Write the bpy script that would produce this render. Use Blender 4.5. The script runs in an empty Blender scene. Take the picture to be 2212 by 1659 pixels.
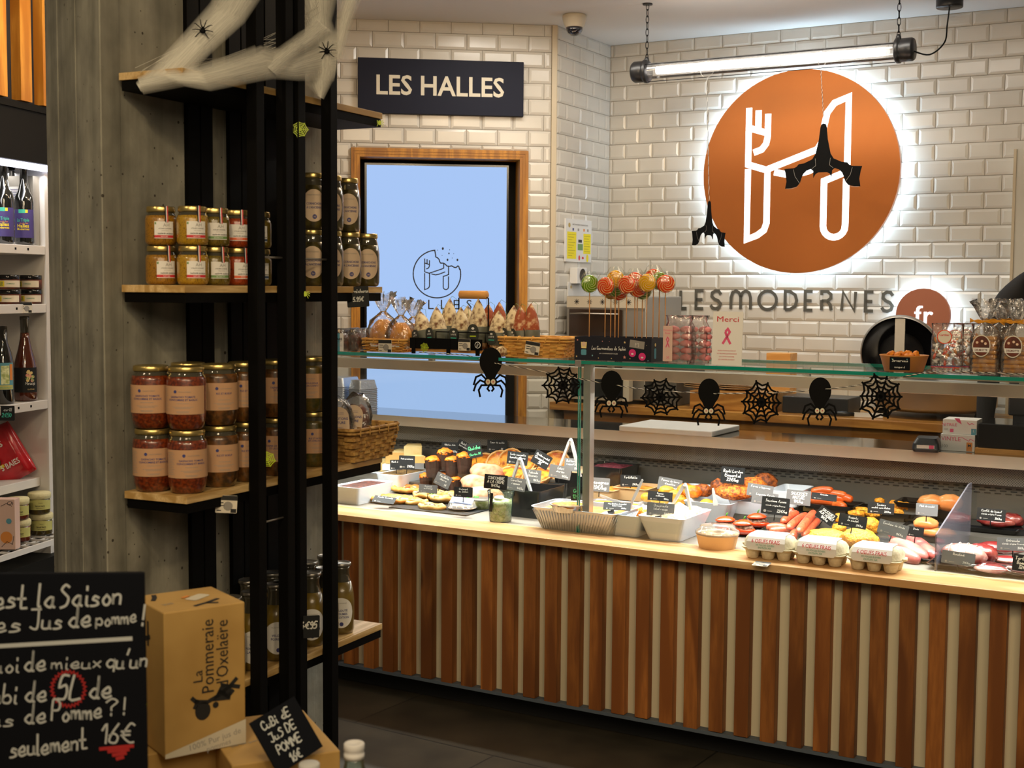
import bpy, math, random
from mathutils import Vector, Matrix, noise
sc = bpy.context.scene
RND = random.Random(7)
PI = math.pi
COL = sc.collection
# ------------------------------------------------------------------ camera
FPX, IW, IH, CAMZ = 2876.0, 2212, 1659, 1.55
_p, _r = math.radians(4.105), math.radians(.419)
FW = Vector((0, math.cos(_p), -math.sin(_p))); _rt = Vector((1, 0, 0)); _up = _rt.cross(FW)
RT = math.cos(_r) * _rt + math.sin(_r) * _up; UP = -math.sin(_r) * _rt + math.cos(_r) * _up
CAM = Vector((0, 0, CAMZ))
cd = bpy.data.cameras.new('camera'); cam = bpy.data.objects.new('camera', cd); COL.objects.link(cam)
cam.matrix_world = Matrix(((RT.x, UP.x, -FW.x, 0), (RT.y, UP.y, -FW.y, 0), (RT.z, UP.z, -FW.z, CAMZ), (0, 0, 0, 1)))
cd.sensor_width = 36; cd.lens = 36 * FPX / IW; cd.clip_start = .05; cd.clip_end = 60
cd.dof.use_dof = True; cd.dof.focus_distance = 4.6; cd.dof.aperture_fstop = 6.5
sc.camera = cam
# ------------------------------------------------------------------ world, exposure
w = bpy.data.worlds.new('world'); sc.world = w; w.use_nodes = True
w.node_tree.nodes['Background'].inputs[0].default_value = (1.0, .80, .55, 1)
w.node_tree.nodes['Background'].inputs[1].default_value = .10
vs = sc.view_settings; vs.view_transform = 'Standard'; vs.look = 'None'; vs.gamma = 1; vs.use_curve_mapping = False
vs.exposure = 0.0
sc.cycles.max_bounces = 8; sc.cycles.diffuse_bounces = 3; sc.cycles.glossy_bounces = 4
sc.cycles.transparent_max_bounces = 24; sc.cycles.transmission_bounces = 4
sc.cycles.caustics_reflective = False; sc.cycles.caustics_refractive = False
sc.cycles.sample_clamp_indirect = 4.0
# ------------------------------------------------------------------ frames
TH = math.radians(-30.5); CT, ST = math.cos(TH), math.sin(TH); V0 = 4.030
TOPZ = 1.301                                   # upper face of the glass counter top
def cw(u, v, z=0.): y = V0 + v; return Vector((u * CT - y * ST, u * ST + y * CT, z))
def ray(x, y): return RT * ((x - 1106) / FPX) - UP * ((y - 829.5) / FPX) + FW
def atz(x, y, z): d = ray(x, y); return CAM + d * ((z - CAMZ) / d.z)
def aty(x, y, Y): d = ray(x, y); return CAM + d * (Y / d.y)
VD = Vector((-ST, CT, 0)); UD = Vector((CT, ST, 0))
def atv(x, y, v): d = ray(x, y); return CAM + d * ((V0 + v) / d.dot(VD))
def uv(P): return P.dot(UD), P.dot(VD) - V0
def uvz(x, y, z): return uv(atz(x, y, z))
# rack frame
RP = Vector((-.736, 3.0, 0)); RA = Vector((.443, .896, 0)).normalized(); RB = Vector((-RA.y, RA.x, 0)); RTH = math.atan2(RA.y, RA.x)
def rk(a, b, z=0.): return RP + RA * a + RB * b + Vector((0, 0, z))
def rack_a(px, b, py=700):
    n = ray(px, py).cross(Vector((0, 0, 1))); B = RP + RB * b
    return -((B - CAM).dot(n)) / RA.dot(n)
# ------------------------------------------------------------------ lamps of the room, and added fill lights
def area(name, loc, rot, sx, sy, power, col, shape='RECTANGLE', spread=180):
    l = bpy.data.lights.new(name, 'AREA'); l.shape = shape; l.size = sx; l.size_y = sy; l.energy = power; l.color = col
    l.spread = math.radians(spread)
    o = bpy.data.objects.new(name, l); o.location = loc; o.rotation_euler = rot; COL.objects.link(o); return o
def spot(name, loc, tgt, power, col, ang=70, blend=.6, r=.05):
    l = bpy.data.lights.new(name, 'SPOT'); l.energy = power; l.color = col; l.spot_size = math.radians(ang); l.spot_blend = blend; l.shadow_soft_size = r
    o = bpy.data.objects.new(name, l); o.location = loc
    o.rotation_euler = (Vector(tgt) - Vector(loc)).to_track_quat('-Z', 'Y').to_euler(); COL.objects.link(o); return o
WARM = (1.0, .76, .44)
# ceiling track spots of the shop floor (all above or outside the picture)
LB = 1.0
spot('track_spot', (-.6, 1.2, 2.75), cw(-2.6, 0, .4), 40 * LB, WARM, 75)
spot('track_spot', (.5, 1.0, 2.75), cw(-1.6, 0, .4), 42 * LB, WARM, 75)
spot('track_spot', (1.6, .7, 2.75), cw(-.6, 0, .4), 40 * LB, WARM, 75)
spot('track_spot', (-.4, 3.4, 2.7), (-.45, 6.6, 1.7), 30 * LB, (1, .72, .40), 80, r=.3)
spot('track_spot', (.9, 2.9, 2.7), (1.6, 6.2, 1.7), 38 * LB, (1, .82, .58), 80, r=.3)
spot('track_spot', (-1.9, 1.6, 2.75), (-1.15, 3.4, 1.5), 30 * LB, (1, .80, .52), 70)
spot('track_spot', (-.2, .8, 2.75), (-.55, 3.2, 1.2), 16 * LB, WARM, 60)
spot('track_spot', (-1.0, .6, 2.7), (-.8, 2.4, .8), 15 * LB, WARM, 60)
area('case_front_led', cw(-1.9, .135, 1.276), (math.radians(8), 0, TH), 3.7, .02, 22, (1, .97, .92), spread=110)
# large soft fill light added behind the camera, lifts the counter front
area('fill_area', (.2, -.4, 2.7), (math.radians(38), 0, 0), 3.2, 1.2, 50, (1, .80, .55))
for q in ((-1.3, 4.7, 2.68), (.1, 4.5, 2.66)):  # unseen point fills, added to brighten the ceiling
    l = bpy.data.lights.new('ceiling_fill', 'POINT'); l.energy = 10; l.color = (1, .72, .44); l.shadow_soft_size = .12; o = bpy.data.objects.new('ceiling_fill', l); o.location = q; COL.objects.link(o)
# cool LED strip along the steel rail inside the case
area('case_led', cw(-1.9, .36, 1.205), (math.radians(-12), 0, TH), 3.6, .03, 40, (1, .97, .9), spread=150)
area('case_led', cw(1.0, .36, 1.205), (math.radians(-12), 0, TH), 2.0, .03, 22, (1, .97, .9), spread=150)
# ceiling panel over the serving aisle
area('aisle_panel', cw(-2.2, 1.0, 2.80), (0, 0, TH), 2.0, .3, 26, (1, .93, .82))
# ------------------------------------------------------------------ materials
MT = {}
def _m(name):
    m = bpy.data.materials.new(name); m.use_nodes = True; MT[name] = m
    nt = m.node_tree; return m, nt, nt.nodes['Principled BSDF'], nt.nodes, nt.links
def L4(c): return (c[0], c[1], c[2], 1)
def hexc(h):
    f = lambda c: c / 12.92 if c <= .04045 else ((c + .055) / 1.055) ** 2.4
    return tuple(f(int(h[i:i + 2], 16) / 255) for i in (0, 2, 4))
def mat(name, c, rough=.6, metal=0, c2=None, ns=20, nd=3, lo=.4, hi=.6, bump=0, bs=60, coat=0, emit=0, ecol=None, spec=.5, stretch=None, sss=0, alpha=1, vor=False, sheen=0):
    m, nt, b, N, K = _m(name)
    if isinstance(c, str): c = hexc(c)
    if isinstance(c2, str): c2 = hexc(c2)
    b.inputs['Base Color'].default_value = L4(c); b.inputs['Roughness'].default_value = rough; b.inputs['Metallic'].default_value = metal
    b.inputs['Coat Weight'].default_value = coat; b.inputs['Coat Roughness'].default_value = .06
    b.inputs['Specular IOR Level'].default_value = spec; b.inputs['Alpha'].default_value = alpha
    if sss: b.inputs['Subsurface Weight'].default_value = sss; b.inputs['Subsurface Scale'].default_value = .01
    if emit: b.inputs['Emission Color'].default_value = L4(ecol or c); b.inputs['Emission Strength'].default_value = emit
    if c2 is not None or bump:
        tc = N.new('ShaderNodeTexCoord'); mp = N.new('ShaderNodeMapping'); K.new(tc.outputs['Object'], mp.inputs[0])
        if stretch: mp.inputs['Scale'].default_value = stretch
    if c2 is not None:
        if vor:
            n = N.new('ShaderNodeTexVoronoi'); n.inputs['Scale'].default_value = ns; out = n.outputs['Distance']
        else:
            n = N.new('ShaderNodeTexNoise'); n.inputs['Scale'].default_value = ns; n.inputs['Detail'].default_value = nd; out = n.outputs[0]
        K.new(mp.outputs[0], n.inputs['Vector'])
        r = N.new('ShaderNodeValToRGB'); r.color_ramp.elements[0].position = lo; r.color_ramp.elements[1].position = hi
        r.color_ramp.elements[0].color = L4(c); r.color_ramp.elements[1].color = L4(c2)
        K.new(out, r.inputs[0]); K.new(r.outputs[0], b.inputs['Base Color'])
    if bump:
        n2 = N.new('ShaderNodeTexNoise'); n2.inputs['Scale'].default_value = bs; n2.inputs['Detail'].default_value = 3; K.new(mp.outputs[0], n2.inputs['Vector'])
        bu = N.new('ShaderNodeBump'); bu.inputs['Strength'].default_value = 1; bu.inputs['Distance'].default_value = bump
        K.new(n2.outputs[0], bu.inputs['Height']); K.new(bu.outputs[0], b.inputs['Normal'])
    return m
def wood(name, c, c2, axis='Z', sc_=9, rough=.5, rand=.35, dist=3.0, knots=True, coat=0):
    m, nt, b, N, K = _m(name)
    tc = N.new('ShaderNodeTexCoord'); oi = N.new('ShaderNodeObjectInfo')
    ad = N.new('ShaderNodeVectorMath'); ad.operation = 'MULTIPLY_ADD'
    cb = N.new('ShaderNodeCombineXYZ')
    for i in range(3): K.new(oi.outputs['Random'], cb.inputs[i])
    K.new(cb.outputs[0], ad.inputs[0]); ad.inputs[1].default_value = (37, 53, 71); K.new(tc.outputs['Object'], ad.inputs[2])
    mp = N.new('ShaderNodeMapping'); K.new(ad.outputs[0], mp.inputs[0])
    s = {'X': (.12, 1, 1), 'Y': (1, .12, 1), 'Z': (1, 1, .12)}[axis]; mp.inputs['Scale'].default_value = s
    wv = N.new('ShaderNodeTexNoise'); wv.inputs['Scale'].default_value = sc_; wv.inputs['Detail'].default_value = 2; wv.inputs['Distortion'].default_value = .4; K.new(mp.outputs[0], wv.inputs['Vector'])
    mu = N.new('ShaderNodeMath'); mu.operation = 'MULTIPLY'; mu.inputs[1].default_value = 26; K.new(wv.outputs[0], mu.inputs[0])
    si = N.new('ShaderNodeMath'); si.operation = 'SINE'; K.new(mu.outputs[0], si.inputs[0])
    mr = N.new('ShaderNodeMapRange'); mr.inputs[1].default_value = -1; K.new(si.outputs[0], mr.inputs[0])
    f = N.new('ShaderNodeTexNoise'); f.inputs['Scale'].default_value = sc_ * 14; f.inputs['Detail'].default_value = 3; K.new(mp.outputs[0], f.inputs['Vector'])
    mx = N.new('ShaderNodeMath'); mx.operation = 'MULTIPLY'; K.new(mr.outputs[0], mx.inputs[0]); K.new(f.outputs[0], mx.inputs[1])
    r = N.new('ShaderNodeValToRGB'); r.color_ramp.elements[0].position = .05; r.color_ramp.elements[1].position = .62
    r.color_ramp.elements[0].color = L4(hexc(c)); r.color_ramp.elements[1].color = L4(hexc(c2)); K.new(mx.outputs[0], r.inputs[0])
    hs = N.new('ShaderNodeHueSaturation'); K.new(r.outputs[0], hs.inputs['Color'])
    m1 = N.new('ShaderNodeMapRange'); m1.inputs[3].default_value = 1 - rand; m1.inputs[4].default_value = 1 + rand * .6; K.new(oi.outputs['Random'], m1.inputs[0]); K.new(m1.outputs[0], hs.inputs['Value'])
    col = hs.outputs[0]
    if knots:
        vo = N.new('ShaderNodeTexVoronoi'); vo.inputs['Scale'].default_value = 3.2; mp2 = N.new('ShaderNodeMapping'); mp2.inputs['Scale'].default_value = {'X': (.5, 2, 2), 'Y': (2, .5, 2), 'Z': (2, 2, .5)}[axis]
        K.new(ad.outputs[0], mp2.inputs[0]); K.new(mp2.outputs[0], vo.inputs['Vector'])
        r2 = N.new('ShaderNodeValToRGB'); r2.color_ramp.elements[0].position = .05; r2.color_ramp.elements[1].position = .09
        r2.color_ramp.elements[0].color = (.25, .18, .12, 1); r2.color_ramp.elements[1].color = (1, 1, 1, 1); K.new(vo.outputs['Distance'], r2.inputs[0])
        mm = N.new('ShaderNodeMixRGB'); mm.blend_type = 'MULTIPLY'; mm.inputs[0].default_value = 1; K.new(col, mm.inputs[1]); K.new(r2.outputs[0], mm.inputs[2]); col = mm.outputs[0]
    K.new(col, b.inputs['Base Color']); b.inputs['Roughness'].default_value = rough; b.inputs['Coat Weight'].default_value = coat
    return m
def thin(name, tint=(1, 1, 1), refl=.12, rough=.02, fog=0, fogc=(1, 1, 1), bump=0, bs=30):
    """thin transparent sheet: clear, with a weak mirror and (for film) a little milky haze"""
    m, nt, b, N, K = _m(name); N.remove(b); out = N['Material Output']
    tr = N.new('ShaderNodeBsdfTransparent'); tr.inputs[0].default_value = L4(tint)
    gl = N.new('ShaderNodeBsdfGlossy'); gl.inputs['Roughness'].default_value = rough
    fr = N.new('ShaderNodeLayerWeight'); fr.inputs[0].default_value = .25
    mr = N.new('ShaderNodeMapRange'); mr.inputs[3].default_value = refl * .35; mr.inputs[4].default_value = min(1, refl * 4); K.new(fr.outputs['Fresnel'], mr.inputs[0])
    mx = N.new('ShaderNodeMixShader'); K.new(mr.outputs[0], mx.inputs[0])
    base = tr.outputs[0]
    if fog:
        df = N.new('ShaderNodeBsdfDiffuse'); df.inputs[0].default_value = L4(fogc); m2 = N.new('ShaderNodeMixShader'); m2.inputs[0].default_value = fog
        if bump:
            tn = N.new('ShaderNodeTexNoise'); tn.inputs['Scale'].default_value = bs; rr = N.new('ShaderNodeMapRange'); rr.inputs[1].default_value = .4; rr.inputs[2].default_value = .75; rr.inputs[3].default_value = fog * .3; rr.inputs[4].default_value = min(1, fog * 3)
            tcc = N.new('ShaderNodeTexCoord'); K.new(tcc.outputs['Object'], tn.inputs['Vector']); K.new(tn.outputs[0], rr.inputs[0]); K.new(rr.outputs[0], m2.inputs[0])
        K.new(tr.outputs[0], m2.inputs[1]); K.new(df.outputs[0], m2.inputs[2]); base = m2.outputs[0]
    K.new(base, mx.inputs[1]); K.new(gl.outputs[0], mx.inputs[2]); K.new(mx.outputs[0], out.inputs[0])
    if bump:
        tc = N.new('ShaderNodeTexCoord'); n2 = N.new('ShaderNodeTexNoise'); n2.inputs['Scale'].default_value = bs; K.new(tc.outputs['Object'], n2.inputs['Vector'])
        bu = N.new('ShaderNodeBump'); bu.inputs['Distance'].default_value = bump; K.new(n2.outputs[0], bu.inputs['Height']); K.new(bu.outputs[0], gl.inputs['Normal'])
    return m
def glow(name, c, s):
    m, nt, b, N, K = _m(name); N.remove(b); e = N.new('ShaderNodeEmission'); e.inputs[0].default_value = L4(c); e.inputs[1].default_value = s
    K.new(e.outputs[0], N['Material Output'].inputs[0]); return m

mat('tile', (.66, .62, .55), .2, c2=(.60, .56, .49), ns=3, spec=.5)
mat('grout', (.20, .17, .12), .9)
mat('trim_beige', (.55, .46, .32), .4)
mat('ceiling', (.80, .78, .74), .8)
mat('pier', (.58, .55, .47), .5)
# concrete with board marks, streaks and blow holes
m, nt, b, N, K = _m('concrete')
tc = N.new('ShaderNodeTexCoord'); mp = N.new('ShaderNodeMapping'); mp.inputs['Scale'].default_value = (9, 9, .55); K.new(tc.outputs['Object'], mp.inputs[0])
n1 = N.new('ShaderNodeTexNoise'); n1.inputs['Scale'].default_value = 1.6; n1.inputs['Detail'].default_value = 6; K.new(mp.outputs[0], n1.inputs['Vector'])
n2 = N.new('ShaderNodeTexNoise'); n2.inputs['Scale'].default_value = 9; n2.inputs['Detail'].default_value = 8; K.new(tc.outputs['Object'], n2.inputs['Vector'])
r1 = N.new('ShaderNodeValToRGB'); r1.color_ramp.elements[0].color = (.185, .178, .140, 1); r1.color_ramp.elements[1].color = (.34, .325, .265, 1); r1.color_ramp.elements[0].position = .30; r1.color_ramp.elements[1].position = .62; K.new(n1.outputs[0], r1.inputs[0])
r2 = N.new('ShaderNodeValToRGB'); r2.color_ramp.elements[0].color = (.72, .72, .72, 1); r2.color_ramp.elements[1].color = (1.1, 1.1, 1.1, 1); r2.color_ramp.elements[0].position = .35; r2.color_ramp.elements[1].position = .65; K.new(n2.outputs[0], r2.inputs[0])
mu = N.new('ShaderNodeMixRGB'); mu.blend_type = 'MULTIPLY'; mu.inputs[0].default_value = 1; K.new(r1.outputs[0], mu.inputs[1]); K.new(r2.outputs[0], mu.inputs[2])
vo = N.new('ShaderNodeTexVoronoi'); vo.inputs['Scale'].default_value = 34; K.new(tc.outputs['Object'], vo.inputs['Vector'])
n3 = N.new('ShaderNodeTexNoise'); n3.inputs['Scale'].default_value = 5; K.new(tc.outputs['Object'], n3.inputs['Vector'])
sb = N.new('ShaderNodeMath'); sb.operation = 'MULTIPLY_ADD'; K.new(n3.outputs[0], sb.inputs[0]); sb.inputs[1].default_value = -.34; sb.inputs[2].default_value = .25
lt = N.new('ShaderNodeMath'); lt.operation = 'LESS_THAN'; K.new(vo.outputs['Distance'], lt.inputs[0]); K.new(sb.outputs[0], lt.inputs[1])
m3 = N.new('ShaderNodeMixRGB'); K.new(lt.outputs[0], m3.inputs[0]); K.new(mu.outputs[0], m3.inputs[1]); m3.inputs[2].default_value = (.05, .042, .03, 1)
K.new(m3.outputs[0], b.inputs['Base Color']); b.inputs['Roughness'].default_value = .85
ad = N.new('ShaderNodeMath'); ad.operation = 'MULTIPLY_ADD'; K.new(n1.outputs[0], ad.inputs[0]); ad.inputs[1].default_value = .6; K.new(n2.outputs[0], ad.inputs[2])
bu = N.new('ShaderNodeBump'); bu.inputs['Distance'].default_value = .006; K.new(ad.outputs[0], bu.inputs['Height']); K.new(bu.outputs[0], b.inputs['Normal'])
# floor: big dark stone tiles
m, nt, b, N, K = _m('floor_stone')
tc = N.new('ShaderNodeTexCoord'); mp = N.new('ShaderNodeMapping'); mp.inputs['Rotation'].default_value = (0, 0, math.radians(33)); K.new(tc.outputs['Object'], mp.inputs[0])
br = N.new('ShaderNodeTexBrick'); br.offset = .5; br.inputs['Scale'].default_value = 1; br.inputs['Mortar Size'].default_value = .004; br.inputs['Brick Width'].default_value = 1.2; br.inputs['Row Height'].default_value = .6
br.inputs['Color1'].default_value = (.046, .040, .030, 1); br.inputs['Color2'].default_value = (.060, .052, .038, 1); br.inputs['Mortar'].default_value = (.022, .02, .016, 1); K.new(mp.outputs[0], br.inputs['Vector'])
n1 = N.new('ShaderNodeTexNoise'); n1.inputs['Scale'].default_value = 5; n1.inputs['Detail'].default_value = 7; K.new(tc.outputs['Object'], n1.inputs['Vector'])
r1 = N.new('ShaderNodeValToRGB'); r1.color_ramp.elements[0].color = (.6, .6, .6, 1); r1.color_ramp.elements[1].color = (1.25, 1.22, 1.15, 1); r1.color_ramp.elements[0].position = .3; r1.color_ramp.elements[1].position = .7; K.new(n1.outputs[0], r1.inputs[0])
mu = N.new('ShaderNodeMixRGB'); mu.blend_type = 'MULTIPLY'; mu.inputs[0].default_value = 1; K.new(br.outputs[0], mu.inputs[1]); K.new(r1.outputs[0], mu.inputs[2]); K.new(mu.outputs[0], b.inputs['Base Color']); b.inputs['Roughness'].default_value = .42

wood('slat_wood', '7e481c', 'aa692e', 'Z', 7, .55, .40)
wood('pine', 'c8842c', 'f0b04c', 'Z', 8, .5, .1)
wood('frame_wood', 'a0661c', 'cc8c2c', 'Z', 14, .4, .05, knots=False)
wood('ledge_wood', 'd2a068', 'efc894', 'X', 7, .32, .05, knots=False)
wood('shelf_wood', 'b08c52', 'dcbc86', 'X', 14, .5, .1, knots=False)
wood('worktop_wood', 'a06a2c', 'cc9448', 'X', 12, .4, .1, knots=False)
wood('handle_wood', 'c8883c', 'e0a458', 'X', 10, .5, 0, knots=False)
mat('offwhite_panel', 'e2d8ba', .7); mat('grey_board', '56606c', .6); mat('plinth', (.006, .006, .006), .8)
mat('black_steel', (.0030, .0028, .0026), .6, spec=.07); mat('black', (.004, .004, .004), .6, spec=.08); mat('black_gloss', (.006, .006, .007), .15)
mat('dark_plastic', (.012, .012, .013), .35)
mat('steel', (.60, .57, .52), .28, 1, bump=.0003, bs=180, stretch=(1, 40, 40)); mat('steel_dull', (.42, .39, .34), .45, .9); mat('chrome', (.85, .85, .85), .35, .6)
mat('case_back', (.115, .105, .088), .5, .3); mat('steel_edge', (.58, .50, .40), .5, .35, bump=.0002, bs=200, stretch=(1, 40, 40)); mat('steel_shelf', (.42, .40, .37), .10, 1); mat('hole', (.02, .018, .015), .8)
mat('foil', (.60, .64, .70), .36, .85, bump=.0015, bs=90)
mat('card_black', (.012, .013, .014), .6, spec=.25); mat('card_grey', (.15, .155, .16), .55, spec=.3); mat('card_blue', (.03, .045, .10), .4); mat('ink_white', (.85, .85, .80), .6); mat('ink_green', (.12, .70, .30), .6)
mat('ink_blue', (.045, .05, .19), .6); mat('ink_black', (.012, .012, .012), .6); mat('ink_grey', (.30, .28, .25), .6); mat('ink_red', (.60, .03, .04), .6); mat('ink_dgreen', (.03, .26, .13), .6); mat('ink_pink', (.75, .10, .22), .6)
mat('paper', (.72, .66, .54), .7); mat('paper_white', (.80, .78, .74), .7); mat('label_tan', 'c09672', .65); mat('label_cream', 'cdb59b', .65); mat('label_orange', (.75, .13, .04), .6); mat('label_green', (.16, .30, .10), .6); mat('label_navy', (.06, .09, .16), .6)
mat('gold_lid', (.62, .47, .17), .28, .9); mat('silver_lid', (.35, .33, .30), .3, .9)
mat('mustard', '9a6c14', .4, c2='5c3a0c', ns=330, nd=1, lo=.5, hi=.72, coat=1); mat('mustard_y', 'ab8418', .4, c2='6a4a10', ns=330, nd=1, lo=.5, hi=.72, coat=1)
mat('mustard_g', '6e5c14', .4, c2='3c300c', ns=330, nd=1, lo=.5, hi=.72, coat=1); mat('mustard_o', '96380c', .4, c2='581c08', ns=330, nd=1, lo=.5, hi=.72, coat=1)
mat('pickle', (.028, .022, .006), .3, c2=(.07, .055, .012), ns=45, coat=1); mat('tomato', '7c320e', .35, c2='501c08', ns=160, coat=1)
mat('stew', '6e4418', .4, c2='3c260c', ns=60, coat=1); mat('soup', '7a641c', .4, c2='5e4c18', ns=14, coat=1); mat('herb', '3c3a10', .4, c2='5c4a18', ns=70, coat=1)
mat('glass_dark', (.05, .045, .03), .08, coat=1); mat('bottle_black', (.008, .008, .007), .06, coat=1); mat('rose', (.075, .014, .004), .08, coat=1, emit=0)
thin('pane', (.97, .99, .98), .10); thin('film', (.98, .98, .98), .30, .10, .06, (.9, .88, .84), .006, 45); thin('film2', (1, 1, 1), .5, .14, .16, (.9, .9, .92), .01, 60)
thin('acrylic', (.93, .93, .97), .2, .05, .14, (.75, .72, .85)); thin('jar_glass', (.90, .97, .92), .25, .03, .06, (.6, .9, .7)); thin('clear_lid', (.97, .97, .97), .25, .05, .12, (1, 1, 1))
mat('glass_edge', (.006, .26, .19), .15, coat=1); mat('glass_edge_b', (.008, .30, .26), .15, coat=1)
mat('white_dish', (.74, .79, .86), .25); mat('white_plastic', (.75, .74, .72), .4); mat('cream_plastic', (.55, .48, .36), .35)
wood('_dummy', '000000', 'ffffff')
mat('meatloaf', '5a2c1c', .45, c2='2c1410', ns=60, bump=.004, bs=80, coat=.3); mat('crusty', '3c2c14', .7, c2='7a5c2c', ns=160, bump=.004, bs=160)
mat('dough', 'e0a850', .6, c2='c07424', ns=14, bump=.002, bs=50); mat('pale_dough', 'd8b06a', .6, c2='b8843c', ns=25, bump=.003, bs=50); mat('mushroom', '54483c', .6, c2='b8a684', ns=60, bump=.003, bs=70)
mat('pizza_red', 'c8340e', .5, c2='e89a40', ns=40, bump=.003, bs=60); mat('cheese_white', 'efe4cc', .5); mat('orange_crust', 'e88a12', .5, c2='c85a08', ns=40, bump=.004, bs=70)
mat('paper_brown', '3c2014', .55, c2='28140c', ns=50, bump=.004, bs=40, stretch=(1, 1, .2)); mat('flour_bread', 'c89c78', .6, c2='985430', ns=16, lo=.45, hi=.68, bump=.003, bs=24)
mat('quiche', 'd88e1c', .5, c2='9c400a', ns=42, lo=.45, hi=.62, bump=.005, bs=50, coat=.2); mat('crust', 'e0b070', .6, c2='c08a4a', ns=40); mat('gratin', 'e09c3a', .5, c2='b85a18', ns=26, lo=.45, hi=.68, bump=.005, bs=50)
mat('cheese', 'e6cf94', .5, c2='d8b870', ns=10); mat('cheese_rind', 'd8a860', .6); mat('noodle', 'eaf0c4', .5, c2='a8b870', ns=60); mat('green_leaf', '2c9a10', .5); mat('fried', 'e08a10', .55, c2='b45c08', ns=110, lo=.42, hi=.66, bump=.005, bs=110)
mat('fried_y', 'e09a20', .55, c2='b46c10', ns=120, lo=.42, hi=.66, bump=.005, bs=120); mat('patty', 'a85412', .6, c2='5c2808', ns=80, lo=.42, hi=.62, bump=.005, bs=90); mat('rosti', 'e07c1e', .6, c2='8c3c0c', ns=120, lo=.4, hi=.62, bump=.008, bs=110)
mat('potato', 'd8a82c', .5, c2='b07a18', ns=30, bump=.001, bs=30, coat=.2); mat('sauerkraut', 'dcc29c', .55, c2='c8a078', ns=50, bump=.008, bs=70); mat('salad_red', '4c1020', .5, c2='702030', ns=90, bump=.006, bs=90)
mat('sausage', 'd2603c', .35, c2='b8442c', ns=90, coat=.3, bump=.0006, bs=60); mat('hotdog', 'e0702c', .3, c2='c8541c', ns=20, coat=.4); mat('pepper', 'e2400e', .2, coat=.6); mat('mince', 'a8826a', .6, c2='6a4434', ns=110, bump=.006, bs=110)
mat('chicken', 'e8a060', .4, c2='d88040', ns=12, coat=.4); mat('turkey', 'c0484a', .3, c2='cc6c60', ns=10, coat=.5, stretch=(1, 4, 4)); mat('turkey_p', 'cc6460', .3, c2='d88478', ns=12, coat=.5); mat('beef', '701818', .3, c2='9c4c40', ns=26, lo=.5, hi=.7, coat=.6); mat('beef_fat', 'b8887c', .4, c2='842824', ns=26, lo=.5, hi=.66, coat=.5)
mat('salami', 'e4d4ae', .7, c2='6e4426', ns=60, lo=.46, hi=.66, bump=.003, bs=50); mat('salami_r', '9a4a26', .7, c2='d8b890', ns=60, lo=.5, hi=.7, bump=.003, bs=50); mat('band_grey', (.10, .11, .085), .5); mat('band_dark', (.035, .04, .03), .5)
mat('wicker', 'e8b45c', .6, c2='c48a3c', ns=60, bump=.002, bs=60, stretch=(.4, .4, 2)); mat('wicker_b', 'c49a54', .65, c2='9a7038', ns=60, bump=.002, bs=60)
mat('madeleine', 'f4a424', .5, c2='dc8a18', ns=26, coat=.3, bump=.002, bs=30); mat('cake', '6a2c14', .6, c2='48200e', ns=40); mat('biscuit', 'd09030', .55, c2='a86818', ns=40, bump=.002, bs=60); mat('raffia', 'd8941c', .6)
mat('lolly_orange', 'ea4410', .15, coat=1); mat('lolly_cream', 'f4b870', .2, coat=1); mat('lolly_yellow', 'f0b40c', .15, coat=1); mat('lolly_green', '6e9a1c', .15, coat=1); mat('lolly_palegreen', 'c8d080', .2, coat=1); mat('stick', 'c08a50', .6)
mat('meringue', 'e89a94', .7, c2='e07e80', ns=20); mat('navy_card', (.012, .013, .022), .4); mat('pink', (.75, .04, .22), .5); mat('star_y', (.80, .60, .25), .5); mat('star_p', (.75, .30, .25), .5); mat('star_b', (.20, .45, .50), .5); mat('skin_print', (.80, .58, .42), .6); mat('hair_print', (.85, .68, .28), .6); mat('blue_print', (.10, .32, .42), .6)
mat('kraft', 'b4762c', .6); mat('kraft_light', 'cfa878', .6); mat('carton', 'b89454', .65, c2='a88446', ns=6); mat('carton_white', (.62, .57, .45), .6); mat('egg_pulp', 'cfc6aa', .8, bump=.001, bs=200, c2='c4ba9c', ns=100)
mat('navy_sign', (.010, .012, .026), .6, spec=.2); mat('sign_cream', (.70, .64, .50), .5); mat('letter_dark', (.17, .165, .14), .3, .6)
mat('copper', (.46, .15, .035), .34, .7, bump=.0002, bs=260, stretch=(1, 30, 30)); mat('copper_d', (.42, .15, .085), .5, .3)
glow('halo_led', (.58, .80, 1.0), 34); glow('glyph_led', (.92, .95, 1.0), 3.2); glow('tube_led', (1, .90, .82), 9); glow('cab_led', (.85, .85, 1), 2.5); glow('screen', (.43, .62, 1.0), .92); mat('screen_ink', (.004, .006, .012), .5)
mat('neon_sticker', (.48, .62, .02), .5); mat('navy_wall', (.018, .024, .042), .7); mat('cab_white', (.72, .70, .68), .5); mat('cab_black', (.008, .0075, .006), .6, spec=.2)
mat('purple', (.05, .035, .17), .5); mat('teal', (.05, .45, .33), .5); mat('yellow', (.80, .62, .03), .5); mat('label_lime', (.52, .50, .16), .6); mat('paper_lid', (.66, .60, .34), .8, bump=.003, bs=60); mat('carrot', '7a2c0c', .4, c2='5a1c08', ns=80, coat=1); mat('beans', '5c4c14', .4, c2='3c300c', ns=60, coat=1, stretch=(1, 1, .3))
mat('red_bag', (.60, .01, .02), .3, c2=(.42, .006, .014), ns=10, coat=.5, bump=.01, bs=12); mat('pink_card', (.70, .48, .40), .6); mat('orange_p', (.72, .26, .05), .6)
mat('chalk', (.52, .55, .54), .9); mat('chalk_red', (.42, .02, .02), .9); mat('board', (.005, .006, .009), .6, spec=.1)
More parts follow.
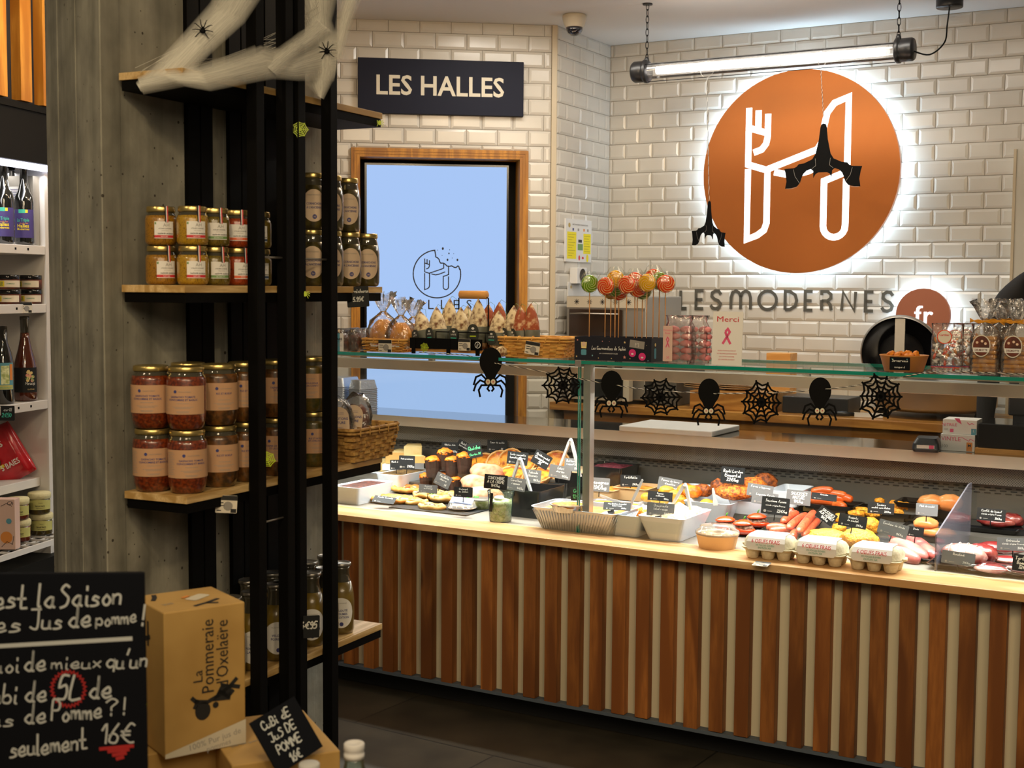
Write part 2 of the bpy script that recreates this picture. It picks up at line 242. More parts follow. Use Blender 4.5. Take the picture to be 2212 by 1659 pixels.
mat('cloth_black', (.006, .006, .007), .85); mat('skin', (.55, .30, .19), .5, sss=.1); mat('hair', (.03, .015, .008), .6); mat('lens', (.01, .01, .015), .05, coat=1); mat('yellow_paper', (.85, .72, .01), .6); mat('cord', (.70, .66, .58), .8); mat('oven_dark', (.03, .014, .006), .12, coat=.5); mat('eye_white', (.72, .66, .48), .5)
mat('slate_white', (.62, .62, .58), .7); mat('cotton_strand', (.62, .60, .52), .9)
# cotton cobweb: fibrous, half see-through
m, nt, b, N, K = _m('cotton'); out = N['Material Output']
b.inputs['Base Color'].default_value = (.74, .72, .64, 1); b.inputs['Roughness'].default_value = 1
tc = N.new('ShaderNodeTexCoord'); at = N.new('ShaderNodeUVMap'); mp = N.new('ShaderNodeMapping'); mp.inputs['Scale'].default_value = (3, 26, 1); K.new(tc.outputs['UV'], mp.inputs[0])
n1 = N.new('ShaderNodeTexNoise'); n1.inputs['Scale'].default_value = 1.3; n1.inputs['Detail'].default_value = 7; n1.inputs['Distortion'].default_value = 1.0; K.new(mp.outputs[0], n1.inputs['Vector'])
sx = N.new('ShaderNodeSeparateXYZ'); K.new(tc.outputs['UV'], sx.inputs[0])
# fade towards the long edges of each veil (V = 0 and 1)
e1 = N.new('ShaderNodeMath'); e1.operation = 'PINGPONG'; e1.inputs[1].default_value = .5; K.new(sx.outputs['Y'], e1.inputs[0])
mr = N.new('ShaderNodeMapRange'); mr.inputs[1].default_value = 0; mr.inputs[2].default_value = .40; K.new(e1.outputs[0], mr.inputs[0])
rr = N.new('ShaderNodeMapRange'); rr.inputs[1].default_value = .38; rr.inputs[2].default_value = .62; rr.inputs[3].default_value = .6; rr.inputs[4].default_value = 1; K.new(n1.outputs[0], rr.inputs[0])
mm = N.new('ShaderNodeMath'); mm.operation = 'MULTIPLY'; K.new(mr.outputs[0], mm.inputs[0]); K.new(rr.outputs[0], mm.inputs[1])
m5 = N.new('ShaderNodeMath'); m5.operation = 'MULTIPLY'; m5.inputs[1].default_value = .72; K.new(mm.outputs[0], m5.inputs[0]); K.new(m5.outputs[0], b.inputs['Alpha'])
# ------------------------------------------------------------------ mesh helpers
def T(x=0, y=0, z=0, rx=0, ry=0, rz=0, s=1):
    M = Matrix.Translation((x, y, z)) @ Matrix.Rotation(rz, 4, 'Z') @ Matrix.Rotation(ry, 4, 'Y') @ Matrix.Rotation(rx, 4, 'X')
    if s != 1: M = M @ (Matrix.Diagonal((s, s, s, 1)) if not isinstance(s, tuple) else Matrix.Diagonal((*s, 1)))
    return M
UPR = Matrix.Rotation(PI / 2, 4, 'X')           # xy drawing -> upright drawing seen from -y
_txt = {}
def textgeo(s, bold=0., shear=0., sp=1.):
    k = (s, bold, shear, sp)
    if k not in _txt:
        c = bpy.data.curves.new('t', 'FONT'); c.body = s; c.size = 1; c.align_x = 'CENTER'; c.offset = bold; c.shear = shear; c.resolution_u = 2; c.space_character = sp
        o = bpy.data.objects.new('t', c); COL.objects.link(o); bpy.context.view_layer.update()
        me = bpy.data.meshes.new_from_object(o); vs = [v.co[:] for v in me.vertices]; fs = [tuple(p.vertices) for p in me.polygons]
        bpy.data.objects.remove(o); bpy.data.curves.remove(c); bpy.data.meshes.remove(me)
        xs = [v[0] for v in vs] or [0]; _txt[k] = (vs, fs, max(xs) - min(xs), (max(xs) + min(xs)) / 2)
    return _txt[k]
def rrect(w, d, r, n=4):
    P = []
    for (cx, cy, a0) in ((w / 2 - r, d / 2 - r, 0), (-w / 2 + r, d / 2 - r, 90), (-w / 2 + r, -d / 2 + r, 180), (w / 2 - r, -d / 2 + r, 270)):
        for i in range(n + 1):
            a = math.radians(a0 + 90 * i / n); P.append((cx + r * math.cos(a), cy + r * math.sin(a)))
    return P
class MB:
    def __init__(s): s.v = []; s.f = []; s.mi = []; s.sm = []; s.mats = []; s.uvs = None
    def mm(s, n):
        m = MT[n]
        if m not in s.mats: s.mats.append(m)
        return s.mats.index(m)
    def add(s, vs, fs, m, M=None, smooth=False):
        o = len(s.v)
        if M is not None: vs = [(M @ Vector(v))[:] for v in vs]
        s.v.extend(tuple(v) for v in vs); k = s.mm(m)
        for f in fs: s.f.append(tuple(o + i for i in f)); s.mi.append(k); s.sm.append(smooth)
        return s
    def bx(s, x0, x1, y0, y1, z0, z1, m, M=None):
        return s.add([(x0, y0, z0), (x1, y0, z0), (x1, y1, z0), (x0, y1, z0), (x0, y0, z1), (x1, y0, z1), (x1, y1, z1), (x0, y1, z1)],
                     [(0, 3, 2, 1), (4, 5, 6, 7), (0, 1, 5, 4), (1, 2, 6, 5), (2, 3, 7, 6), (3, 0, 4, 7)], m, M)
    def box(s, c, d, m, M=None): return s.bx(c[0] - d[0] / 2, c[0] + d[0] / 2, c[1] - d[1] / 2, c[1] + d[1] / 2, c[2] - d[2] / 2, c[2] + d[2] / 2, m, M)
    def loft(s, loops, m, M=None, c0=True, c1=True, smooth=False, closed=True):
        n = len(loops[0]); vs = [p for l in loops for p in l]; fs = []
        for i in range(len(loops) - 1):
            for j in range(n if closed else n - 1):
                k = (j + 1) % n; fs.append((i * n + j, i * n + k, (i + 1) * n + k, (i + 1) * n + j))
        if c0: fs.append(tuple(reversed(range(n))))
        if c1: fs.append(tuple(range((len(loops) - 1) * n, len(loops) * n)))
        return s.add(vs, fs, m, M, smooth)
    def lathe(s, prof, m, M=None, n=24, c0=True, c1=True, smooth=True, sy=1.):
        return s.loft([[(r * math.cos(2 * PI * j / n), sy * r * math.sin(2 * PI * j / n), z) for j in range(n)] for r, z in prof], m, M, c0, c1, smooth)
    def tube(s, pts, r, m, M=None, n=6, caps=True, smooth=True):
        P = [Vector(p) for p in pts]; rs = r if isinstance(r, (list, tuple)) else [r] * len(P); loops = []; prev = None
        for i, p in enumerate(P):
            t = (P[min(i + 1, len(P) - 1)] - P[max(i - 1, 0)]).normalized()
            if prev is None: a = t.orthogonal().normalized()
            else: a = (prev - t * prev.dot(t)).normalized()
            prev = a; b = t.cross(a); loops.append([tuple(p + (a * math.cos(2 * PI * j / n) + b * math.sin(2 * PI * j / n)) * rs[i]) for j in range(n)])
        return s.loft(loops, m, M, caps, caps, smooth)
    def prism(s, pts, h, m, M=None, m2=None):
        n = len(pts); vs = [(x, y, 0) for x, y in pts] + [(x, y, h) for x, y in pts]
        s.add(vs, [tuple(reversed(range(n))), tuple(range(n, 2 * n))], m, M)
        return s.add(vs, [(j, (j + 1) % n, n + (j + 1) % n, n + j) for j in range(n)], m2 or m, M)
    def disc(s, r, m, M=None, n=20, sy=1.): return s.add([(r * math.cos(2 * PI * j / n), sy * r * math.sin(2 * PI * j / n), 0) for j in range(n)], [tuple(range(n))], m, M)
    def quad(s, w, h, m, M=None): return s.add([(-w / 2, -h / 2, 0), (w / 2, -h / 2, 0), (w / 2, h / 2, 0), (-w / 2, h / 2, 0)], [(0, 1, 2, 3)], m, M)
    def ribbon(s, polys, wd, m, M=None, closed=False, cap=True):
        vs = []; fs = []
        for pl in polys:
            P = [Vector((p[0], p[1])) for p in pl]; P = [p for i, p in enumerate(P) if i == 0 or (p - P[i - 1]).length > 1e-7]
            if len(P) < 2: continue
            o = len(vs)
            for i, p in enumerate(P):
                a = (P[i] - P[i - 1]).normalized() if i else (P[1] - P[0]).normalized(); b = (P[i + 1] - P[i]).normalized() if i < len(P) - 1 else a
                t = (a + b); t = t.normalized() if t.length > .2 else a
                nn = Vector((-t.y, t.x)); k = min(1.6, 1 / max(.4, abs(nn.dot(Vector((-a.y, a.x))))))
                q = p - a * wd * .4 if (i == 0 and cap) else (p + a * wd * .4 if (i == len(P) - 1 and cap) else p)
                vs.append((*(q + nn * wd / 2 * k), 0)); vs.append((*(q - nn * wd / 2 * k), 0))
            for i in range(len(P) - 1): fs.append((o + 2 * i, o + 2 * i + 1, o + 2 * i + 3, o + 2 * i + 2))
        return s.add(vs, fs, m, M)
    def text(s, t, size, m, M=None, bold=0., width=None, wrap=None, shear=0., sp=1.):
        vs, fs, wd, cx = textgeo(t, bold, shear, sp); k = size
        kx = k if width is None or wd == 0 else width / wd
        vs = [((x - cx) * kx, y * k, 0) for x, y, z in vs]
        if wrap: r, a0, z0 = wrap; vs = [(r * math.sin(a0 + x / r), -r * math.cos(a0 + x / r), z0 + y) for x, y, z in vs]
        return s.add(vs, fs, m, M)
    def hand(s, t, h, m, M=None, wd=.12, seed=1, slant=.12, jit=.5, width=None, wrap=None):
        polys, W_ = handgeo(t, seed, jit); k = h / 10; kx = k if width is None else width / max(W_, 1)
        polys = [[((x - W_ / 2) * kx + slant * y * k, y * k) for x, y in p] for p in polys]
        return s.ribbon(polys, h * wd, m, M)
    def blob(s, rx, ry, rz, m, M=None, seed=0, amp=.1, fr=1.5, n=16, flat=None):
        loops = []; o = Vector((seed * 7.3, seed * 3.1, 1.7)); nl = max(5, n // 2)
        for i in range(1, nl):
            ph = PI * i / nl; L = []
            for j in range(n):
                a = 2 * PI * j / n; d = Vector((math.sin(ph) * math.cos(a), math.sin(ph) * math.sin(a), -math.cos(ph)))
                q = 1 + amp * noise.noise(d * fr + o) * 2; z = rz * d.z * q
                if flat is not None: z = max(z, flat)
                L.append((rx * d.x * q, ry * d.y * q, z))
            loops.append(L)
        return s.loft(loops, m, M, True, True, True)
    def field(s, w, d, z, amp, fr, m, M=None, n=14, seed=0, dome=0., edge=True):
        vs = []; fs = []
        for i in range(n + 1):
            for j in range(n + 1):
                x = w * (i / n - .5); y = d * (j / n - .5); e = 1 - max(abs(2 * i / n - 1), abs(2 * j / n - 1)) ** 4 if edge else 1
                vs.append((x, y, z + e * (dome + amp * noise.noise(Vector((x * fr, y * fr, seed * 3.3))))))
        for i in range(n):
            for j in range(n): a = i * (n + 1) + j; fs.append((a, a + n + 1, a + n + 2, a + 1))
        return s.add(vs, fs, m, M, True)
    def tub(s, w, d, h, m, M=None, fl=.78, th=.004, r=.012, lip=.0, n=4):
        def L(k, z, t=0): return [(x, y, z) for x, y in rrect(w * k - 2 * t, d * (1 - (1 - k) * w / d) - 2 * t, r, n)]
        lp = [L(fl, 0), L(1, h)]
        if lip: lp += [[(x, y, h) for x, y in rrect(w + 2 * lip, d + 2 * lip, r + lip, n)], [(x, y, h + .002) for x, y in rrect(w + 2 * lip, d + 2 * lip, r + lip, n)]]
        lp += [L(1, h + (.002 if lip else 0), th), L(fl, th, th)]
        return s.loft(lp, m, M, True, True)
    def obj(s, name, parent=None, loc=None, rz=0, label=None, cat=None, group=None, kind=None, bevel=0, rot=None, mx=None):
        me = bpy.data.meshes.new(name); me.from_pydata(s.v, [], s.f)
        me.polygons.foreach_set('material_index', s.mi); me.polygons.foreach_set('use_smooth', s.sm)
        for m in s.mats: me.materials.append(m)
        if s.uvs:
            ul = me.uv_layers.new(name='UVMap'); ul.data.foreach_set('uv', [c for li in me.loops for c in s.uvs[li.vertex_index]])
        me.update(); o = bpy.data.objects.new(name, me); COL.objects.link(o)
        if parent: o.parent = parent
        if mx is not None: o.matrix_local = mx
        else:
            if loc is not None: o.location = loc
            o.rotation_euler = rot if rot else (0, 0, rz)
        if bevel:
            b = o.modifiers.new('bevel', 'BEVEL'); b.width = bevel; b.segments = 2; b.limit_method = 'ANGLE'
        return tag(o, label, cat, group, kind)
def tag(o, label=None, cat=None, group=None, kind=None):
    for k, v in (('label', label), ('category', cat), ('group', group), ('kind', kind)):
        if v: o[k] = v
    return o
def thing(name, label, cat, loc=(0, 0, 0), rz=0, group=None, rot=None):
    o = bpy.data.objects.new(name, None); o.empty_display_size = .02; COL.objects.link(o); o.location = loc; o.rotation_euler = rot or (0, 0, rz)
    return tag(o, label, cat, group)
def dup(root, loc, rz=0, label=None, group=None, s=None, rot=None, cat=None):
    r = root.copy(); COL.objects.link(r); r.location = loc; r.rotation_euler = rot or (0, 0, rz)
    if s: r.scale = (s, s, s) if not isinstance(s, tuple) else s
    tag(r, label, cat, group)
    for ch in root.children:
        c = ch.copy(); COL.objects.link(c); c.parent = r
        for g in ch.children: d = g.copy(); COL.objects.link(d); d.parent = c
    return r
# ---- single-stroke handwriting
G = {'a': '59 39 16 24 43 56 59 54 63', 'b': '0D 04 07 39 56 43 13 05', 'c': '58 39 16 24 53', 'd': '58 39 16 24 43 56 5D 54 63', 'e': '06 46 49 29 06 23 54', 'f': '5C 3D 27 23;09 49', 'g': '59 29 06 34 56 59 51 30 11',
     'h': '0D 03 06 29 48 43', 'i': '19 14 23;1B 1C', 'j': '39 31 10;3B 3C', 'k': '0D 03;48 06 43', 'l': '0D 04 13', 'm': '09 03 07 29 33 37 59 63', 'n': '09 03 07 29 48 43', 'o': '39 16 23 43 56 39', 'p': '09 00 07 39 56 43 14', 'q': '58 29 06 23 55 59 50',
     'r': '09 03 07 29 49', 's': '48 29 17 36 44 23 03', 't': '2D 24 33 53;09 49', 'u': '09 04 23 44 49 44 53', 'v': '09 23 49', 'w': '09 13 27 43 59', 'x': '09 43;49 03', 'y': '09 26;49 20 00', 'z': '09 49 03 43', 'è': '06 46 49 29 06 23 54;0C 2A', 'é': '06 46 49 29 06 23 54;1A 3C', 'ê': '06 46 49 29 06 23 54;0A 1C 3A',
     'A': '03 3D 63;17 57', 'B': '03 0D 3D 4B 38 08 48 55 33 03', 'C': '6B 4D 1B 16 33 64', 'D': '03 0D 3D 69 46 33 03', 'E': '5D 0D 03 53;08 48', 'F': '5D 0D 03;08 48', 'G': '6B 4D 1B 16 33 64 67 47', 'H': '0D 03;6D 63;08 68', 'I': '1D 13', 'J': '1D 6D;5D 54 33 14', 'K': '0D 03;5D 08 53', 'L': '1D 03 53', 'M': '03 0D 37 6D 63', 'N': '03 0D 53 5D',
     'O': '3D 0A 06 33 66 6A 3D', 'P': '03 0D 3D 5B 48 08', 'Q': '3D 0A 06 33 66 6A 3D;46 72', 'R': '03 0D 3D 5B 48 08 53', 'S': '5C 3D 1B 39 57 44 13', 'T': '0D 6D;3D 33', 'U': '0D 05 33 65 6D', 'V': '0D 33 6D', 'X': '0D 63;6D 03', 'Y': '0D 38 6D;38 33', 'Z': '0D 6D 03 63', 'È': '5C 0C 03 53;08 48;1F 3D',
     '0': '2D 0A 06 23 46 4A 2D', '1': '0A 2D 23', '2': '0B 2D 4B 37 03 53', '3': '0D 4D 28 46 33 03', '4': '3D 06 56;38 33', '5': '4D 1D 08 39 46 33 03', '6': '4D 18 04 33 46 28 07', '7': '0D 4D 13', '8': '28 0B 2D 4B 28 05 23 45 28', '9': '4A 2D 0A 28 4A 33 13', '€': '6C 4D 18 16 43 63;09 49;07 47', '/': '03 3D', ',': '14 02', '.': '03 13', '!': '1D 16;13 14', '?': '0B 2D 4B 28 26;23 24', "'": '1D 0A', '-': '08 38', '*': '29 23;05 47;07 45'}
def handgeo(t, seed, jit):
    R = random.Random(seed); polys = []; x0 = 0.
    for ch in t:
        if ch == ' ': x0 += 4.5; continue
        g = G.get(ch, G.get(ch.lower(), '03 43')); mxx = 0; dy = (R.random() - .5) * jit
        for st in g.split(';'):
            P = [(int(a[0]), int(a[1], 16)) for a in st.split()]; mxx = max(mxx, max(p[0] for p in P))
            Q = []
            for i in range(len(P) - 1):
                p0 = P[max(i - 1, 0)]; p1 = P[i]; p2 = P[i + 1]; p3 = P[min(i + 2, len(P) - 1)]
                for k in range(3):
                    u = k / 3; f = lambda a, b, c, d: .5 * (2 * b + (c - a) * u + (2 * a - 5 * b + 4 * c - d) * u * u + (3 * b - a - 3 * c + d) * u ** 3)
                    Q.append((f(p0[0], p1[0], p2[0], p3[0]), f(p0[1], p1[1], p2[1], p3[1])))
            Q.append(P[-1]); low = ch.islower() or ch in "èéê"; yy = lambda y: (y * .70 if y <= 6 else 4.2 + (y - 6) * 1.45) if low else y; polys.append([(x0 + x, yy(y - 3) + dy) for x, y in Q])
        x0 += mxx + 1.6
    return polys, x0 - 1.6
ORD = ['first', 'second', 'third', 'fourth', 'fifth', 'sixth', 'seventh', 'eighth', 'ninth', 'tenth', 'eleventh', 'twelfth', 'thirteenth', 'fourteenth']
# ------------------------------------------------------------------ the room
CEIL = 2.815
MB().bx(-5, 6, -1.5, 9, -.06, 0, 'floor_stone').obj('floor', kind='structure')
MB().bx(-5, 6, 3.2, 9, CEIL, CEIL + .08, 'ceiling').obj('ceiling', kind='structure')
ANG1, ANG3 = math.radians(7.54), math.radians(-30.2)
PA = Vector((.20606, 6.525, 0)); PB = Vector((.49997, 7.05, 0)); ANG2 = math.atan2(PB.y - PA.y, PB.x - PA.x); L2 = (PB - PA).length
def frame(P, a): return Matrix.Translation(P) @ Matrix.Rotation(a, 4, 'Z')
F1, F2, F3 = frame(PA, ANG1), frame(PA, ANG2), frame(PB, ANG3)
def atf(px, py, F, y=0.):
    Fi = F.inverted(); o = Fi @ CAM; d = (Fi.to_3x3() @ ray(px, py)); return o + d * ((y - o.y) / d.y)
ROWZ = atf(1319.6, 125.6, F3).z
def tiles(mb, x0, x1, z0, z1, xo, zo, odd=0, holes=(), tw=.15, th=.075):
    r = math.floor((z0 - zo) / th)
    while zo + r * th < z1:
        za, zb = zo + r * th, zo + (r + 1) * th; k = math.floor((x0 - xo) / tw) - 1; sh = tw / 2 if (r + odd) % 2 else 0
        while xo + sh + k * tw < x1:
            xa, xb = xo + sh + k * tw, xo + sh + (k + 1) * tw; k += 1
            rects = [(max(xa, x0), min(xb, x1), max(za, z0), min(zb, z1))]
            for h in holes:
                nr = []
                for a, b, c, d in rects:
                    if b <= h[0] or a >= h[1] or d <= h[2] or c >= h[3]: nr.append((a, b, c, d)); continue
                    if a < h[0]: nr.append((a, h[0], c, d))
                    if b > h[1]: nr.append((h[1], b, c, d))
                    if d > h[3]: nr.append((max(a, h[0]), min(b, h[1]), h[3], d))
                    if c < h[2]: nr.append((max(a, h[0]), min(b, h[1]), c, h[2]))
                rects = nr
            for a, b, c, d in rects:
                if b - a < .006 or d - c < .006: continue
                g = .0011; a += g; b -= g; c += g; d -= g; i = min(.012, (b - a) / 3, (d - c) / 3)
                ty, tz, tb = (RND.random() - .5) * .0006, (RND.random() - .5) * .0006, -.0065
                mb.add([(a, 0, c), (b, 0, c), (b, 0, d), (a, 0, d), (a, -.002, c), (b, -.002, c), (b, -.002, d), (a, -.002, d),
                        (a + i, tb + ty, c + i), (b - i, tb + tz, c + i), (b - i, tb - ty, d - i), (a + i, tb - tz, d - i)],
                       [(0, 1, 5, 4), (1, 2, 6, 5), (2, 3, 7, 6), (3, 0, 4, 7), (4, 5, 9, 8), (5, 6, 10, 9), (6, 7, 11, 10), (7, 4, 8, 11), (8, 9, 10, 11)], 'tile')
        r += 1
# wall with the screen
fo0, fo1 = atf(758.4, 420, F1).x, atf(1139.8, 420, F1).x; fz1 = atf(950, 323, F1).z
sx0, sx1 = atf(792.3, 450, F1, .10).x, atf(1094.2, 450, F1, .10).x; sz1, sz0 = atf(950, 359, F1, .10).z, atf(1090, 897, F1, .10).z
HOLE = (fo0, fo1, sz0 - .14, fz1)
mb = MB(); G_ = 'grout'
mb.bx(-3.6, HOLE[0], 0, .16, 0, CEIL, G_); mb.bx(HOLE[1], .0, 0, .16, 0, CEIL, G_); mb.bx(HOLE[0], HOLE[1], 0, .16, HOLE[3], CEIL, G_); mb.bx(HOLE[0], HOLE[1], 0, .16, 0, HOLE[2], G_); mb.bx(HOLE[0], HOLE[1], .155, .16, HOLE[2], HOLE[3], G_)
j1 = atf(1142.6, 95, F1).x; tiles(mb, -3.6, -.027, 0, CEIL, j1, atf(1198, 80, F1).z, 1, [HOLE])
mb.obj('wall_left', mx=F1, kind='structure')
MB().bx(-.026, 0, -.012, .02, 0, CEIL, 'trim_beige').obj('trim_1', mx=F1, kind='structure', bevel=.002)
mb = MB().bx(0, L2, 0, .12, 0, CEIL, G_); tiles(mb, 0, L2, 0, CEIL, atf(1223.3, 95, F2).x, ROWZ, 1)
mb.obj('wall_side', mx=F2, kind='structure')
pier0 = atf(2189.6, 450, F3).x
mb = MB().bx(0, 4.2, 0, .12, 0, CEIL, G_); tiles(mb, 0, 4.2, 0, CEIL, atf(1354, 140, F3).x, ROWZ, 1)
mb.obj('wall_back', mx=F3, kind='structure')
mb = MB().bx(pier0, pier0 + .95, -.035, -.0066, 0, atf(2192, 324, F3).z, 'pier'); mb.bx(pier0, pier0 + .012, -.042, -.035, 0, atf(2192, 324, F3).z, 'trim_beige')
mb.obj('door_1', mx=F3, kind='structure')
# concrete pillar: two board-marked faces
def marks(p, q, n, seed):
    R = random.Random(seed); out = []; d = (q - p); nn = Vector((d.y, -d.x, 0)).normalized(); t = 0; k = 0
    cuts = sorted([0] + [R.uniform(.04, .96) for _ in range(n)] + [1])
    for a, b in zip(cuts, cuts[1:]):
        o = R.uniform(-.0022, .0015)
        for t in (a + .002, b - .002): out.append(p + d * t + nn * o)
    return out
P1_, P2_, P3_ = rk(-.045, .20), rk(.885, .20), rk(.885, .80); P0_ = Vector((-.3478 * 3.5, 3.5, 0))
pts = marks(P0_, P1_, 6, 3) + marks(P1_, P2_, 8, 5) + [P3_]
MB().prism([(p.x, p.y) for p in pts], CEIL, 'concrete').obj('wall_pillar', kind='structure')
# ------------------------------------------------------------------ screen in its wooden frame
t = thing('wall_screen', 'glowing pale blue portrait screen showing a bitten round logo, set in a wooden frame', 'screen', F1.to_translation(), ANG1)
fw_ = .042; mb = MB(); a, b, c, d = HOLE
mb.bx(a, a + fw_, -.02, .154, c, d, 'frame_wood'); mb.bx(b - fw_, b, -.02, .154, c, d, 'frame_wood'); mb.bx(a + fw_, b - fw_, -.02, .154, d - fw_, d, 'frame_wood'); mb.bx(a + fw_, b - fw_, -.02, .154, c, c + fw_, 'frame_wood')
for e in (.3, .62):
    mb.bx(a + fw_ * e, a + fw_ * e + .003, -.0225, -.02, c, d - fw_ * e, 'frame_wood'); mb.bx(b - fw_ * e - .003, b - fw_ * e, -.0225, -.02, c, d - fw_ * e, 'frame_wood'); mb.bx(a + fw_ * e, b - fw_ * e, -.0225, -.02, d - fw_ * e - .003, d - fw_ * e, 'frame_wood')
mb.obj('wooden_frame', t)
MB().bx(a + fw_, b - fw_, .13, .154, c + fw_, d - fw_, 'black').obj('recess_panel', t)
MB().bx(sx0 - .012, sx1 + .012, .10, .129, sz0 - .012, sz1 + .012, 'black_gloss').obj('bezel', t, bevel=.002)
mb = MB().add([(sx0, .0995, sz0), (sx1, .0995, sz0), (sx1, .0995, sz1), (sx0, .0995, sz1)], [(0, 1, 2, 3)], 'screen')
def arc(cx, cy, r, a0, a1, n=12): return [(cx + r * math.cos(math.radians(a0 + (a1 - a0) * i / n)), cy + r * math.sin(math.radians(a0 + (a1 - a0) * i / n))) for i in range(n + 1)]
FORK = [[(-.52, .63), (-.52, .09), (-.33, .03), (.19, .21)], [(-.42, .60), (-.42, .43)], [(-.50, .45), (-.34, .40)], [(-.32, .56), (-.32, .36), (-.335, .29), (-.38, .235), (-.44, .215)]]
LEG = [[(-.52, .02), (-.52, -.66), (-.41, -.62), (-.34, -.57), (-.315, -.50), (-.315, .03)], [(-.22, 0), (-.06, -.035), (.10, .0), (.33, .09)],
       [(.485, -.11), (.485, -.52)] + arc(.375, -.54, .11, 0, -180, 10)[1:] + [(.265, -.10), (.48, -.02)]]
lc = atf(944, 592, F1, .099); R_ = (atf(944, 541, F1, .099).z - atf(944, 644, F1, .099).z) / 2
ML = T(lc.x, .0985, lc.z) @ UPR
S_ = lambda pl, k=1.: [[(x * R_ * k, y * R_ * k) for x, y in p] for p in pl]
bite = [(-.10, .995), (-.06, .80), (-.06, .72), (.02, .68), (.08, .62), (.11, .52), (.15, .46), (.26, .46), (.34, .42), (.42, .34), (.52, .33), (.62, .35), (.72, .29), (.80, .28), (.88, .35), (.92, .32), (.955, .20)]
mb.ribbon(S_([arc(0, 0, 1, 96, 372, 48), bite]), .0058, 'screen_ink', ML)
mb.ribbon(S_(FORK[:1] + FORK[1:] + LEG + [[(.19, .21), (.28, .25), (.28, .45)], [(.485, .33), (.485, -.02)]]), .0052, 'screen_ink', ML)
for x, y, r in ((.24, 1.07, .045), (.50, .87, .03), (.44, .60, .04), (.86, .60, .04), (.02, 1.0, .014), (.53, 1.02, .016), (.21, .78, .014), (.70, .86, .014), (.64, .68, .014)): mb.disc(r * R_, 'screen_ink', ML @ T(x * R_, y * R_, .0002), 8, 1.4)
hc = atf(944, 668, F1, .099)
for i, ch in enumerate('HALLES'): mb.text(ch, .068, 'screen_ink', T(atf(876 + 27.4 * i, 668, F1, .099).x, .0984, hc.z) @ UPR)
mb.obj('display_panel', t)
# LES HALLES board
s0, s1 = atf(773, 188, F1, -.03), atf(1131, 190, F1, -.03); zt, zb = atf(950, 129, F1, -.03).z, atf(950, 247.5, F1, -.03).z
t = thing('shop_sign', "dark navy wall sign reading 'LES HALLES' in cream capitals above the screen", 'sign', F1.to_translation(), ANG1)
bo = MB().bx(s0.x, s1.x, -.034, -.008, zb, zt, 'navy_sign').obj('board', t, bevel=.0015)
mb = MB(); tl, tr = atf(813, 185, F1, -.035).x, atf(1089, 187, F1, -.035).x
mb.text('LES HALLES', .128, 'sign_cream', T((tl + tr) / 2, -.0352, atf(950, 206, F1, -.035).z) @ UPR, bold=.018, width=tr - tl); mb.obj('lettering', bo)
# ------------------------------------------------------------------ notice board, dispenser and leaflet on the side wall
def w2(px, py, y=-.012): return atf(px, py, F2, y)
t = thing('notice_board', 'white hygiene notice with two yellow text columns pinned to the narrow tiled wall', 'notice', F2.to_translation(), ANG2)
a, b = w2(1220.5, 520), w2(1276, 520); zt, zb = w2(1245, 474).z, w2(1245, 566).z; W_ = b.x - a.x; H_ = zt - zb
MB().bx(a.x, b.x, -.016, -.007, zb, zt, 'white_plastic').obj('board', t); bo = t.children[0]
mb = MB(); X = lambda u: a.x + W_ * u; Z = lambda v: zt - H_ * v; q = -.0164
mb.bx(X(.05), X(.40), q, -.016, Z(.93), Z(.30), 'yellow_paper'); mb.bx(X(.68), X(.97), q, -.016, Z(.80), Z(.32), 'yellow_paper'); mb.bx(X(.46), X(.66), q, -.016, Z(.72), Z(.57), 'label_green'); mb.bx(X(.48), X(.62), q, -.016, Z(.54), Z(.47), 'ink_black')
mb.text('NETTOYAGE ET DESINFECTION', H_ * .045, 'ink_black', T(X(.55), q - .0002, Z(.14)) @ UPR, width=W_ * .6)
for i in range(9): mb.bx(X(.09), X(.36 - .06 * (i % 3)), q - .0003, q, Z(.36 + .062 * i) - .0012, Z(.36 + .062 * i), 'ink_black')
for i in range(7): mb.bx(X(.71), X(.94 - .05 * (i % 2)), q - .0003, q, Z(.38 + .06 * i) - .0012, Z(.38 + .06 * i), 'ink_black')
for x, c in ((.28, 'ink_blue'), (.48, 'ink_grey'), (.70, 'orange_p'), (.85, 'ink_grey')): mb.bx(X(x) - .008, X(x) + .008, q, -.016, Z(.27), Z(.21), c)
mb.disc(.012, 'gold_lid', T(X(.13), q - .0002, Z(.15)) @ UPR); mb.disc(.014, 'yellow_paper', T(X(.84), q - .0002, Z(.90)) @ UPR, sy=1.4)
mb.disc(.01, 'ink_red', T(X(.52), q - .0002, Z(.90)) @ UPR, sy=1.3); mb.disc(.012, 'ink_red', T(X(.66), q - .0002, Z(.90)) @ UPR, sy=.5); mb.obj('print', bo)
t = thing('wall_dispenser', 'small white wall box with a dark round window below the hygiene notice', 'dispenser', F2.to_translation(), ANG2)
a, b = w2(1247, 595, -.05), w2(1266, 595, -.05); zt, zb = w2(1255, 578, -.05).z, w2(1255, 613, -.05).z
MB().bx(a.x, b.x + .01, -.05, -.007, zb, zt, 'white_plastic').obj('housing', t, bevel=.003)
MB().disc((zt - zb) * .44, 'black_gloss', T((a.x + b.x) / 2 + .01, -.0515, (zt + zb) / 2) @ UPR, sy=1).obj('window', t)
a, b = w2(1227, 630), w2(1300, 630); mb = MB().bx(a.x, b.x, -.013, -.007, w2(1240, 660).z, w2(1240, 609).z, 'white_plastic')
mb.text('DISPOSITIFS', .012, 'ink_black', T((a.x + b.x) / 2, -.0132, w2(1240, 625).z) @ UPR); mb.disc(.008, 'gold_lid', T(a.x + .03, -.0132, w2(1240, 620).z) @ UPR)
mb.obj('wall_notice', mx=F2, label='white leaflet taped to the narrow tiled wall just above the oven', cat='notice')
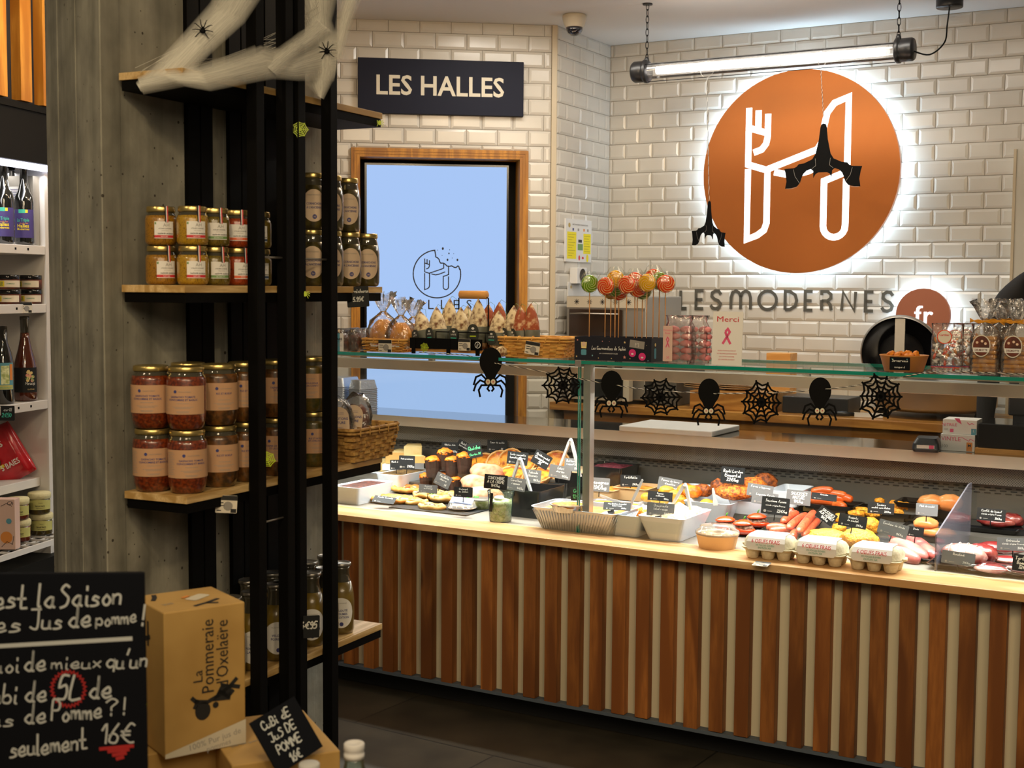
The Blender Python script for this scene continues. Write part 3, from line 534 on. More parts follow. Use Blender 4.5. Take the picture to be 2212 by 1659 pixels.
# ------------------------------------------------------------------ backlit round sign
cD = atf(1724, 371, F3, -.07); RD = (atf(1724, 151, F3, -.07).z - atf(1724, 591, F3, -.07).z) / 2
t = thing('round_sign', 'large backlit copper disc sign with a glowing white fork and knife emblem', 'sign', (F3 @ cD)[:], ANG3)
MD = UPR
MB().prism([(RD * math.cos(2 * PI * i / 96), RD * math.sin(2 * PI * i / 96)) for i in range(96)], .02, 'copper', T(0, .02, 0) @ MD).obj('disc', t); dk = t.children[0]
mb = MB(); n = 72; r = RD - .012
mb.loft([[(r * math.cos(2 * PI * j / n), y, r * math.sin(2 * PI * j / n)) for j in range(n)] for y in (.024, .044)], 'halo_led', c0=False, c1=False); mb.obj('halo_strip', t)
mb = MB(); sw = .064 * RD
KN = [[(.19, .21), (.245, .30), (.25, .42), (.28, .56), (.35, .65), (.49, .70), (.49, -.02)]]
mb.ribbon([[(x * RD, y * RD) for x, y in p] for p in FORK + LEG + KN], sw, 'glyph_led', T(0, -.0012, 0) @ MD); mb.obj('emblem', dk)
cS = atf(1993, 681, F3, -.07); RS = (atf(1993, 623, F3, -.07).z - cS.z)
t = thing('small_round_sign', "small backlit copper disc reading 'fr' behind the steel dome lid", 'sign', (F3 @ cS)[:], ANG3)
MB().prism([(RS * math.cos(2 * PI * i / 60), RS * math.sin(2 * PI * i / 60)) for i in range(60)], .02, 'copper_d', T(0, .02, 0) @ MD).obj('disc', t)
mb = MB(); r = RS - .010; mb.loft([[(r * math.cos(2 * PI * j / 40), y, r * math.sin(2 * PI * j / 40)) for j in range(40)] for y in (.024, .044)], 'halo_led', c0=False, c1=False); mb.obj('halo_strip', t)
mb = MB().text('f', RS * .95, 'glyph_led', T(-RS * .17, -.0012, -RS * .30) @ MD); mb.text('r', RS * .95, 'glyph_led', T(RS * .20, -.0012, -RS * .30) @ MD); mb.text('f', RS * .95, 'glyph_led', T(-RS * .14, -.0012, -RS * .30) @ MD); mb.text('r', RS * .95, 'glyph_led', T(RS * .23, -.0012, -RS * .30) @ MD); mb.obj('lettering', t)
# dark mirror letters
t = thing('letter_sign', "row of dark reflective wall letters spelling 'LESMODERNES' under the big disc", 'sign', F3.to_translation(), ANG3)
zt, zb = atf(1690, 629, F3, -.012).z, atf(1690, 669, F3, -.012).z; HL = zt - zb
LE = {'L': [[(.15, 1), (.15, 0), (1, 0)]], 'E': [[(1, 1), (.15, 1), (.15, 0), (1, 0)], [(.15, .5), (.9, .5)]], 'S': [[(.95, .80), (.75, .97), (.45, 1), (.15, .88), (.12, .68), (.35, .54), (.7, .45), (.92, .28), (.82, .08), (.5, 0), (.2, .04), (.02, .2)]],
      'M': [[(.05, 0), (.05, .62), (.12, .9), (.27, 1), (.42, .9), (.5, .65), (.5, 0)], [(.5, .65), (.58, .9), (.73, 1), (.88, .9), (.95, .62), (.95, 0)]], 'O': [[(.5 + .47 * math.cos(a * PI / 12), .5 + .5 * math.sin(a * PI / 12)) for a in range(25)]],
      'D': [[(.1, 0), (.1, 1), (.5, .97), (.85, .8), (.97, .5), (.85, .2), (.5, .03), (.1, 0)]], 'R': [[(.1, 0), (.1, .55)], [(.1, .8), (.1, 1), (.6, 1), (.9, .85), (.9, .65), (.6, .5), (.1, .5)], [(.6, .48), (.85, .3), (.95, 0)]], 'N': [[(.05, 0), (.12, 1), (.85, 0), (.92, 1)]]}
LX = [('L', 78, 120), ('E', 168, 220), ('S', 262, 328), ('M', 378, 508), ('O', 547, 660), ('D', 700, 780), ('E', 820, 872), ('R', 920, 988), ('N', 1042, 1136), ('E', 1180, 1235), ('S', 1284, 1355)]
for ch, x0, x1 in LX:
    a = atf(1440 + x0 / 2.765, 650, F3, -.012).x; b = atf(1440 + x1 / 2.765, 650, F3, -.012).x
    MB().ribbon([[(a + (b - a) * x, zb + HL * y) for x, y in p] for p in LE[ch]], .0155, 'letter_dark', T(0, -.0135, 0) @ UPR, cap=False).obj('letter', t)
# ------------------------------------------------------------------ tube lamp on chains
LV = 1.45                                      # distance of the lamp plane behind the counter front
def lp(px, py): return atv(px, py, LV)
a, b = lp(1388, 155), lp(1951, 108); zc = (a.z + b.z) / 2
ua, ub = uv(a)[0], uv(b)[0]; Lh = (ub - ua) / 2; um = (ua + ub) / 2
lc = cw(um, LV, zc)
t = thing('tube_lamp', 'black industrial glass tube lamp hanging on two chains below the ceiling', 'lamp', lc, TH, rot=(0, math.atan2(a.z - b.z, ub - ua), TH))
RX = Matrix.Rotation(PI / 2, 4, 'Y'); tilt = a.z - b.z
MB().lathe([(.017, -Lh + .07), (.017, Lh - .075)], 'tube_led', RX, 16).obj('light_tube', t)
MB().lathe([(.035, -Lh + .035), (.035, Lh - .035)], 'clear_lid', RX, 24, c0=False, c1=False).obj('glass_tube', t)
for sg in (-1, 1):
    k = (-1 if sg < 0 else 1); e = sg * (Lh - .03)
    pr = [(.046, 0), (.052, .006), (.052, .018), (.042, .020), (.047, .026), (.047, .066), (.042, .074), (0.0, .075)]
    MB().lathe([(r, z * sg) for r, z in pr], 'dark_plastic', T(e) @ RX, 24).obj('end_cap', t)
mb = MB()
for an in (60, 180, 300): y, z = .046 * math.sin(math.radians(an)), .046 * math.cos(math.radians(an)); mb.tube([(-Lh + .03, y, z), (Lh - .03, y, z)], .0016, 'black')
mb.obj('cage_wires', t)
Ti = t.matrix_basis.inverted()
for sg, tp, px in ((-1, (1403, 50), 1403), (1, (1957, -12), 1956)):
    ct = lp(*tp); base = Vector(t.matrix_basis @ Vector((sg * (Lh - .02), 0, .045))); top = Vector((base.x, base.y, CEIL)); mb = MB(); n = int((top.z - base.z) / .026)
    for i in range(n):
        z = base.z + (i + .5) * (top.z - base.z) / n; L_ = arc(0, 0, .5, 0, 360, 10); loop = [((.007 * 2 * x), 0, z - base.z + .018 * 2 * y) for x, y in L_]
        if i % 2: loop = [(0, x, zz) for x, _, zz in loop]
        mb.tube(loop, .0016, 'black', Matrix.Translation(base) @ Matrix.Rotation(TH, 4, 'Z'), 5, False)
    mb.lathe([(.010, -.012), (.012, .0), (.010, .012), (.004, .02)], 'dark_plastic', Matrix.Translation(base), 10)
    mb.lathe([(.022, 0), (.022, .006)], 'dark_plastic', T(top.x, top.y, CEIL - .0065), 16)
    mb.obj('chain', t, mx=Ti)
rz_ = lp(2051, -8); rose = Vector((rz_.x, rz_.y, CEIL - .03)); rose = atz(2051, 17, CEIL - .035)
MB().lathe([(.055, 0), (.057, .004), (.057, .034)], 'dark_plastic', T(*(Ti @ rose)) @ t.rotation_euler.to_matrix().to_4x4().inverted(), 28).obj('ceiling_rose', t)
e = Vector(t.matrix_basis @ Vector((Lh + .035, 0, -.005))); q1 = atv(2008, 118, LV); q2 = atv(2040, 92, LV); pts = [e, q1, q2, atv(2046, 55, LV), rose + Vector((0, 0, 0))]
def smooth(P, k=6):
    out = []
    for i in range(len(P) - 1):
        p0, p1, p2, p3 = P[max(i - 1, 0)], P[i], P[i + 1], P[min(i + 2, len(P) - 1)]
        for j in range(k):
            u = j / k; out.append(.5 * (2 * p1 + (p2 - p0) * u + (2 * p0 - 5 * p1 + 4 * p2 - p3) * u * u + (3 * p1 - p0 - 3 * p2 + p3) * u ** 3))
    return out + [P[-1]]
MB().tube(smooth(pts), .0032, 'black', Ti, 6).obj('power_cable', t)
# security camera
c = atz(1241, 33, CEIL - .002)
t = thing('dome_camera', 'small white dome security camera on the ceiling', 'camera', (c.x, c.y, CEIL), 0)
MB().lathe([(.052, 0), (.057, -.006), (.056, -.02), (.048, -.045), (.041, -.056), (.0405, -.058)], 'cream_plastic', None, 28).obj('housing', t)
MB().lathe([(.040, -.056), (.038, -.072), (.030, -.086), (.016, -.095), (.003, -.098)], 'lens', None, 24).obj('dome', t)
# ------------------------------------------------------------------ bats hanging from the lamp
def bat(px, py, hpx, rz, label, top, twist=0):
    P = atv(px, py, LV); s = hpx / FPX * P.y
    t = thing('paper_bat', label, 'decoration', P, TH + rz, 'black bats hanging on threads under the tube lamp')
    half = [(0, .5), (.035, .49), (.05, .44), (.07, .25), (.12, .02), (.17, -.06), (.30, -.12), (.385, -.13), (.42, -.17), (.46, -.19), (.62, -.20), (.60, -.27), (.58, -.40), (.60, -.52), (.50, -.515), (.41, -.49), (.36, -.43), (.34, -.36), (.31, -.29), (.26, -.24), (.19, -.215), (.15, -.25), (.145, -.36), (.115, -.30), (.07, -.275), (0, -.275)]
    pts = half + [(-x, y) for x, y in reversed(half[1:-1])]
    pts = [(x * s, y * s * .97) for x, y in reversed(pts)]
    mb = MB().prism(pts, .003, 'black', UPR)
    for sg in (-1, 1):
        mb.ribbon([[(sg * x * s, y * s) for x, y in [(.47, -.21), (.44, -.32), (.36, -.43)]], [(sg * x * s, y * s) for x, y in [(.58, -.505), (.48, -.505), (.40, -.48)]], [(sg * x * s, y * s) for x, y in [(.12, -.05), (.11, -.16), (.17, -.205)]]], .0012, 'ink_grey', T(0, -.0034, 0) @ UPR)
    mb.obj('body', t)
    mb = MB(); q = atv(*top, LV); d = q - P; Mi = t.matrix_basis.inverted(); a0 = Vector((0, 0, .485 * s))
    tp = Mi @ q
    for ph in (0, PI):
        pp = [a0.lerp(tp, i / 60) + Vector((.0012 * math.cos(i * 1.3 + ph), .0012 * math.sin(i * 1.3 + ph), 0)) for i in range(61)]
        mb.tube(pp, .0009, 'cord' if ph else 'ink_black', None, 4)
    mb.tube([tp + Vector((0, .036 * math.cos(a), .036 * math.sin(a) + .036)) for a in [i * PI / 6 for i in range(13)]], .0011, 'cord', None, 4)
    mb.obj('thread', t); return t
bat(1778, 335, 137, 0, 'black bat hanging in front of the round copper sign', (1773, 148))
bat(1531, 482, 97, math.radians(76), 'smaller black bat turned sideways at the left edge of the copper disc', (1527, 168))
# ------------------------------------------------------------------ serving counter
FC = Matrix.Rotation(TH, 4, 'Z'); U0, U1 = -3.85, 1.0
CL = lambda v: V0 + v
t = thing('serving_counter', 'long serving counter faced with vertical reddish wood slats over an off-white panel', 'counter', (0, 0, 0), TH)
MB().bx(U0, U1, CL(.035), CL(.05), .10, .667, 'offwhite_panel').obj('front_panel', t)
MB().bx(U0, U1, CL(.0), CL(.06), .088, .0995, 'grey_board').obj('base_board', t)
MB().bx(U0, U1, CL(.10), CL(1.0), 0.001, .088, 'plinth').obj('plinth', t)
MB().bx(U0, U1, CL(.052), CL(1.05), .089, .60, 'plinth').obj('carcass', t)
# slats at the places they have in the photograph (left edges read along the row), 2-in-1 spacing elsewhere
sx = [742, 785, 826, 866, 909, 953, 996, 1039, 1085, 1131, 1177, 1226, 1274, 1323, 1374, 1427, 1480, 1535, 1590, 1647, 1706, 1763, 1820, 1881, 1944, 2009, 2074, 2140, 2207]
us = [uv(atv(x, 1290, 0))[0] for x in sx]; d0 = us[1] - us[0]
us = [us[0] - .082 * k for k in range(8, 0, -1)] + us + [us[-1] + .082 * k for k in range(1, 16)]
for u in us:
    o = MB().bx(-.024, .024, 0, .034, 0, .565, 'slat_wood').obj('slat', t, loc=(u + .024, CL(0), .1 + RND.uniform(-.002, .002)), bevel=.0015)
MB().bx(U0, U1, CL(-.06), CL(.118), .667, .692, 'ledge_wood').obj('counter_ledge', rz=TH, bevel=.002, label='pale wooden ledge running along the front of the serving counter', cat='ledge')
# ------------------------------------------------------------------ refrigerated display case
t = thing('display_case', 'refrigerated glass display case with green edged glass top and steel work shelf', 'display case', (0, 0, 0), TH)
DZ = .690
MB().bx(U0, U1, CL(.119), CL(.90), .66, DZ, 'steel_dull').obj('deck', t)
mb = MB().bx(U0, U1, CL(.90), CL(.93), DZ, .935, 'case_back')
for u in [U0 + .03 + i * .036 for i in range(int((U1 - U0) / .036) - 1)]:
    for r in range(3): mb.bx(u + (r % 2) * .018, u + .022 + (r % 2) * .018, CL(.8985), CL(.8998), .832 + r * .0095, .8365 + r * .0095, 'hole')
mb.obj('back_panel', t)
# perforated strip: dot pattern in the material
m, nt, b, N, K = _m('perforated'); tc = N.new('ShaderNodeTexCoord'); mp = N.new('ShaderNodeMapping'); mp.inputs['Scale'].default_value = (110, 110, 110); K.new(tc.outputs['Object'], mp.inputs[0])
sp = N.new('ShaderNodeSeparateXYZ'); K.new(mp.outputs[0], sp.inputs[0])
def nm(op, a, b2=None):
    q = N.new('ShaderNodeMath'); q.operation = op
    for i, x in enumerate((a, b2)):
        if x is None: continue
        if isinstance(x, (int, float)): q.inputs[i].default_value = x
        else: K.new(x, q.inputs[i])
    return q.outputs[0]
sn = nm('MULTIPLY', nm('SINE', nm('MULTIPLY', sp.outputs['X'], 6.283)), nm('SINE', nm('MULTIPLY', sp.outputs['Z'], 6.283)))
gt = nm('GREATER_THAN', sn, .25); mx = N.new('ShaderNodeMixRGB'); K.new(gt, mx.inputs[0]); mx.inputs[1].default_value = (.20, .18, .15, 1); mx.inputs[2].default_value = (.035, .03, .025, 1); K.new(mx.outputs[0], b.inputs[0]); b.inputs['Roughness'].default_value = .5
MB().bx(U0, U1, CL(.868), CL(.888), .868, .936, 'perforated').obj('air_grille', t)
o = MB().bx(U0, U1, CL(.803), CL(1.10), .937, .980, 'steel_shelf').obj('work_shelf', t); MB().bx(U0, U1, CL(.80), CL(.8028), .937, .980, 'steel_edge').obj('shelf_edge', o)
MB().bx(U0, U1, CL(1.05), CL(1.08), .0, .93, 'steel_dull').obj('rear_panel', t)
MB().bx(U0, U1, CL(.60), CL(.90), DZ + .0005, .725, 'case_back').obj('rear_step', t)
up = uv(atv(1251, 1000, .10))[0]                 # the joint between the two glass bays
GV = .095
for a, b in ((U0, up - .004), (up + .004, U1)): MB().bx(a, b, CL(GV), CL(GV + .006), .6925, TOPZ - .013, 'pane').obj('front_glass', t)
mb = MB()
for k in (-1, 1): mb.bx(up + k * .0035 - .0012, up + k * .0035 + .0012, CL(GV - .0005), CL(GV + .0065), .6925, TOPZ - .013, 'glass_edge')
mb.obj('glass_joint', t)
MB().bx(up + .010, up + .038, CL(GV + .012), CL(GV + .045), .6925, TOPZ - .012, 'steel').obj('glass_post', t, bevel=.001)
MB().bx(up - .012, up + .012, CL(GV - .012), CL(GV + .02), TOPZ - .022, TOPZ + .001, 'steel').obj('glass_clamp', t, bevel=.001)
TD = .46                                        # depth of the glass top
for a, b, e in ((U0, up - .013, 'glass_edge_b'), (up + .013, U1, 'glass_edge')):
    mb = MB().bx(a, b, CL(.084), CL(.084 + TD), TOPZ - .0119, TOPZ, 'pane'); mb.bx(a, b, CL(.0825), CL(.0838), TOPZ - .012, TOPZ - .0005, e); mb.bx(a, b, CL(.0842 + TD), CL(.0855 + TD), TOPZ - .012, TOPZ - .0005, e)
    mb.obj('glass_top', t)
MB().bx(U0, U1, CL(.38), CL(.396), 1.217, 1.2575, 'steel_edge').obj('steel_rail', t, bevel=.002)
MB().bx(U0, U1, CL(.3965), CL(.445), 1.236, 1.2570, 'steel_dull').obj('lamp_housing', t)
MB().bx(U0 + .2, U1, CL(.412), CL(.436), 1.230, 1.236, 'cab_led').obj('led_strip', t)
MB().bx(U0, up - .02, CL(.125), CL(.137), TOPZ - .019, TOPZ - .0125, 'steel_edge').obj('led_profile', t); MB().bx(up + .02, U1, CL(.125), CL(.137), TOPZ - .019, TOPZ - .0125, 'steel_edge').obj('led_profile', t)
for u in (-3.0, -2.2, -1.45, -.75): MB().bx(u, u + .02, CL(.40), CL(.42), 1.258, TOPZ - .0125, 'steel').obj('glass_support', t)
# acrylic divider standing in the case
ud = uv(atv(2018, 1235, .125))[0]
mb = MB().prism([(CL(.125), DZ + .001), (CL(.62), DZ + .001), (CL(.62), .905), (CL(.58), .905), (CL(.125), .805)], .005, 'acrylic', Matrix(((0, 0, 1, ud), (1, 0, 0, 0), (0, 1, 0, 0), (0, 0, 0, 1))))
mb.obj('case_divider', rz=TH, label='clear slanted acrylic divider between the poultry and the beef in the case', cat='divider')
# boards and card terminal on the steel shelf
def cth(name, label, cat, u, v, z, rz=0, group=None): return thing(name, label, cat, cw(u, v, z), TH + rz, group)
u0 = uvz(1330, 926, .98)[0]
MB().bx(0, .40, 0, .30, 0, .022, 'white_plastic').obj('cutting_board', loc=cw(u0 + .05, .79, .9805), rz=TH, bevel=.004, label='thick pale grey cutting board lying on the steel work shelf', cat='cutting board')
P = atv(2003, 960, .83); t = thing('card_terminal', 'black card payment terminal on the steel work shelf', 'card terminal', (P.x, P.y, .9803), TH + .15)
MB().loft([[(x, y, z) for x, y in rrect(w_, d_, .012)] for w_, d_, z in ((.085, .13, 0), (.095, .14, .01), (.09, .13, .03), (.07, .10, .048))], 'dark_plastic').obj('body', t)
mb = MB().quad(.060, .012, 'paper_white', T(0, -.0725, .02) @ UPR); mb.quad(.016, .012, 'ink_pink', T(.02, -.0728, .02) @ UPR); mb.obj('sticker', t)
# glove boxes
def glovebox(px, py, v, z, name, label, word, wc, hgt=.060):
    P = atv(px, py, v); t = thing('glove_box', label, 'box', (P.x, P.y, z), TH + .03)
    MB().bx(0, .118, 0, .11, 0, hgt, 'paper_white').obj('carton', t, bevel=.001)
    mb = MB(); k = hgt / .060
    if word == 'VINYLE':
        mb.text('VINYLE', .021, 'ink_pink', T(.036, -.0008, .037 * k) @ UPR); mb.text('100', .015, 'ink_grey', T(.016, -.0008, .012 * k) @ UPR); mb.quad(.020, .032, 'orange_p', T(.100, -.0008, .018) @ UPR)
        mb.text('M', .014, 'ink_black', T(.100, -.0012, .018) @ UPR, bold=.02); mb.ribbon([[(.072, .052), (.09, .042), (.098, .038), (.102, .047), (.115, .04)]], .0018, 'ink_pink', T(0, -.0008, 0) @ UPR)
    else:
        mb.text('NITRILE', .015, 'ink_pink', T(.024, -.0008, .028) @ UPR); mb.text('100', .010, 'ink_grey', T(.012, -.0008, .013) @ UPR); mb.quad(.012, .012, 'ink_pink', T(.032, -.0008, .012) @ UPR)
        mb.add([(.040, 0, .057), (.058, 0, .057), (.066, 0, .036), (.05, 0, .045)], [(0, 1, 2, 3)], 'ink_pink', T(0, -.0008, 0)); mb.quad(.018, .022, 'blue_print', T(.108, -.0008, .011) @ UPR); mb.text('L', .012, 'ink_white', T(.108, -.0012, .01) @ UPR)
        mb.ribbon([[(.085, .043), (.093, .036), (.10, .041), (.108, .038)]], .0022, 'ink_pink', T(0, -.0008, 0) @ UPR)
    mb.obj('print', t); return t
glovebox(2031, 975, .86, .9803, 'g', "white glove box reading 'VINYLE' with an orange M, the lower of two", 'VINYLE', 0)
glovebox(2036, 930, .87, .9803 + .0605, 'g', "white glove box reading 'NITRILE' stacked on the vinyl glove box", 'NITRILE', 0, .052)
P = atv(2110, 978, .86); t = thing('till', 'black till screen and box at the right end of the steel work shelf', 'till', (P.x, P.y, .9803), TH)
MB().bx(-.005, .5, -.01, .26, .0, .018, 'handle_wood').obj('wooden_base', t)
MB().bx(0, .45, 0, .25, .0185, .105, 'black_gloss').obj('drawer', t, bevel=.004)
MB().bx(.10, .16, .10, .14, .105, .16, 'dark_plastic').obj('neck', t); MB().bx(.085, .45, .09, .12, .13, .34, 'dark_plastic').obj('monitor', t, bevel=.006)
# ------------------------------------------------------------------ back bench, oven, cooking dome
t = thing('back_bench', 'wooden topped work bench against the back wall', 'bench', (0, 0, 0), TH)
uw = uvz(1193, 866, 1.0)[0]
uw += .012
MB().bx(uw, 1.2, CL(1.64), CL(2.28), .962, 1.0, 'worktop_wood').obj('worktop', t, bevel=.003)
MB().bx(uw + .05, 1.2, CL(1.70), CL(2.28), 0, .96, 'worktop_wood').obj('cabinet', t)
# oven stack
P = atv(1232, 812, 1.72); uo, vo_ = uv(atv(1222, 860, 1.74)); ue = uv(atv(1393, 860, 1.74))[0]; wo = ue - uo
t = thing('oven', 'old cream and steel oven with knobs standing on the back bench behind the lollipops', 'oven', cw(uo, 1.74, 1.0005), TH)
zt = atv(1300, 640, 1.74).z - 1.0
MB().bx(0, wo, 0, .42, .02, zt, 'steel_dull').obj('body', t, bevel=.004)
zb_ = atv(1300, 665, 1.74).z - 1.0
MB().bx(.005, wo - .005, -.008, -.0005, zb_, zt - .003, 'cream_plastic').obj('control_panel', t)
mb = MB()
for i in range(5):
    M = T(.06 + i * (wo - .12) / 4.4, -.0085, (zb_ + zt) / 2) @ UPR
    for k in range(4): mb.ribbon([[(-.013 * math.cos(k * PI / 4), -.013 * math.sin(k * PI / 4)), (.013 * math.cos(k * PI / 4), .013 * math.sin(k * PI / 4))]], .003, 'dark_plastic', M)
mb.obj('knob_marks', t)
dr = MB().bx(.02, wo * .72, -.012, -.0005, .06, zb_ - .008, 'oven_dark').obj('door', t, bevel=.002)
mb = MB(); mb.tube([(.03, -.02, zb_ - .03), (.10, -.022, zb_ - .028), (wo * .68, -.02, zb_ - .03)], .004, 'steel'); mb.obj('handle', dr)
u2 = uv(atv(1235, 860, 1.70))[0]; u3 = uv(atv(1366, 860, 1.70))[0]
t = thing('microwave', 'white microwave with black door on the back bench seen through the case glass', 'microwave', cw(u2, 1.66, 1.0005), TH)
MB().bx(0, u3 - u2, 0, .045, .018, .15, 'cream_plastic').obj('body', t, bevel=.003); MB().bx(.02, u3 - u2 - .03, -.006, -.0005, .035, .14, 'black_gloss').obj('door', t)
mb = MB()
for x in (.03, u3 - u2 - .05): mb.bx(x, x + .02, .01, .04, 0, .018, 'black')
mb.obj('feet', t)
P = atv(1470, 790, 1.95); uk = uv(P)[0]
MB().bx(0, .12, 0, .35, .0, .27, 'case_back').obj('side_unit', loc=cw(uv(atv(1412, 760, 1.76))[0], 1.76, 1.0005), rz=TH, label='dark grey steel cabinet on the bench right of the oven', cat='cabinet', bevel=.003)
# plates
pl0 = MB().lathe([(.05, 0), (.055, .003), (.095, .010), (.094, .012), (.055, .006), (.0, .006)], 'kraft_light', None, 28)
z = 1.0005
for st, (px) in enumerate((1520, 1592)):
    u_ = uv(atv(px, 830, 1.85))[0]
    for k in range(5):
        o = pl0.obj('plate', loc=cw(u_, 1.85, z + .085 + k * .009), group='tan plates stacked on the bench', label='tan plate in the %s stack on the bench, %s from the bottom' % (['left', 'right'][st], ORD[k]), cat='plate')
MB().bx(0, .40, 0, .28, .0, .084, 'worktop_wood').obj('wooden_box', loc=cw(uv(atv(1490, 850, 1.70))[0], 1.70, 1.0005), rz=TH, bevel=.002, label='wooden block on the bench carrying two stacks of tan plates', cat='block')
MB().bx(0, .12, 0, .10, 0, atv(1683, 763, 2.1).z - 1.0005, 'handle_wood').obj('wooden_crate', loc=cw(uv(atv(1655, 780, 2.1))[0], 2.1, 1.0005), rz=TH, label='upright pale wooden box against the back wall tiles', cat='box', bevel=.002)
MB().bx(0, .30, 0, .20, 0, .075, 'dark_plastic').obj('plastic_tray', loc=cw(uv(atv(1690, 860, 1.75))[0], 1.75, 1.0005), rz=TH, bevel=.004, label='black plastic tray on the back bench', cat='tray')
t = thing('knife', 'black handled knife lying on the back bench', 'knife', cw(uv(atv(1795, 890, 1.69))[0], 1.69, 1.0005), TH + .2)
MB().tube([(0, 0, .012), (.05, 0, .014), (.1, 0, .012)], [.010, .012, .008], 'dark_plastic').obj('handle', t); MB().bx(.098, .22, -.001, .001, .002, .022, 'chrome').obj('blade', t)
# raclette / crepe cooker with round lid
ub = uv(atv(1838, 880, 1.72))[0]; ue = uv(atv(2150, 880, 1.72))[0]; rc = (ue - ub) / 2 * .86
t = thing('round_cooker', 'round stainless cooker with its black lined lid standing open', 'cooker', cw((ub + ue) / 2, 1.98, 1.0), TH)
MB().lathe([(rc * .85, .03), (rc, .05), (rc, .13), (rc * 1.02, .135), (rc * 1.02, .145), (rc * .9, .15), (rc * .5, .19), (0.01, .20)], 'steel', None, 48).obj('base', t)
mb = MB()
for a in (200, 340, 90): mb.lathe([(.03, 0), (.02, .03)], 'black', T(rc * .85 * math.cos(math.radians(a)), rc * .85 * math.sin(math.radians(a)), 0), 12)
mb.obj('foot', t)
# lid: centre and radius from its outline (left 1857, right ~2030, top 686)
lidc = atv(1945, 768, 1.98); rl = (1945 - 1857) / FPX * lidc.y; Lt = t.matrix_basis.inverted() @ lidc
ML = Matrix.Translation(Lt) @ Matrix.Rotation(math.radians(-78), 4, 'X')
MB().lathe([(rl * .96, .0), (rl, .006), (rl, .020), (rl * .93, .03), (rl * .6, .065), (.01, .085)], 'steel_dull', ML, 48, c0=False).obj('lid', t)
mb = MB().lathe([(rl * .955, .004), (rl * .9, .018), (rl * .6, .05), (.01, .062)], 'black_gloss', ML, 48, c0=False, c1=False); mb.lathe([(rl * .55, .02), (rl * .5, .045), (.01, .047)], 'dark_plastic', ML, 40, c0=False); mb.obj('lid_lining', t)
mb = MB().bx(-.022, .022, -.012, .0, -rl * .78, rl * .99, 'steel', Matrix.Translation(Lt + Vector((0, -.01, .0)))); mb.lathe([(.007, 0), (.005, .004)], 'chrome', Matrix.Translation(Lt + Vector((0, -.0225, -rl * .38))) @ UPR, 12); mb.obj('hinge_bar', t)
# ------------------------------------------------------------------ foil containers at the left of the steel shelf
def foilstack(px, w_, d_, n, rz, label, zz, v=.93):
    P = cw(uv(atv(px, 880, v))[0], v, .9803)
    for k in range(n):
        mb = MB().tub(w_, d_, .040, 'foil', T(0, 0, 0) @ Matrix.Rotation(PI, 4, 'X') @ T(0, 0, -.04), fl=.80, th=.001, r=.008, lip=.004)
        mb.obj('foil_container', loc=P + Vector((0, 0, k * .0085)), rz=TH + rz, group='upside down foil containers left of the shelf', label='%s, %s from the bottom' % (label, ORD[k]), cat='container')
foilstack(738, .12, .16, 14, .1, 'upturned foil container in the big left stack', 0)
foilstack(784, .085, .11, 13, -.2, 'upturned foil container in the smaller right stack', 0)
# ------------------------------------------------------------------ person behind the counter, mostly out of the picture
def skinned(name, joints, edges, m, parent, sub=2):
    me = bpy.data.meshes.new(name); me.from_pydata([j[0] for j in joints], edges, []); o = bpy.data.objects.new(name, me); COL.objects.link(o); o.parent = parent
    s = o.modifiers.new('skin', 'SKIN'); s.use_smooth_shade = True
    for i, j in enumerate(joints): me.skin_vertices[0].data[i].radius = (j[1], j[2] if len(j) > 2 else j[1])
    me.skin_vertices[0].data[0].use_root = True; u = o.modifiers.new('sub', 'SUBSURF'); u.levels = sub; u.render_levels = sub; me.materials.append(MT[m]); return o
Pp = atv(2302, 700, 1.30); t = thing('person', 'person in a black T-shirt standing behind the counter at the far right', 'person', (Pp.x, Pp.y, .0), TH + .1)
MB().bx(-1.5, 1.5, -.22, .30, 0.001, .10, 'plinth').obj('duckboard', loc=(Pp.x, Pp.y, 0), rz=TH, label='raised black standing platform behind the counter', cat='platform')
z0 = .10
B_ = [((0, 0, z0 + .98), .15, .11), ((0, .01, z0 + 1.18), .15, .11), ((0, .02, z0 + 1.38), .17, .12), ((0, .02, z0 + 1.50), .10, .09), ((0, .0, z0 + 1.60), .055, .055), ((-.13, .02, z0 + 1.49), .085, .08), ((-.205, .02, z0 + 1.42), .068, .068), ((-.26, -.02, z0 + 1.18), .048, .048), ((-.27, -.03, z0 + .98), .036, .036), ((-.27, -.05, z0 + .90), .028, .022),
      ((.13, .02, z0 + 1.49), .085, .08), ((.205, .02, z0 + 1.42), .068, .068), ((.26, -.02, z0 + 1.18), .048, .048), ((.27, -.03, z0 + .98), .036, .036), ((.27, -.05, z0 + .90), .028, .022),
      ((-.095, 0, z0 + .86), .095), ((-.10, -.01, z0 + .48), .062), ((-.10, .02, z0 + .09), .042), ((-.10, -.08, z0 + .035), .035), ((.095, 0, z0 + .86), .095), ((.10, -.01, z0 + .48), .062), ((.10, .02, z0 + .09), .042), ((.10, -.08, z0 + .035), .035)]
E_ = [(0, 1), (1, 2), (2, 3), (3, 4), (2, 5), (5, 6), (6, 7), (7, 8), (8, 9), (2, 10), (10, 11), (11, 12), (12, 13), (13, 14), (0, 15), (15, 16), (16, 17), (17, 18), (0, 19), (19, 20), (20, 21), (21, 22)]
skinned('body', B_, E_, 'cloth_black', t)
mb = MB(); hz = z0 + 1.74
mb.blob(.078, .098, .118, 'skin', T(0, -.01, hz), 3, .02, 1, 24); mb.tube([(0, .005, hz - .16), (0, .0, hz - .06)], [.056, .052], 'skin', None, 14)
mb.blob(.013, .02, .022, 'skin', T(0, -.108, hz - .012), 5, .02)
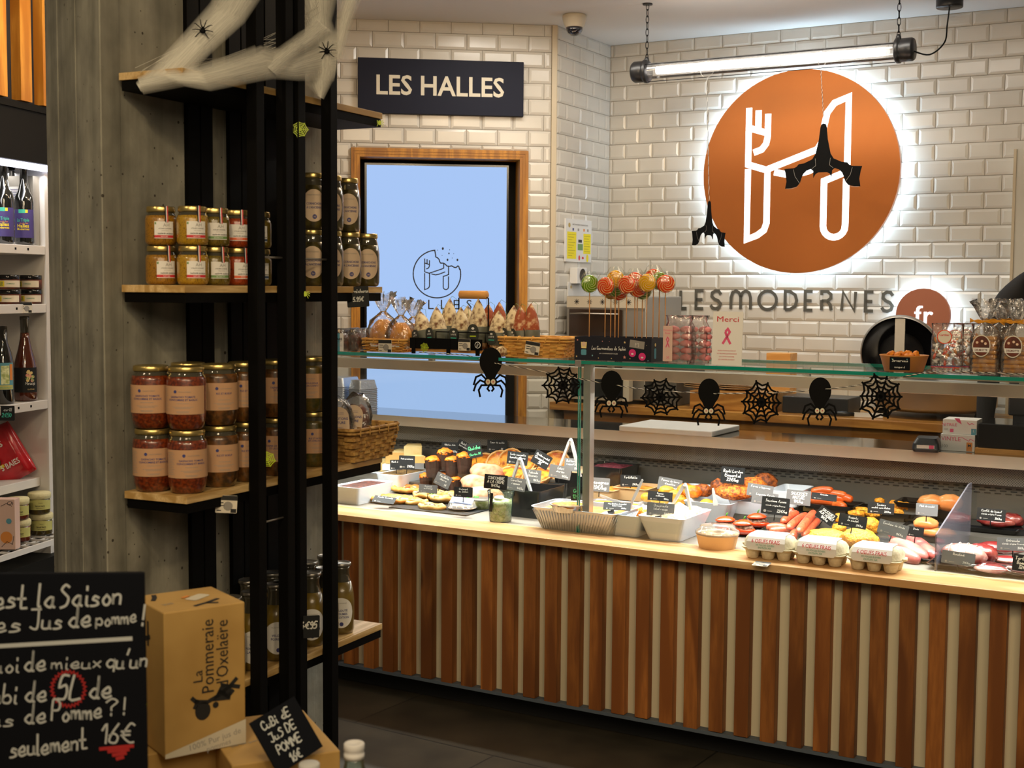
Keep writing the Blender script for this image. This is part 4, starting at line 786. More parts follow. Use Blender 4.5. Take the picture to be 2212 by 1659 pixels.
for sg in (-1, 1):
    mb.blob(.013, .008, .009, 'eye_white', T(sg * .032, -.093, hz + .006), 2, 0); mb.blob(.006, .004, .006, 'ink_black', T(sg * .032, -.101, hz + .006), 2, 0); mb.blob(.010, .02, .03, 'skin', T(sg * .079, .0, hz - .005), 6, .05)
mb.blob(.024, .008, .007, 'sausage', T(0, -.096, hz - .048), 4, .03); mb.obj('head', t)
MB().blob(.086, .108, .10, 'hair', T(0, .012, hz + .045), 8, .04, 2, 24, flat=-.045).obj('hair', t)
for sg in (-1, 1):
    zz = z0 + .84; mb = MB().blob(.020, .040, .048, 'skin', T(sg * .27, -.055, zz), 9, .03, 1, 14)
    for i, (dy, l) in enumerate(((-.028, .050), (-.010, .062), (.008, .060), (.024, .046))): y = -.055 + dy; mb.tube([(sg * .27, y, zz - .035), (sg * .272, y, zz - .045 - l * .5), (sg * .262, y, zz - .045 - l)], [.009, .0085, .0065], 'skin', None, 8)
    mb.tube([(sg * .265, -.08, zz + .02), (sg * .255, -.108, zz), (sg * .25, -.115, zz - .03)], [.011, .010, .007], 'skin', None, 8); mb.obj('hand', t)
# ------------------------------------------------------------------ black steel rack round the pillar
SZ = [2.034, 1.552, 1.072, .592]                # upper faces of the wooden shelves
SN = ['highest', 'eye-level', 'third', 'lowest']
SL, SD = .835, .185
t = thing('steel_rack', 'tall black steel rack with pale wooden shelves standing against the concrete pillar', 'shelf rack', RP, RTH)
for z in SZ + [2.53]:
    o = MB().bx(-.002, SL, 0, SD, z - .017, z, 'shelf_wood').obj('shelf', t, bevel=.001)
    MB().bx(.004, SL - .003, .003, SD - .003, z - .040, z - .0175, 'black_steel').obj('shelf_frame', t, bevel=.001)
for a0, a1, b0 in ((.238, .332, .150), (.400, .496, .150), (.552, .690, .150)):
    MB().bx(a0, a0 + (a1 - a0) * .47, .187, .199, 0.001, 2.8, 'black_steel').obj('upright', t); MB().bx(a0 + (a1 - a0) * .53, a1, .187, .199, 0.001, 2.8, 'black_steel').obj('upright', t)
for a in (.235, .352, .403, .545):
    MB().bx(a - .015, a + .015, -.034, -.004, 0.001, 2.8, 'black_steel').obj('post', t, bevel=.001)
for a0, a1, z in ((.25, .337, 1.621), (.418, .53, 1.621), (.25, .337, .975), (.25, .337, 2.26)):
    MB().tube([(a0, -.019, z), (a1, -.019, z)], .0028, 'steel_dull').obj('rod', t)
def rth(name, label, cat, a, b, z, rz=0, group=None): return thing(name, label, cat, rk(a, b, z), RTH + rz, group)
# ---- jars: local -y looks out of the shelf
CAMANG = -RTH                                    # jar labels turn this way to face the shop
def jar_mesh(name, label, cat, prof, fill, lidr, lidz, lidh, lidm='gold_lid', neck='glass_dark', nz=None, group=None):
    t = thing(name, label, cat, (0, 0, 0), 0, group)
    MB().lathe([p for p in prof if p[1] <= nz + 1e-6], fill, None, 28, c1=True).obj('jar_body', t)
    MB().lathe([p for p in prof if p[1] >= nz - 1e-6], neck, None, 28, c0=False).obj('jar_neck', t)
    mb = MB().lathe([(lidr, lidz), (lidr * 1.01, lidz + .001), (lidr, lidz + lidh * .8), (lidr * .96, lidz + lidh), (lidr * .9, lidz + lidh), (lidr * .88, lidz + lidh - .0008), (.001, lidz + lidh - .0008)], lidm, None, 28); mb.obj('lid', t); return t
def curve_patch(mb, r, a0, a1, z0, z1, m, n=14, arcp=None):
    vs = []
    for i in range(n + 1):
        a = a0 + (a1 - a0) * i / n; zz0, zz1 = (z0, z1) if arcp is None else arcp(2 * i / n - 1)
        vs += [(r * math.sin(a), -r * math.cos(a), zz0), (r * math.sin(a), -r * math.cos(a), zz1)]
    mb.add(vs, [(2 * i, 2 * i + 2, 2 * i + 3, 2 * i + 1) for i in range(n)], m, None, True)
def mustard(fill, band, word):
    t = jar_mesh('mustard_jar', 'x', 'jar', [(.026, 0), (.033, .003), (.036, .010), (.0362, .060), (.034, .069), (.031, .073), (.031, .077)], fill, .0325, .0775, .0125, nz=.069, group='honey-coloured mustard jars on the eye-level shelf')
    mb = MB(); r = .0366; curve_patch(mb, r, -.62, .62, .016, .055, 'paper_white'); curve_patch(mb, r + .0002, -.62, .62, .0175, .0235, band)
    mb.text(word, .0042, 'paper_white', wrap=(r + .0005, 0, .0190)); mb.text('AH', .011, 'ink_grey', wrap=(r + .0004, .12, .043)); mb.text('ATELIER HONORE', .0036, 'ink_black', wrap=(r + .0004, .05, .0375), width=.030); mb.hand('moutarde ancienne', .0032, 'ink_black', Matrix.Identity(4) if False else T(0.002, -r - .0006, .0265) @ UPR, .16, 3)
    mb.text('PRODUIT FRANCAIS', .0022, 'ink_grey', wrap=(r + .0004, .05, .033), width=.016)
    curve_patch(mb, r + .0002, -.60, -.50, .048, .053, 'label_green') if band == 'ink_red' else None
    lb = mb.obj('label', t)
    mb = MB(); S = lambda dx, m_, o: mb.add([(dx, -.0368 - o, .053), (dx + .0025, -.0368 - o, .053), (dx + .0025, -.0345 - o, .0775), (dx, -.0345 - o, .0775), (dx + .0025, -.0335 - o, .0902), (dx, -.0335 - o, .0902), (dx + .0025, -.022, .0906), (dx, -.022, .0906)], [(0, 1, 2, 3), (3, 2, 4, 5), (5, 4, 6, 7)], m_)
    S(.004, 'paper_white', .0003); S(.0065, 'ink_red', .0003); S(.002, 'navy_sign', .0003); mb.obj('seal_strip', lb); return t
MU = {'n': mustard('mustard_y', 'ink_red', 'NATURE'), 'd': mustard('mustard', 'ink_red', 'NATURE'), 'g': mustard('mustard_g', 'label_green', 'ESTRAGON'), 'o': mustard('mustard_o', 'label_orange', 'PIMENT'), 'b': mustard('mustard_g', 'label_navy', 'CEPES')}
used = set()
def place(key, proto, loc, rz, label, **k):
    if key not in used: used.add(key); proto.location = loc; proto.rotation_euler = (0, 0, rz); proto['label'] = label; return proto
    return dup(proto, loc, rz, label, **k)
FACE = -.28                                      # world angle of a label that looks at the shop floor
MR = [('d', 350, .125, 'far left corner'), ('n', 418, .045, 'front row nearest the corner'), ('g', 465, .045, 'second along the front'), ('o', 514, .045, 'third along the front'), ('b', 556, .045, 'fourth along the front'), ('n', 452, .135, 'back row nearest the corner'), ('g', 500, .135, 'back row, second')]
DESC = {'d': 'dark mustard jar', 'n': 'yellow wholegrain mustard jar', 'g': 'greenish mustard jar with green band', 'o': 'orange chilli mustard jar', 'b': 'mustard jar with navy band'}
for lay in (0, 1):
    for i, (k, px, b, w_) in enumerate(MR):
        jit = RND.uniform(-.12, .12); place(k, MU[k], rk(rack_a(px, b), b, SZ[1] + .0003 + .0908 * lay), .42 + jit + (.12 if lay == 0 else .0), '%s, %s layer, %s of the eye-level shelf' % (DESC[k], ['lower', 'upper'][lay], w_))
# gherkin jars
gk = jar_mesh('gherkin_jar', 'x', 'jar', [(.024, 0), (.030, .003), (.033, .012), (.034, .06), (.0335, .09), (.030, .115), (.0265, .128), (.0265, .134)], 'pickle', .028, .1345, .0125, nz=.115, group='dark gherkin jars on the eye-level shelf')
mb = MB(); r = .0345
curve_patch(mb, r, -.95, .95, 0, 0, 'label_cream', 24, lambda u: (.062 - .042 * math.sqrt(max(0, 1 - u * u)), .062 + .042 * math.sqrt(max(0, 1 - u * u))))
mb.text('CORNICHONS', .0080, 'ink_blue', wrap=(r + .0006, .05, .064), bold=.02, width=.044); mb.text("À L'ANCIENNE", .0080, 'ink_blue', wrap=(r + .0006, .05, .054), bold=.02, width=.044)
mb.text('HALLES MODERNES', .0042, 'ink_grey', wrap=(r + .0006, 0, .088), width=.034)
for i in range(12): pass
vs = [((r + .0006) * math.sin(.05 + .0058 / r * math.cos(a)), -(r + .0006) * math.cos(.05 + .0058 / r * math.cos(a)), .033 + .0062 * math.sin(a)) for a in [i * PI / 7 for i in range(14)]]; mb.add(vs, [tuple(range(14))], 'ink_blue')
mb.text('H', .008, 'label_cream', wrap=(r + .001, .05, .0302)); mb.obj('label', gk)
GP = [(676, .04, 0), (716, .04, 0), (755, .04, 0), (794, .035, 0), (676, .04, 1), (716, .04, 1), (752, .045, 1), (700, .135, 0), (740, .135, 0), (700, .135, 1), (735, .135, 1), (636, .08, 0)]
NG = ['nearest the right black post', 'second from the black post', 'third from the black post', 'at the right end of the shelf', 'upper layer beside the black post', 'upper layer, middle', 'upper layer, right end', 'back row, left', 'back row, right', 'back row, upper left', 'back row, upper right', 'in shadow behind the black posts']
for (px, b, l), nme in zip(GP, NG): place('gk', gk, rk(rack_a(px, b), b, SZ[1] + .0003 + .1472 * l), RND.uniform(.1, .35), 'dark gherkin jar with round beige label, %s' % nme)
# big jars on the third shelf
def big(fill, lines, g):
    t = jar_mesh('preserve_jar', 'x', 'jar', [(.032, 0), (.038, .004), (.043, .020), (.0455, .045), (.0455, .115), (.043, .124), (.039, .129), (.039, .134)], fill, .0405, .1345, .012, nz=.124, group='large preserve jars on the third shelf')
    mb = MB(); r = .0459; curve_patch(mb, r, -1.35, 1.35, .038, .103, 'label_tan', 30)
    for i, l in enumerate(lines): mb.text(l, .0062, 'ink_blue', wrap=(r + .0005, .1, .076 - .0068 * i), bold=.015)
    va = [((r + .0005) * math.sin(-.28 + .0038 / r * math.cos(a)), -(r + .0005) * math.cos(-.28 + .0038 / r * math.cos(a)), .090 + .0038 * math.sin(a)) for a in [i * PI / 6 for i in range(12)]]; mb.add(va, [tuple(range(12))], 'ink_blue')
    mb.text('HALLES MODERNES', .0036, 'ink_grey', wrap=(r + .0005, .2, .0885), width=.028)
    for k, (w_, z) in enumerate(((.030, .0625), (.050, .0545), (.036, .0515), (.030, .044), (.026, .0415))): curve_patch(mb, r + .0004, .1 - w_ / 2 / r, .1 + w_ / 2 / r, z, z + .0009, 'ink_grey', 5)
    for k in range(14): curve_patch(mb, r + .0004, -1.28, -.78 - .05 * (k % 3), .046 + k * .0038, .0468 + k * .0038, 'ink_grey', 3)
    mb.obj('label', t); return t
BG = {'g': big('tomato', ['GASPACHO TOMATE', 'CONCOMBRE ET BASILIC'], 0), 's': big('stew', ['RIZ ET BOEUF'], 1), 't': big('stew', ['TAJINE DE POULET', 'ET LEGUMES'], 2), 'c': big('herb', ['BLE ET BOULGOUR', 'ET CITRON CONFIT'], 3)}
BD = {'g': 'red gazpacho jar', 's': 'brown stew jar', 't': 'brown tajine jar', 'c': 'dark green grain jar'}
BP = [('g', 330, .135, 0, .2, 'far left, lower layer'), ('g', 405, .046, 0, .35, 'nearest the shelf corner, lower layer'), ('s', 474, .046, 0, .4, 'right of the gazpacho jars, lower layer'), ('s', 533, .046, 0, .25, 'left of the first black post, lower layer'), ('t', 596, .046, 0, .1, 'between the black posts, lower layer'), ('c', 676, .06, 0, .4, 'right of the middle posts, lower layer'),
      ('g', 328, .135, 1, -.05, 'far left, upper layer'), ('g', 404, .046, 1, -.05, 'nearest the shelf corner, upper layer'), ('s', 474, .046, 1, .4, 'right of the gazpacho jars, upper layer'), ('s', 531, .046, 1, .25, 'left of the first black post, upper layer'), ('t', 596, .046, 1, .35, 'between the black posts, upper layer'), ('c', 672, .06, 1, -.1, 'right of the middle posts, upper layer'),
      ('g', 408, .14, 1, .3, 'back row, upper layer behind the corner jar'), ('g', 408, .14, 0, .3, 'back row, lower layer behind the corner jar')]
for k, px, b, l, rz, nme in BP: place('b' + k, BG[k], rk(rack_a(px, b, 1000), b, SZ[2] + .0003 + .1470 * l), rz, '%s with tan label, %s' % (BD[k], nme))
# soup bottles on the lowest shelf
def soup(lines):
    t = jar_mesh('soup_bottle', 'x', 'bottle', [(.028, 0), (.033, .003), (.036, .012), (.0365, .09), (.034, .115), (.027, .145), (.0225, .165), (.0225, .178), (.025, .188)], 'soup', .0275, .1885, .008, 'silver_lid', nz=.145, group='soup bottles on the lowest shelf')
    mb = MB(); r = .0370
    curve_patch(mb, r, -1.0, 1.0, 0, 0, 'paper_white', 24, lambda u: (.062 - .042 * math.sqrt(max(0, 1 - u * u)), .062 + .042 * math.sqrt(max(0, 1 - u * u))))
    for i, l in enumerate(lines): mb.text(l, .0080, 'ink_blue', wrap=(r + .0006, .05, .066 - .0095 * i), bold=.02)
    mb.text('HALLES MODERNES', .0042, 'ink_grey', wrap=(r + .0006, 0, .088), width=.034); va = [((r + .0006) * math.sin(.05 + .0055 / r * math.cos(a)), -(r + .0006) * math.cos(.05 + .0055 / r * math.cos(a)), .031 + .0058 * math.sin(a)) for a in [i * PI / 6 for i in range(12)]]; mb.add(va, [tuple(range(12))], 'ink_blue'); mb.obj('label', t); return t
SP = {'v': soup(['VELOUTÉ', 'LÉGUMES', 'TRADITION']), 'p': soup(['SOUPE', 'POIS CASSÉS', 'LARDONS']), 'q': soup(['VELOUTÉ', 'POIREAUX'])}
SPP = [('p', 545, .05, .25, 'beside the cardboard box at the front'), ('q', 597, .05, .25, 'just right of the first black post'), ('v', 672, .05, .2, 'behind the handwritten 4€95 tag'), ('v', 703, .05, .3, 'hidden by the right black post'), ('v', 737, .05, .1, 'at the right end of the shelf'), ('p', 498, .06, .1, 'partly behind the cardboard box'), ('q', 538, .14, .1, 'back row left of the posts'), ('q', 590, .14, .1, 'back row between the posts'), ('v', 665, .14, .1, 'back row right of the middle posts'), ('v', 706, .14, .1, 'tallest looking in the back row, right'), ('p', 612, .05, .1, 'in shadow between the posts')]
for k, px, b, rz, nme in SPP: place('s' + k, SP[k], rk(rack_a(px, b, 1300), b, SZ[3] + .0003), rz, 'green soup bottle with white oval label, %s' % nme)
# basket of croutons at the far end of the third shelf
def basket(name, label, loc, rz, w_, d_, h, m, fl=.82, group=None):
    t = thing(name, label, 'basket', loc, rz, group)
    mb = MB(); n = 9; L = []
    for i in range(n + 1):
        k = fl + (1 - fl) * i / n; L.append([(x * (1 + (.012 if (i + j) % 2 else -.006)), y * (1 + (.012 if (i + j) % 2 else -.006)), h * i / n) for j, (x, y) in enumerate(rrect(w_ * k, d_ * k, .02, 3))])
    R2 = []
    for i in range(n, -1, -1): k = fl + (1 - fl) * i / n; R2.append([(x, y, max(.004, h * i / n)) for x, y in rrect(w_ * k - .010, d_ * k - .010, .016, 3)])
    # extra side bands so that the weave shows
    for i in range(1, n):
        k = fl + (1 - fl) * (i + .5) / n
        rr = rrect(w_ * k, d_ * k, .02, 3)
    mb.loft(L + R2, m, None, True, True)
    # woven straps
    for i in range(n - 1):
        k = fl + (1 - fl) * (i + .5) / n; z = h * (i + .5) / n; hh = h / n * .42; q = .0035
        nx = max(3, int(w_ / .028)); ny = max(3, int(d_ / .028)); W2, D2 = w_ * k, d_ * k
        for j in range(nx):
            if (i + j) % 2: continue
            x0 = -W2 / 2 + W2 * j / nx; x1 = x0 + W2 / nx
            for sg in (-1, 1): mb.bx(x0, x1, sg * (D2 / 2 + q / 2) - q / 2, sg * (D2 / 2 + q / 2) + q / 2, z - hh, z + hh, m)
        for j in range(ny):
            if (i + j) % 2: continue
            y0 = -D2 / 2 + D2 * j / ny; y1 = y0 + D2 / ny
            for sg in (-1, 1): mb.bx(sg * (W2 / 2 + q / 2) - q / 2, sg * (W2 / 2 + q / 2) + q / 2, y0, y1, z - hh, z + hh, m)
    mb.obj('weave', t)
    mb = MB(); rr = [(x, y, h + .002) for x, y in rrect(w_ + .006, d_ + .006, .022, 4)]; mb.tube(rr + rr[:1], .0055, m, None, 6, False); mb.tube([(x, y, h - .008) for x, y, z in rr + rr[:1]], .004, m, None, 6, False)
    for i in range(-2, 3): mb.tube([(w_ * .2 * i, -d_ / 2 - .008, h - .015), (w_ * .2 * i + .004, -d_ / 2 - .005, h + .009), (w_ * .2 * i + .006, -d_ / 2 + .006, h + .008)], .0022, m, None, 5)
    mb.obj('rim', t); return t
bz = SZ[2] + .0005; bw, bd = .24, .15
bP = rk(.775, .055, bz); basket('wicker_basket', 'woven wicker basket holding crouton packets at the far end of the third shelf', bP, RTH, bw, bd, .088, 'wicker_b')
def crouton(a, b, lean, rz, label):
    P = bP + RA * a + RB * b; t = thing('crouton_packet', label, 'packet', (P.x, P.y, bz + .036), 0, 'crouton packets in the wicker basket', rot=(lean, .0, rz))
    MB().blob(.042, .024, .062, 'cake', T(0, .005, .058), 3, .06, 2, 18).obj('croutons', t); MB().blob(.050, .030, .080, 'film', T(0, .006, .068), 5, .12, 3, 18).obj('bag', t)
    mb = MB(); ov = [(x, y * 1.0) for x, y in rrect(.058, .086, .028, 7)]; mb.prism(ov, .0008, 'label_cream', T(0, -.0275, .068) @ UPR)
    mb.text('CROÛTONS', .0095, 'ink_blue', T(0, -.0286, .074) @ UPR, bold=.02); mb.text('NATURE', .0095, 'ink_blue', T(0, -.0286, .063) @ UPR, bold=.02); mb.disc(.0055, 'ink_blue', T(.002, -.0286, .041) @ UPR)
    for i in range(5): mb.bx(-.017 + .002 * (i % 2), .017 - .003 * (i % 3), -.0288, -.0286, .048 + i * .0025, .0486 + i * .0025, 'ink_blue') if i < 3 else mb.bx(-.015, .015, -.0288, -.0286, .078 + i * .004, .0786 + i * .004, 'ink_blue')
    mb.obj('label', t)
crouton(-.02, -.01, -.25, -.15, 'crouton packet with oval label, right one in the wicker basket'); crouton(-.095, -.01, -.3, .35, 'crouton packet with oval label, left one in the wicker basket')
# ---- tags on the rack
def card(name, label, P, w_, h_, mats_, lines, rz=0, tilt=0, roll=0, th=.0015, cat='price card', group=None, parent=None, post=None):
    """upright card; lines = (text, x, y, height, ink, style)"""
    t = thing(name, label, cat, P, 0, group, rot=(tilt, roll, rz))
    MB().prism(rrect(w_, h_, min(w_, h_) * .05, 2), th, mats_, T(0, 0, 0) @ UPR).obj('card', t); c_ = t.children[0]
    mb = MB()
    for l in lines:
        tx, x, y, h, ink, st = l; M = T(x, -th - .0006, y) @ UPR
        if st == 'h': mb.hand(tx, h, ink, M, .15, hash(tx) % 97 if False else len(tx) * 7, width=None)
        elif st == 'H': mb.hand(tx, h, ink, M, .19, len(tx) * 5)
        elif st == 'r': mb.quad(tx, h, ink, M)
        elif st == 'd': mb.disc(h, ink, M, 14)
        else: mb.text(tx, h, ink, M, bold=.01)
    if mb.v: mb.obj('lettering', c_)
    if post: MB().tube([(0, .001, -h_ / 2 + .004), (0, .001, -h_ / 2 - post)], .0016, 'black').obj('pin', t)
    return t
P = rk(rack_a(773, -.008, 640), -.008, 0); P.z = aty(773, 641, P.y).z
card('price_slate', "black handwritten slate reading 'Cornichons 5.95€' clipped to the eye-level shelf", P, .060, .056, 'card_black', [('Cornichons', 0, .011, .0095, 'slate_white', 'H'), ('5.95€', .0, -.012, .011, 'slate_white', 'H')], rz=RTH - .85, roll=-.06)
P = rk(rack_a(666, -.042, 1355), -.042, 0); P.z = aty(666, 1354, P.y).z
card('price_slate', "black slate reading '4€95' hung on the middle posts by the soup bottles", P, .058, .058, 'card_black', [('4€95', .0, -.004, .017, 'slate_white', 'H')], rz=RTH - .75, roll=.03)
def shelf_tag(px, py, b, label, rz=0, roll=0, P=None, s=1.):
    if P is None: P = rk(rack_a(px, b, py), b, 0); P.z = aty(px, py, P.y).z
    w_, h_ = .050 * s, .042 * s
    card('shelf_tag', label, P, w_, h_, 'paper', [(w_, 0, h_ * .36, h_ * .26, 'ink_black', 'r'), ('x', w_ * .08, -h_ * .1, h_ * .26, 'ink_grey', 'd'), (w_ * .26, w_ * .34, -h_ * .36, h_ * .22, 'ink_black', 'r'), (w_ * .3, -w_ * .28, h_ * .08, h_ * .05, 'ink_black', 'r'), (w_ * .35, -w_ * .26, -h_ * .08, h_ * .05, 'ink_black', 'r'), (w_ * .2, -w_ * .33, -h_ * .36, h_ * .05, 'ink_black', 'r')], rz=rz, roll=roll, cat='price tag')
shelf_tag(489, 1089, -.006, 'small printed price tag stuck on the front edge of the third shelf', RTH - .95, .06)
# neon stickers
def web_polys(s, n=8, rings=4, seed=1, lop=.0):
    R = random.Random(seed); out = []; an = [2 * PI * i / n + R.uniform(-.06, .06) for i in range(n)]; ln = [s * R.uniform(.86, 1.05) for _ in range(n)]
    for a, l in zip(an, ln): out.append([(0, 0), (l * math.cos(a), l * math.sin(a))])
    for k in range(1, rings + 1):
        for i in range(n):
            a0, a1 = an[i], an[(i + 1) % n] + (2 * PI if i == n - 1 else 0); q = k / (rings + .25); r0, r1 = ln[i] * q, ln[(i + 1) % n] * q; am = (a0 + a1) / 2; rm = (r0 + r1) / 2 * .84
            out.append([(r0 * math.cos(a0), r0 * math.sin(a0)), (rm * math.cos(am), rm * math.sin(am)), (r1 * math.cos(a1), r1 * math.sin(a1))])
    return out
def spider_flat(s):
    out = []
    for sg in (-1, 1):
        for a in (35, 8, -20, -50): c, d = math.cos(math.radians(a)) * sg, math.sin(math.radians(a)); out.append([(0, 0), (c * s * .55, d * s * .55 + s * .25), (c * s, d * s)])
    return out
def sticker(P, s, kind, label, rz=RTH, roll=0):
    mb = MB()
    if kind == 'web': mb.ribbon(web_polys(s, 7, 4, 3), s * .09, 'neon_sticker', UPR)
    else: mb.ribbon(spider_flat(s), s * .13, 'neon_sticker', UPR); mb.disc(s * .36, 'neon_sticker', T(0, -.0003, 0) @ UPR, 12, 1.25); mb.disc(s * .22, 'neon_sticker', T(0, -.0004, s * .45) @ UPR, 10)
    mb.obj('neon_' + ('web' if kind == 'web' else 'spider') + '_sticker', loc=P, rot=(0, roll, rz), label=label, cat='sticker')
def rp(px, py, b=-.036): P = rk(rack_a(px, b, py), b, 0); P.z = aty(px, py, P.y).z; return P
sticker(rp(648, 279), .021, 'web', 'neon green cobweb sticker on the middle posts below the highest shelf', RTH - .9)
sticker(rp(820, 266, -.003), .012, 'spider', 'tiny neon green spider at the right end of the highest shelf', RTH - .9)
sticker(rp(659, 636), .012, 'spider', 'tiny neon green spider on the middle posts at the eye-level shelf', RTH - .9)
sticker(rp(577, 992), .021, 'web', 'neon green cobweb sticker on the first post beside the large jars', RTH - .9, .2)
# ------------------------------------------------------------------ stretched cotton cobweb with two plastic spiders
def cpt(px, py, Y): return aty(px, py, Y)
mb = MB(); mb.uvs = []
def veil(spine, n=22, m_=10, layers=3, puff=.02):
    """spine: list of (top px, top py, bottom px, bottom py, depth)"""
    for l in range(layers):
        R = random.Random(l * 17 + len(mb.v)); o = len(mb.v); S_n = len(spine) - 1
        for i in range(n + 1):
            f = i / n * S_n; k = min(int(f), S_n - 1); u = f - k; u = u * u * (3 - 2 * u) if S_n > 1 else u
            A = [spine[k][j] * (1 - u) + spine[k + 1][j] * u for j in range(5)]
            for j in range(m_ + 1):
                v = j / m_; P = cpt(A[0] * (1 - v) + A[2] * v, A[1] * (1 - v) + A[3] * v, A[4]); P += (CAM - P).normalized() * (math.sin(v * PI) * puff * (1 - l * .6) + .004 * noise.noise(Vector((i * .7, j * .9, l * 5))))
                mb.v.append(P[:]); mb.uvs.append((i / n * 2 + l * 3.7 + spine[0][0] * .01, v))
        k = mb.mm('cotton')
        for i in range(n):
            for j in range(m_): a = o + i * (m_ + 1) + j; mb.f.append((a, a + 1, a + m_ + 2, a + m_ + 1)); mb.mi.append(k); mb.sm.append(True)
veil([(293, 178, 306, 200, 3.04), (340, 128, 385, 190, 3.03), (395, 70, 455, 118, 3.05), (450, 8, 530, 50, 3.12), (480, -40, 570, -10, 3.2), (590, -170, 625, -160, 3.36)], n=28, puff=.012)
veil([(296, 165, 310, 205, 3.04), (345, 150, 400, 188, 3.0), (425, 140, 455, 198, 3.02), (495, 118, 520, 185, 3.1), (560, 92, 590, 172, 3.2), (622, 108, 645, 176, 3.3), (690, 70, 700, 176, 3.42), (735, 60, 722, 178, 3.46)], n=36)
veil([(650, -170, 700, -170, 3.45), (610, -20, 735, -20, 3.45), (655, 40, 718, 45, 3.45), (622, 95, 735, 90, 3.42), (640, 140, 730, 150, 3.42), (655, 178, 722, 172, 3.42), (682, 205, 700, 215, 3.42)], n=26)
veil([(560, 130, 600, 165, 3.2), (630, 80, 650, 120, 3.3), (680, 40, 720, 70, 3.42)], n=14, layers=2)
veil([(715, 120, 740, 130, 3.46), (725, 40, 760, 60, 3.46), (735, -30, 795, -40, 3.46), (725, -160, 745, -165, 3.46)], n=10, layers=2)
R = random.Random(4)
ln = [((560, 95), (690, 20)), ((580, 100), (655, 60)), ((600, 0), (660, 130)), ((620, 0), (640, 110)), ((690, 0), (650, 90)), ((300, 150), (450, 60)), ((420, 150), (560, 92)), ((565, 93), (640, 70)), ((640, 0), (700, 110)), ((350, 140), (470, 120))]
for (a, b2) in ln:
    for q in range(3):
        j = lambda: R.uniform(-8, 8); A_ = cpt(a[0] + j(), a[1] + j(), 3.0 + .46 * max(0, (a[0] - 300)) / 430); B2_ = cpt(b2[0] + j(), b2[1] + j(), 3.0 + .46 * max(0, (b2[0] - 300)) / 430)
        o = len(mb.v); mb.tube([A_, A_.lerp(B2_, .5) + Vector((0, 0, R.uniform(-.008, .004))), B2_], .0005, 'cotton_strand', None, 4); mb.uvs += [(0, .5)] * (len(mb.v) - o)
mb.obj('cotton_cobweb', label='stretched white cotton cobweb draped over the highest rack shelf', cat='cobweb')
def pspider(px, py, Y, r, label, roll):
    P = cpt(px, py, Y); P += (CAM - P).normalized() * .022; t = thing('plastic_spider', label, 'spider', P, 0, rot=(0, roll, 0))
    MB().blob(.30 * r, .2 * r, .24 * r, 'black', T(0, 0, -.08 * r), 1, .02).obj('body', t)
    mb = MB().blob(.15 * r, .14 * r, .15 * r, 'black', T(0, -.02 * r, .2 * r), 1, .02)
    for sg in (-1, 1):
        for a, bnd in ((70, .35), (30, .3), (-5, .1), (-45, -.25)):
            c, d = math.cos(math.radians(a)) * sg, math.sin(math.radians(a)); mb.tube([(0, 0, 0), (c * r * .5 + sg * .05 * r, -.12 * r, d * r * .5 + bnd * r * .4), (c * r * .85, -.08 * r, d * r * .85 + bnd * r * .35), (c * r, 0, d * r)], [.05 * r, .05 * r, .04 * r, .025 * r], 'black', None, 5)
    mb.obj('legs', t)
pspider(438, 65, 3.07, .024, 'black plastic spider on the left arm of the cotton cobweb', .1); pspider(706, 110, 3.42, .024, 'black plastic spider on the thick right part of the cotton cobweb', -.15)
# ------------------------------------------------------------------ things on the glass top
TZ = TOPZ + .0005
def onTop(px, v): P = atv(px, 770, v); return Vector((P.x, P.y, TZ))
def tz(px, py, v): return atv(px, py, v).z
def pxm(px, py, v): return atv(px, py, v).y / FPX
def tth(name, label, cat, px, v, rz=0, group=None, rot=None): return thing(name, label, cat, onTop(px, v), TH + rz, group, rot=rot)
def tuft(mb, r0, r1, h, m, M=None, seed=0, n=26, z0=0):
    R = random.Random(seed); L = []
    for z, rr in ((0, r0), (.3, r0 * .8 + r1 * .35), (.7, r1 * .8), (1, r1)):
        L.append([(rr * (1 + .35 * math.sin(j * 2.4 + seed) * z) * math.cos(2 * PI * j / n), rr * .75 * (1 + .35 * math.cos(j * 1.9 + seed) * z) * math.sin(2 * PI * j / n), z0 + h * z * (1 + .12 * math.sin(j * 1.3 + seed) * (z > .9))) for j in range(n)])
    mb.loft(L, m, M, False, False, True)
# cake packets at the far left
for i, (px, v) in enumerate(((752, .16), (778, .20), (800, .27))):
    t = tth('cake_packet', ["cellophane wrapped chocolate cake with 'CAKE' label at the left end of the glass top", 'wrapped brown cake just behind the labelled one', 'wrapped brown cake furthest back behind the madeleine basket'][i], 'cake', px, v, .15)
    MB().loft([[(x, y, z) for x, y in rrect(w_, .13, .02)] for w_, z in ((.055, .004), (.060, .012), (.060, .045), (.045, .062), (.02, .068))], 'cake', None, smooth=True).obj('cake', t)
    MB().loft([[(x * (1 + .04 * math.sin(j * 2.1)), y, z + .003 * math.sin(j * 1.7)) for j, (x, y) in enumerate(rrect(w_, .15, .02, 5))] for w_, z in ((.062, .001), (.068, .012), (.068, .045), (.052, .067), (.028, .078), (.03, .086))], 'film', None, True, True, True).obj('wrapper', t)
    if i == 0:
        mb = MB().bx(-.022, .022, -.0772, -.0765, .0, .070, 'paper_white'); mb.bx(-.006, .006, -.0775, -.0772, 0, .070, 'blue_print'); mb.text('CAKE', .0125, 'ink_black', T(0, -.0778, .043) @ UPR, bold=.03); mb.text('CHOCOLAT', .005, 'ink_black', T(0, -.0778, .036) @ UPR)
        for k in range(3): mb.bx(-.018, .018, -.0777, -.0775, .02 + k * .004, .0206 + k * .004, 'ink_grey')
        mb.obj('label', t)
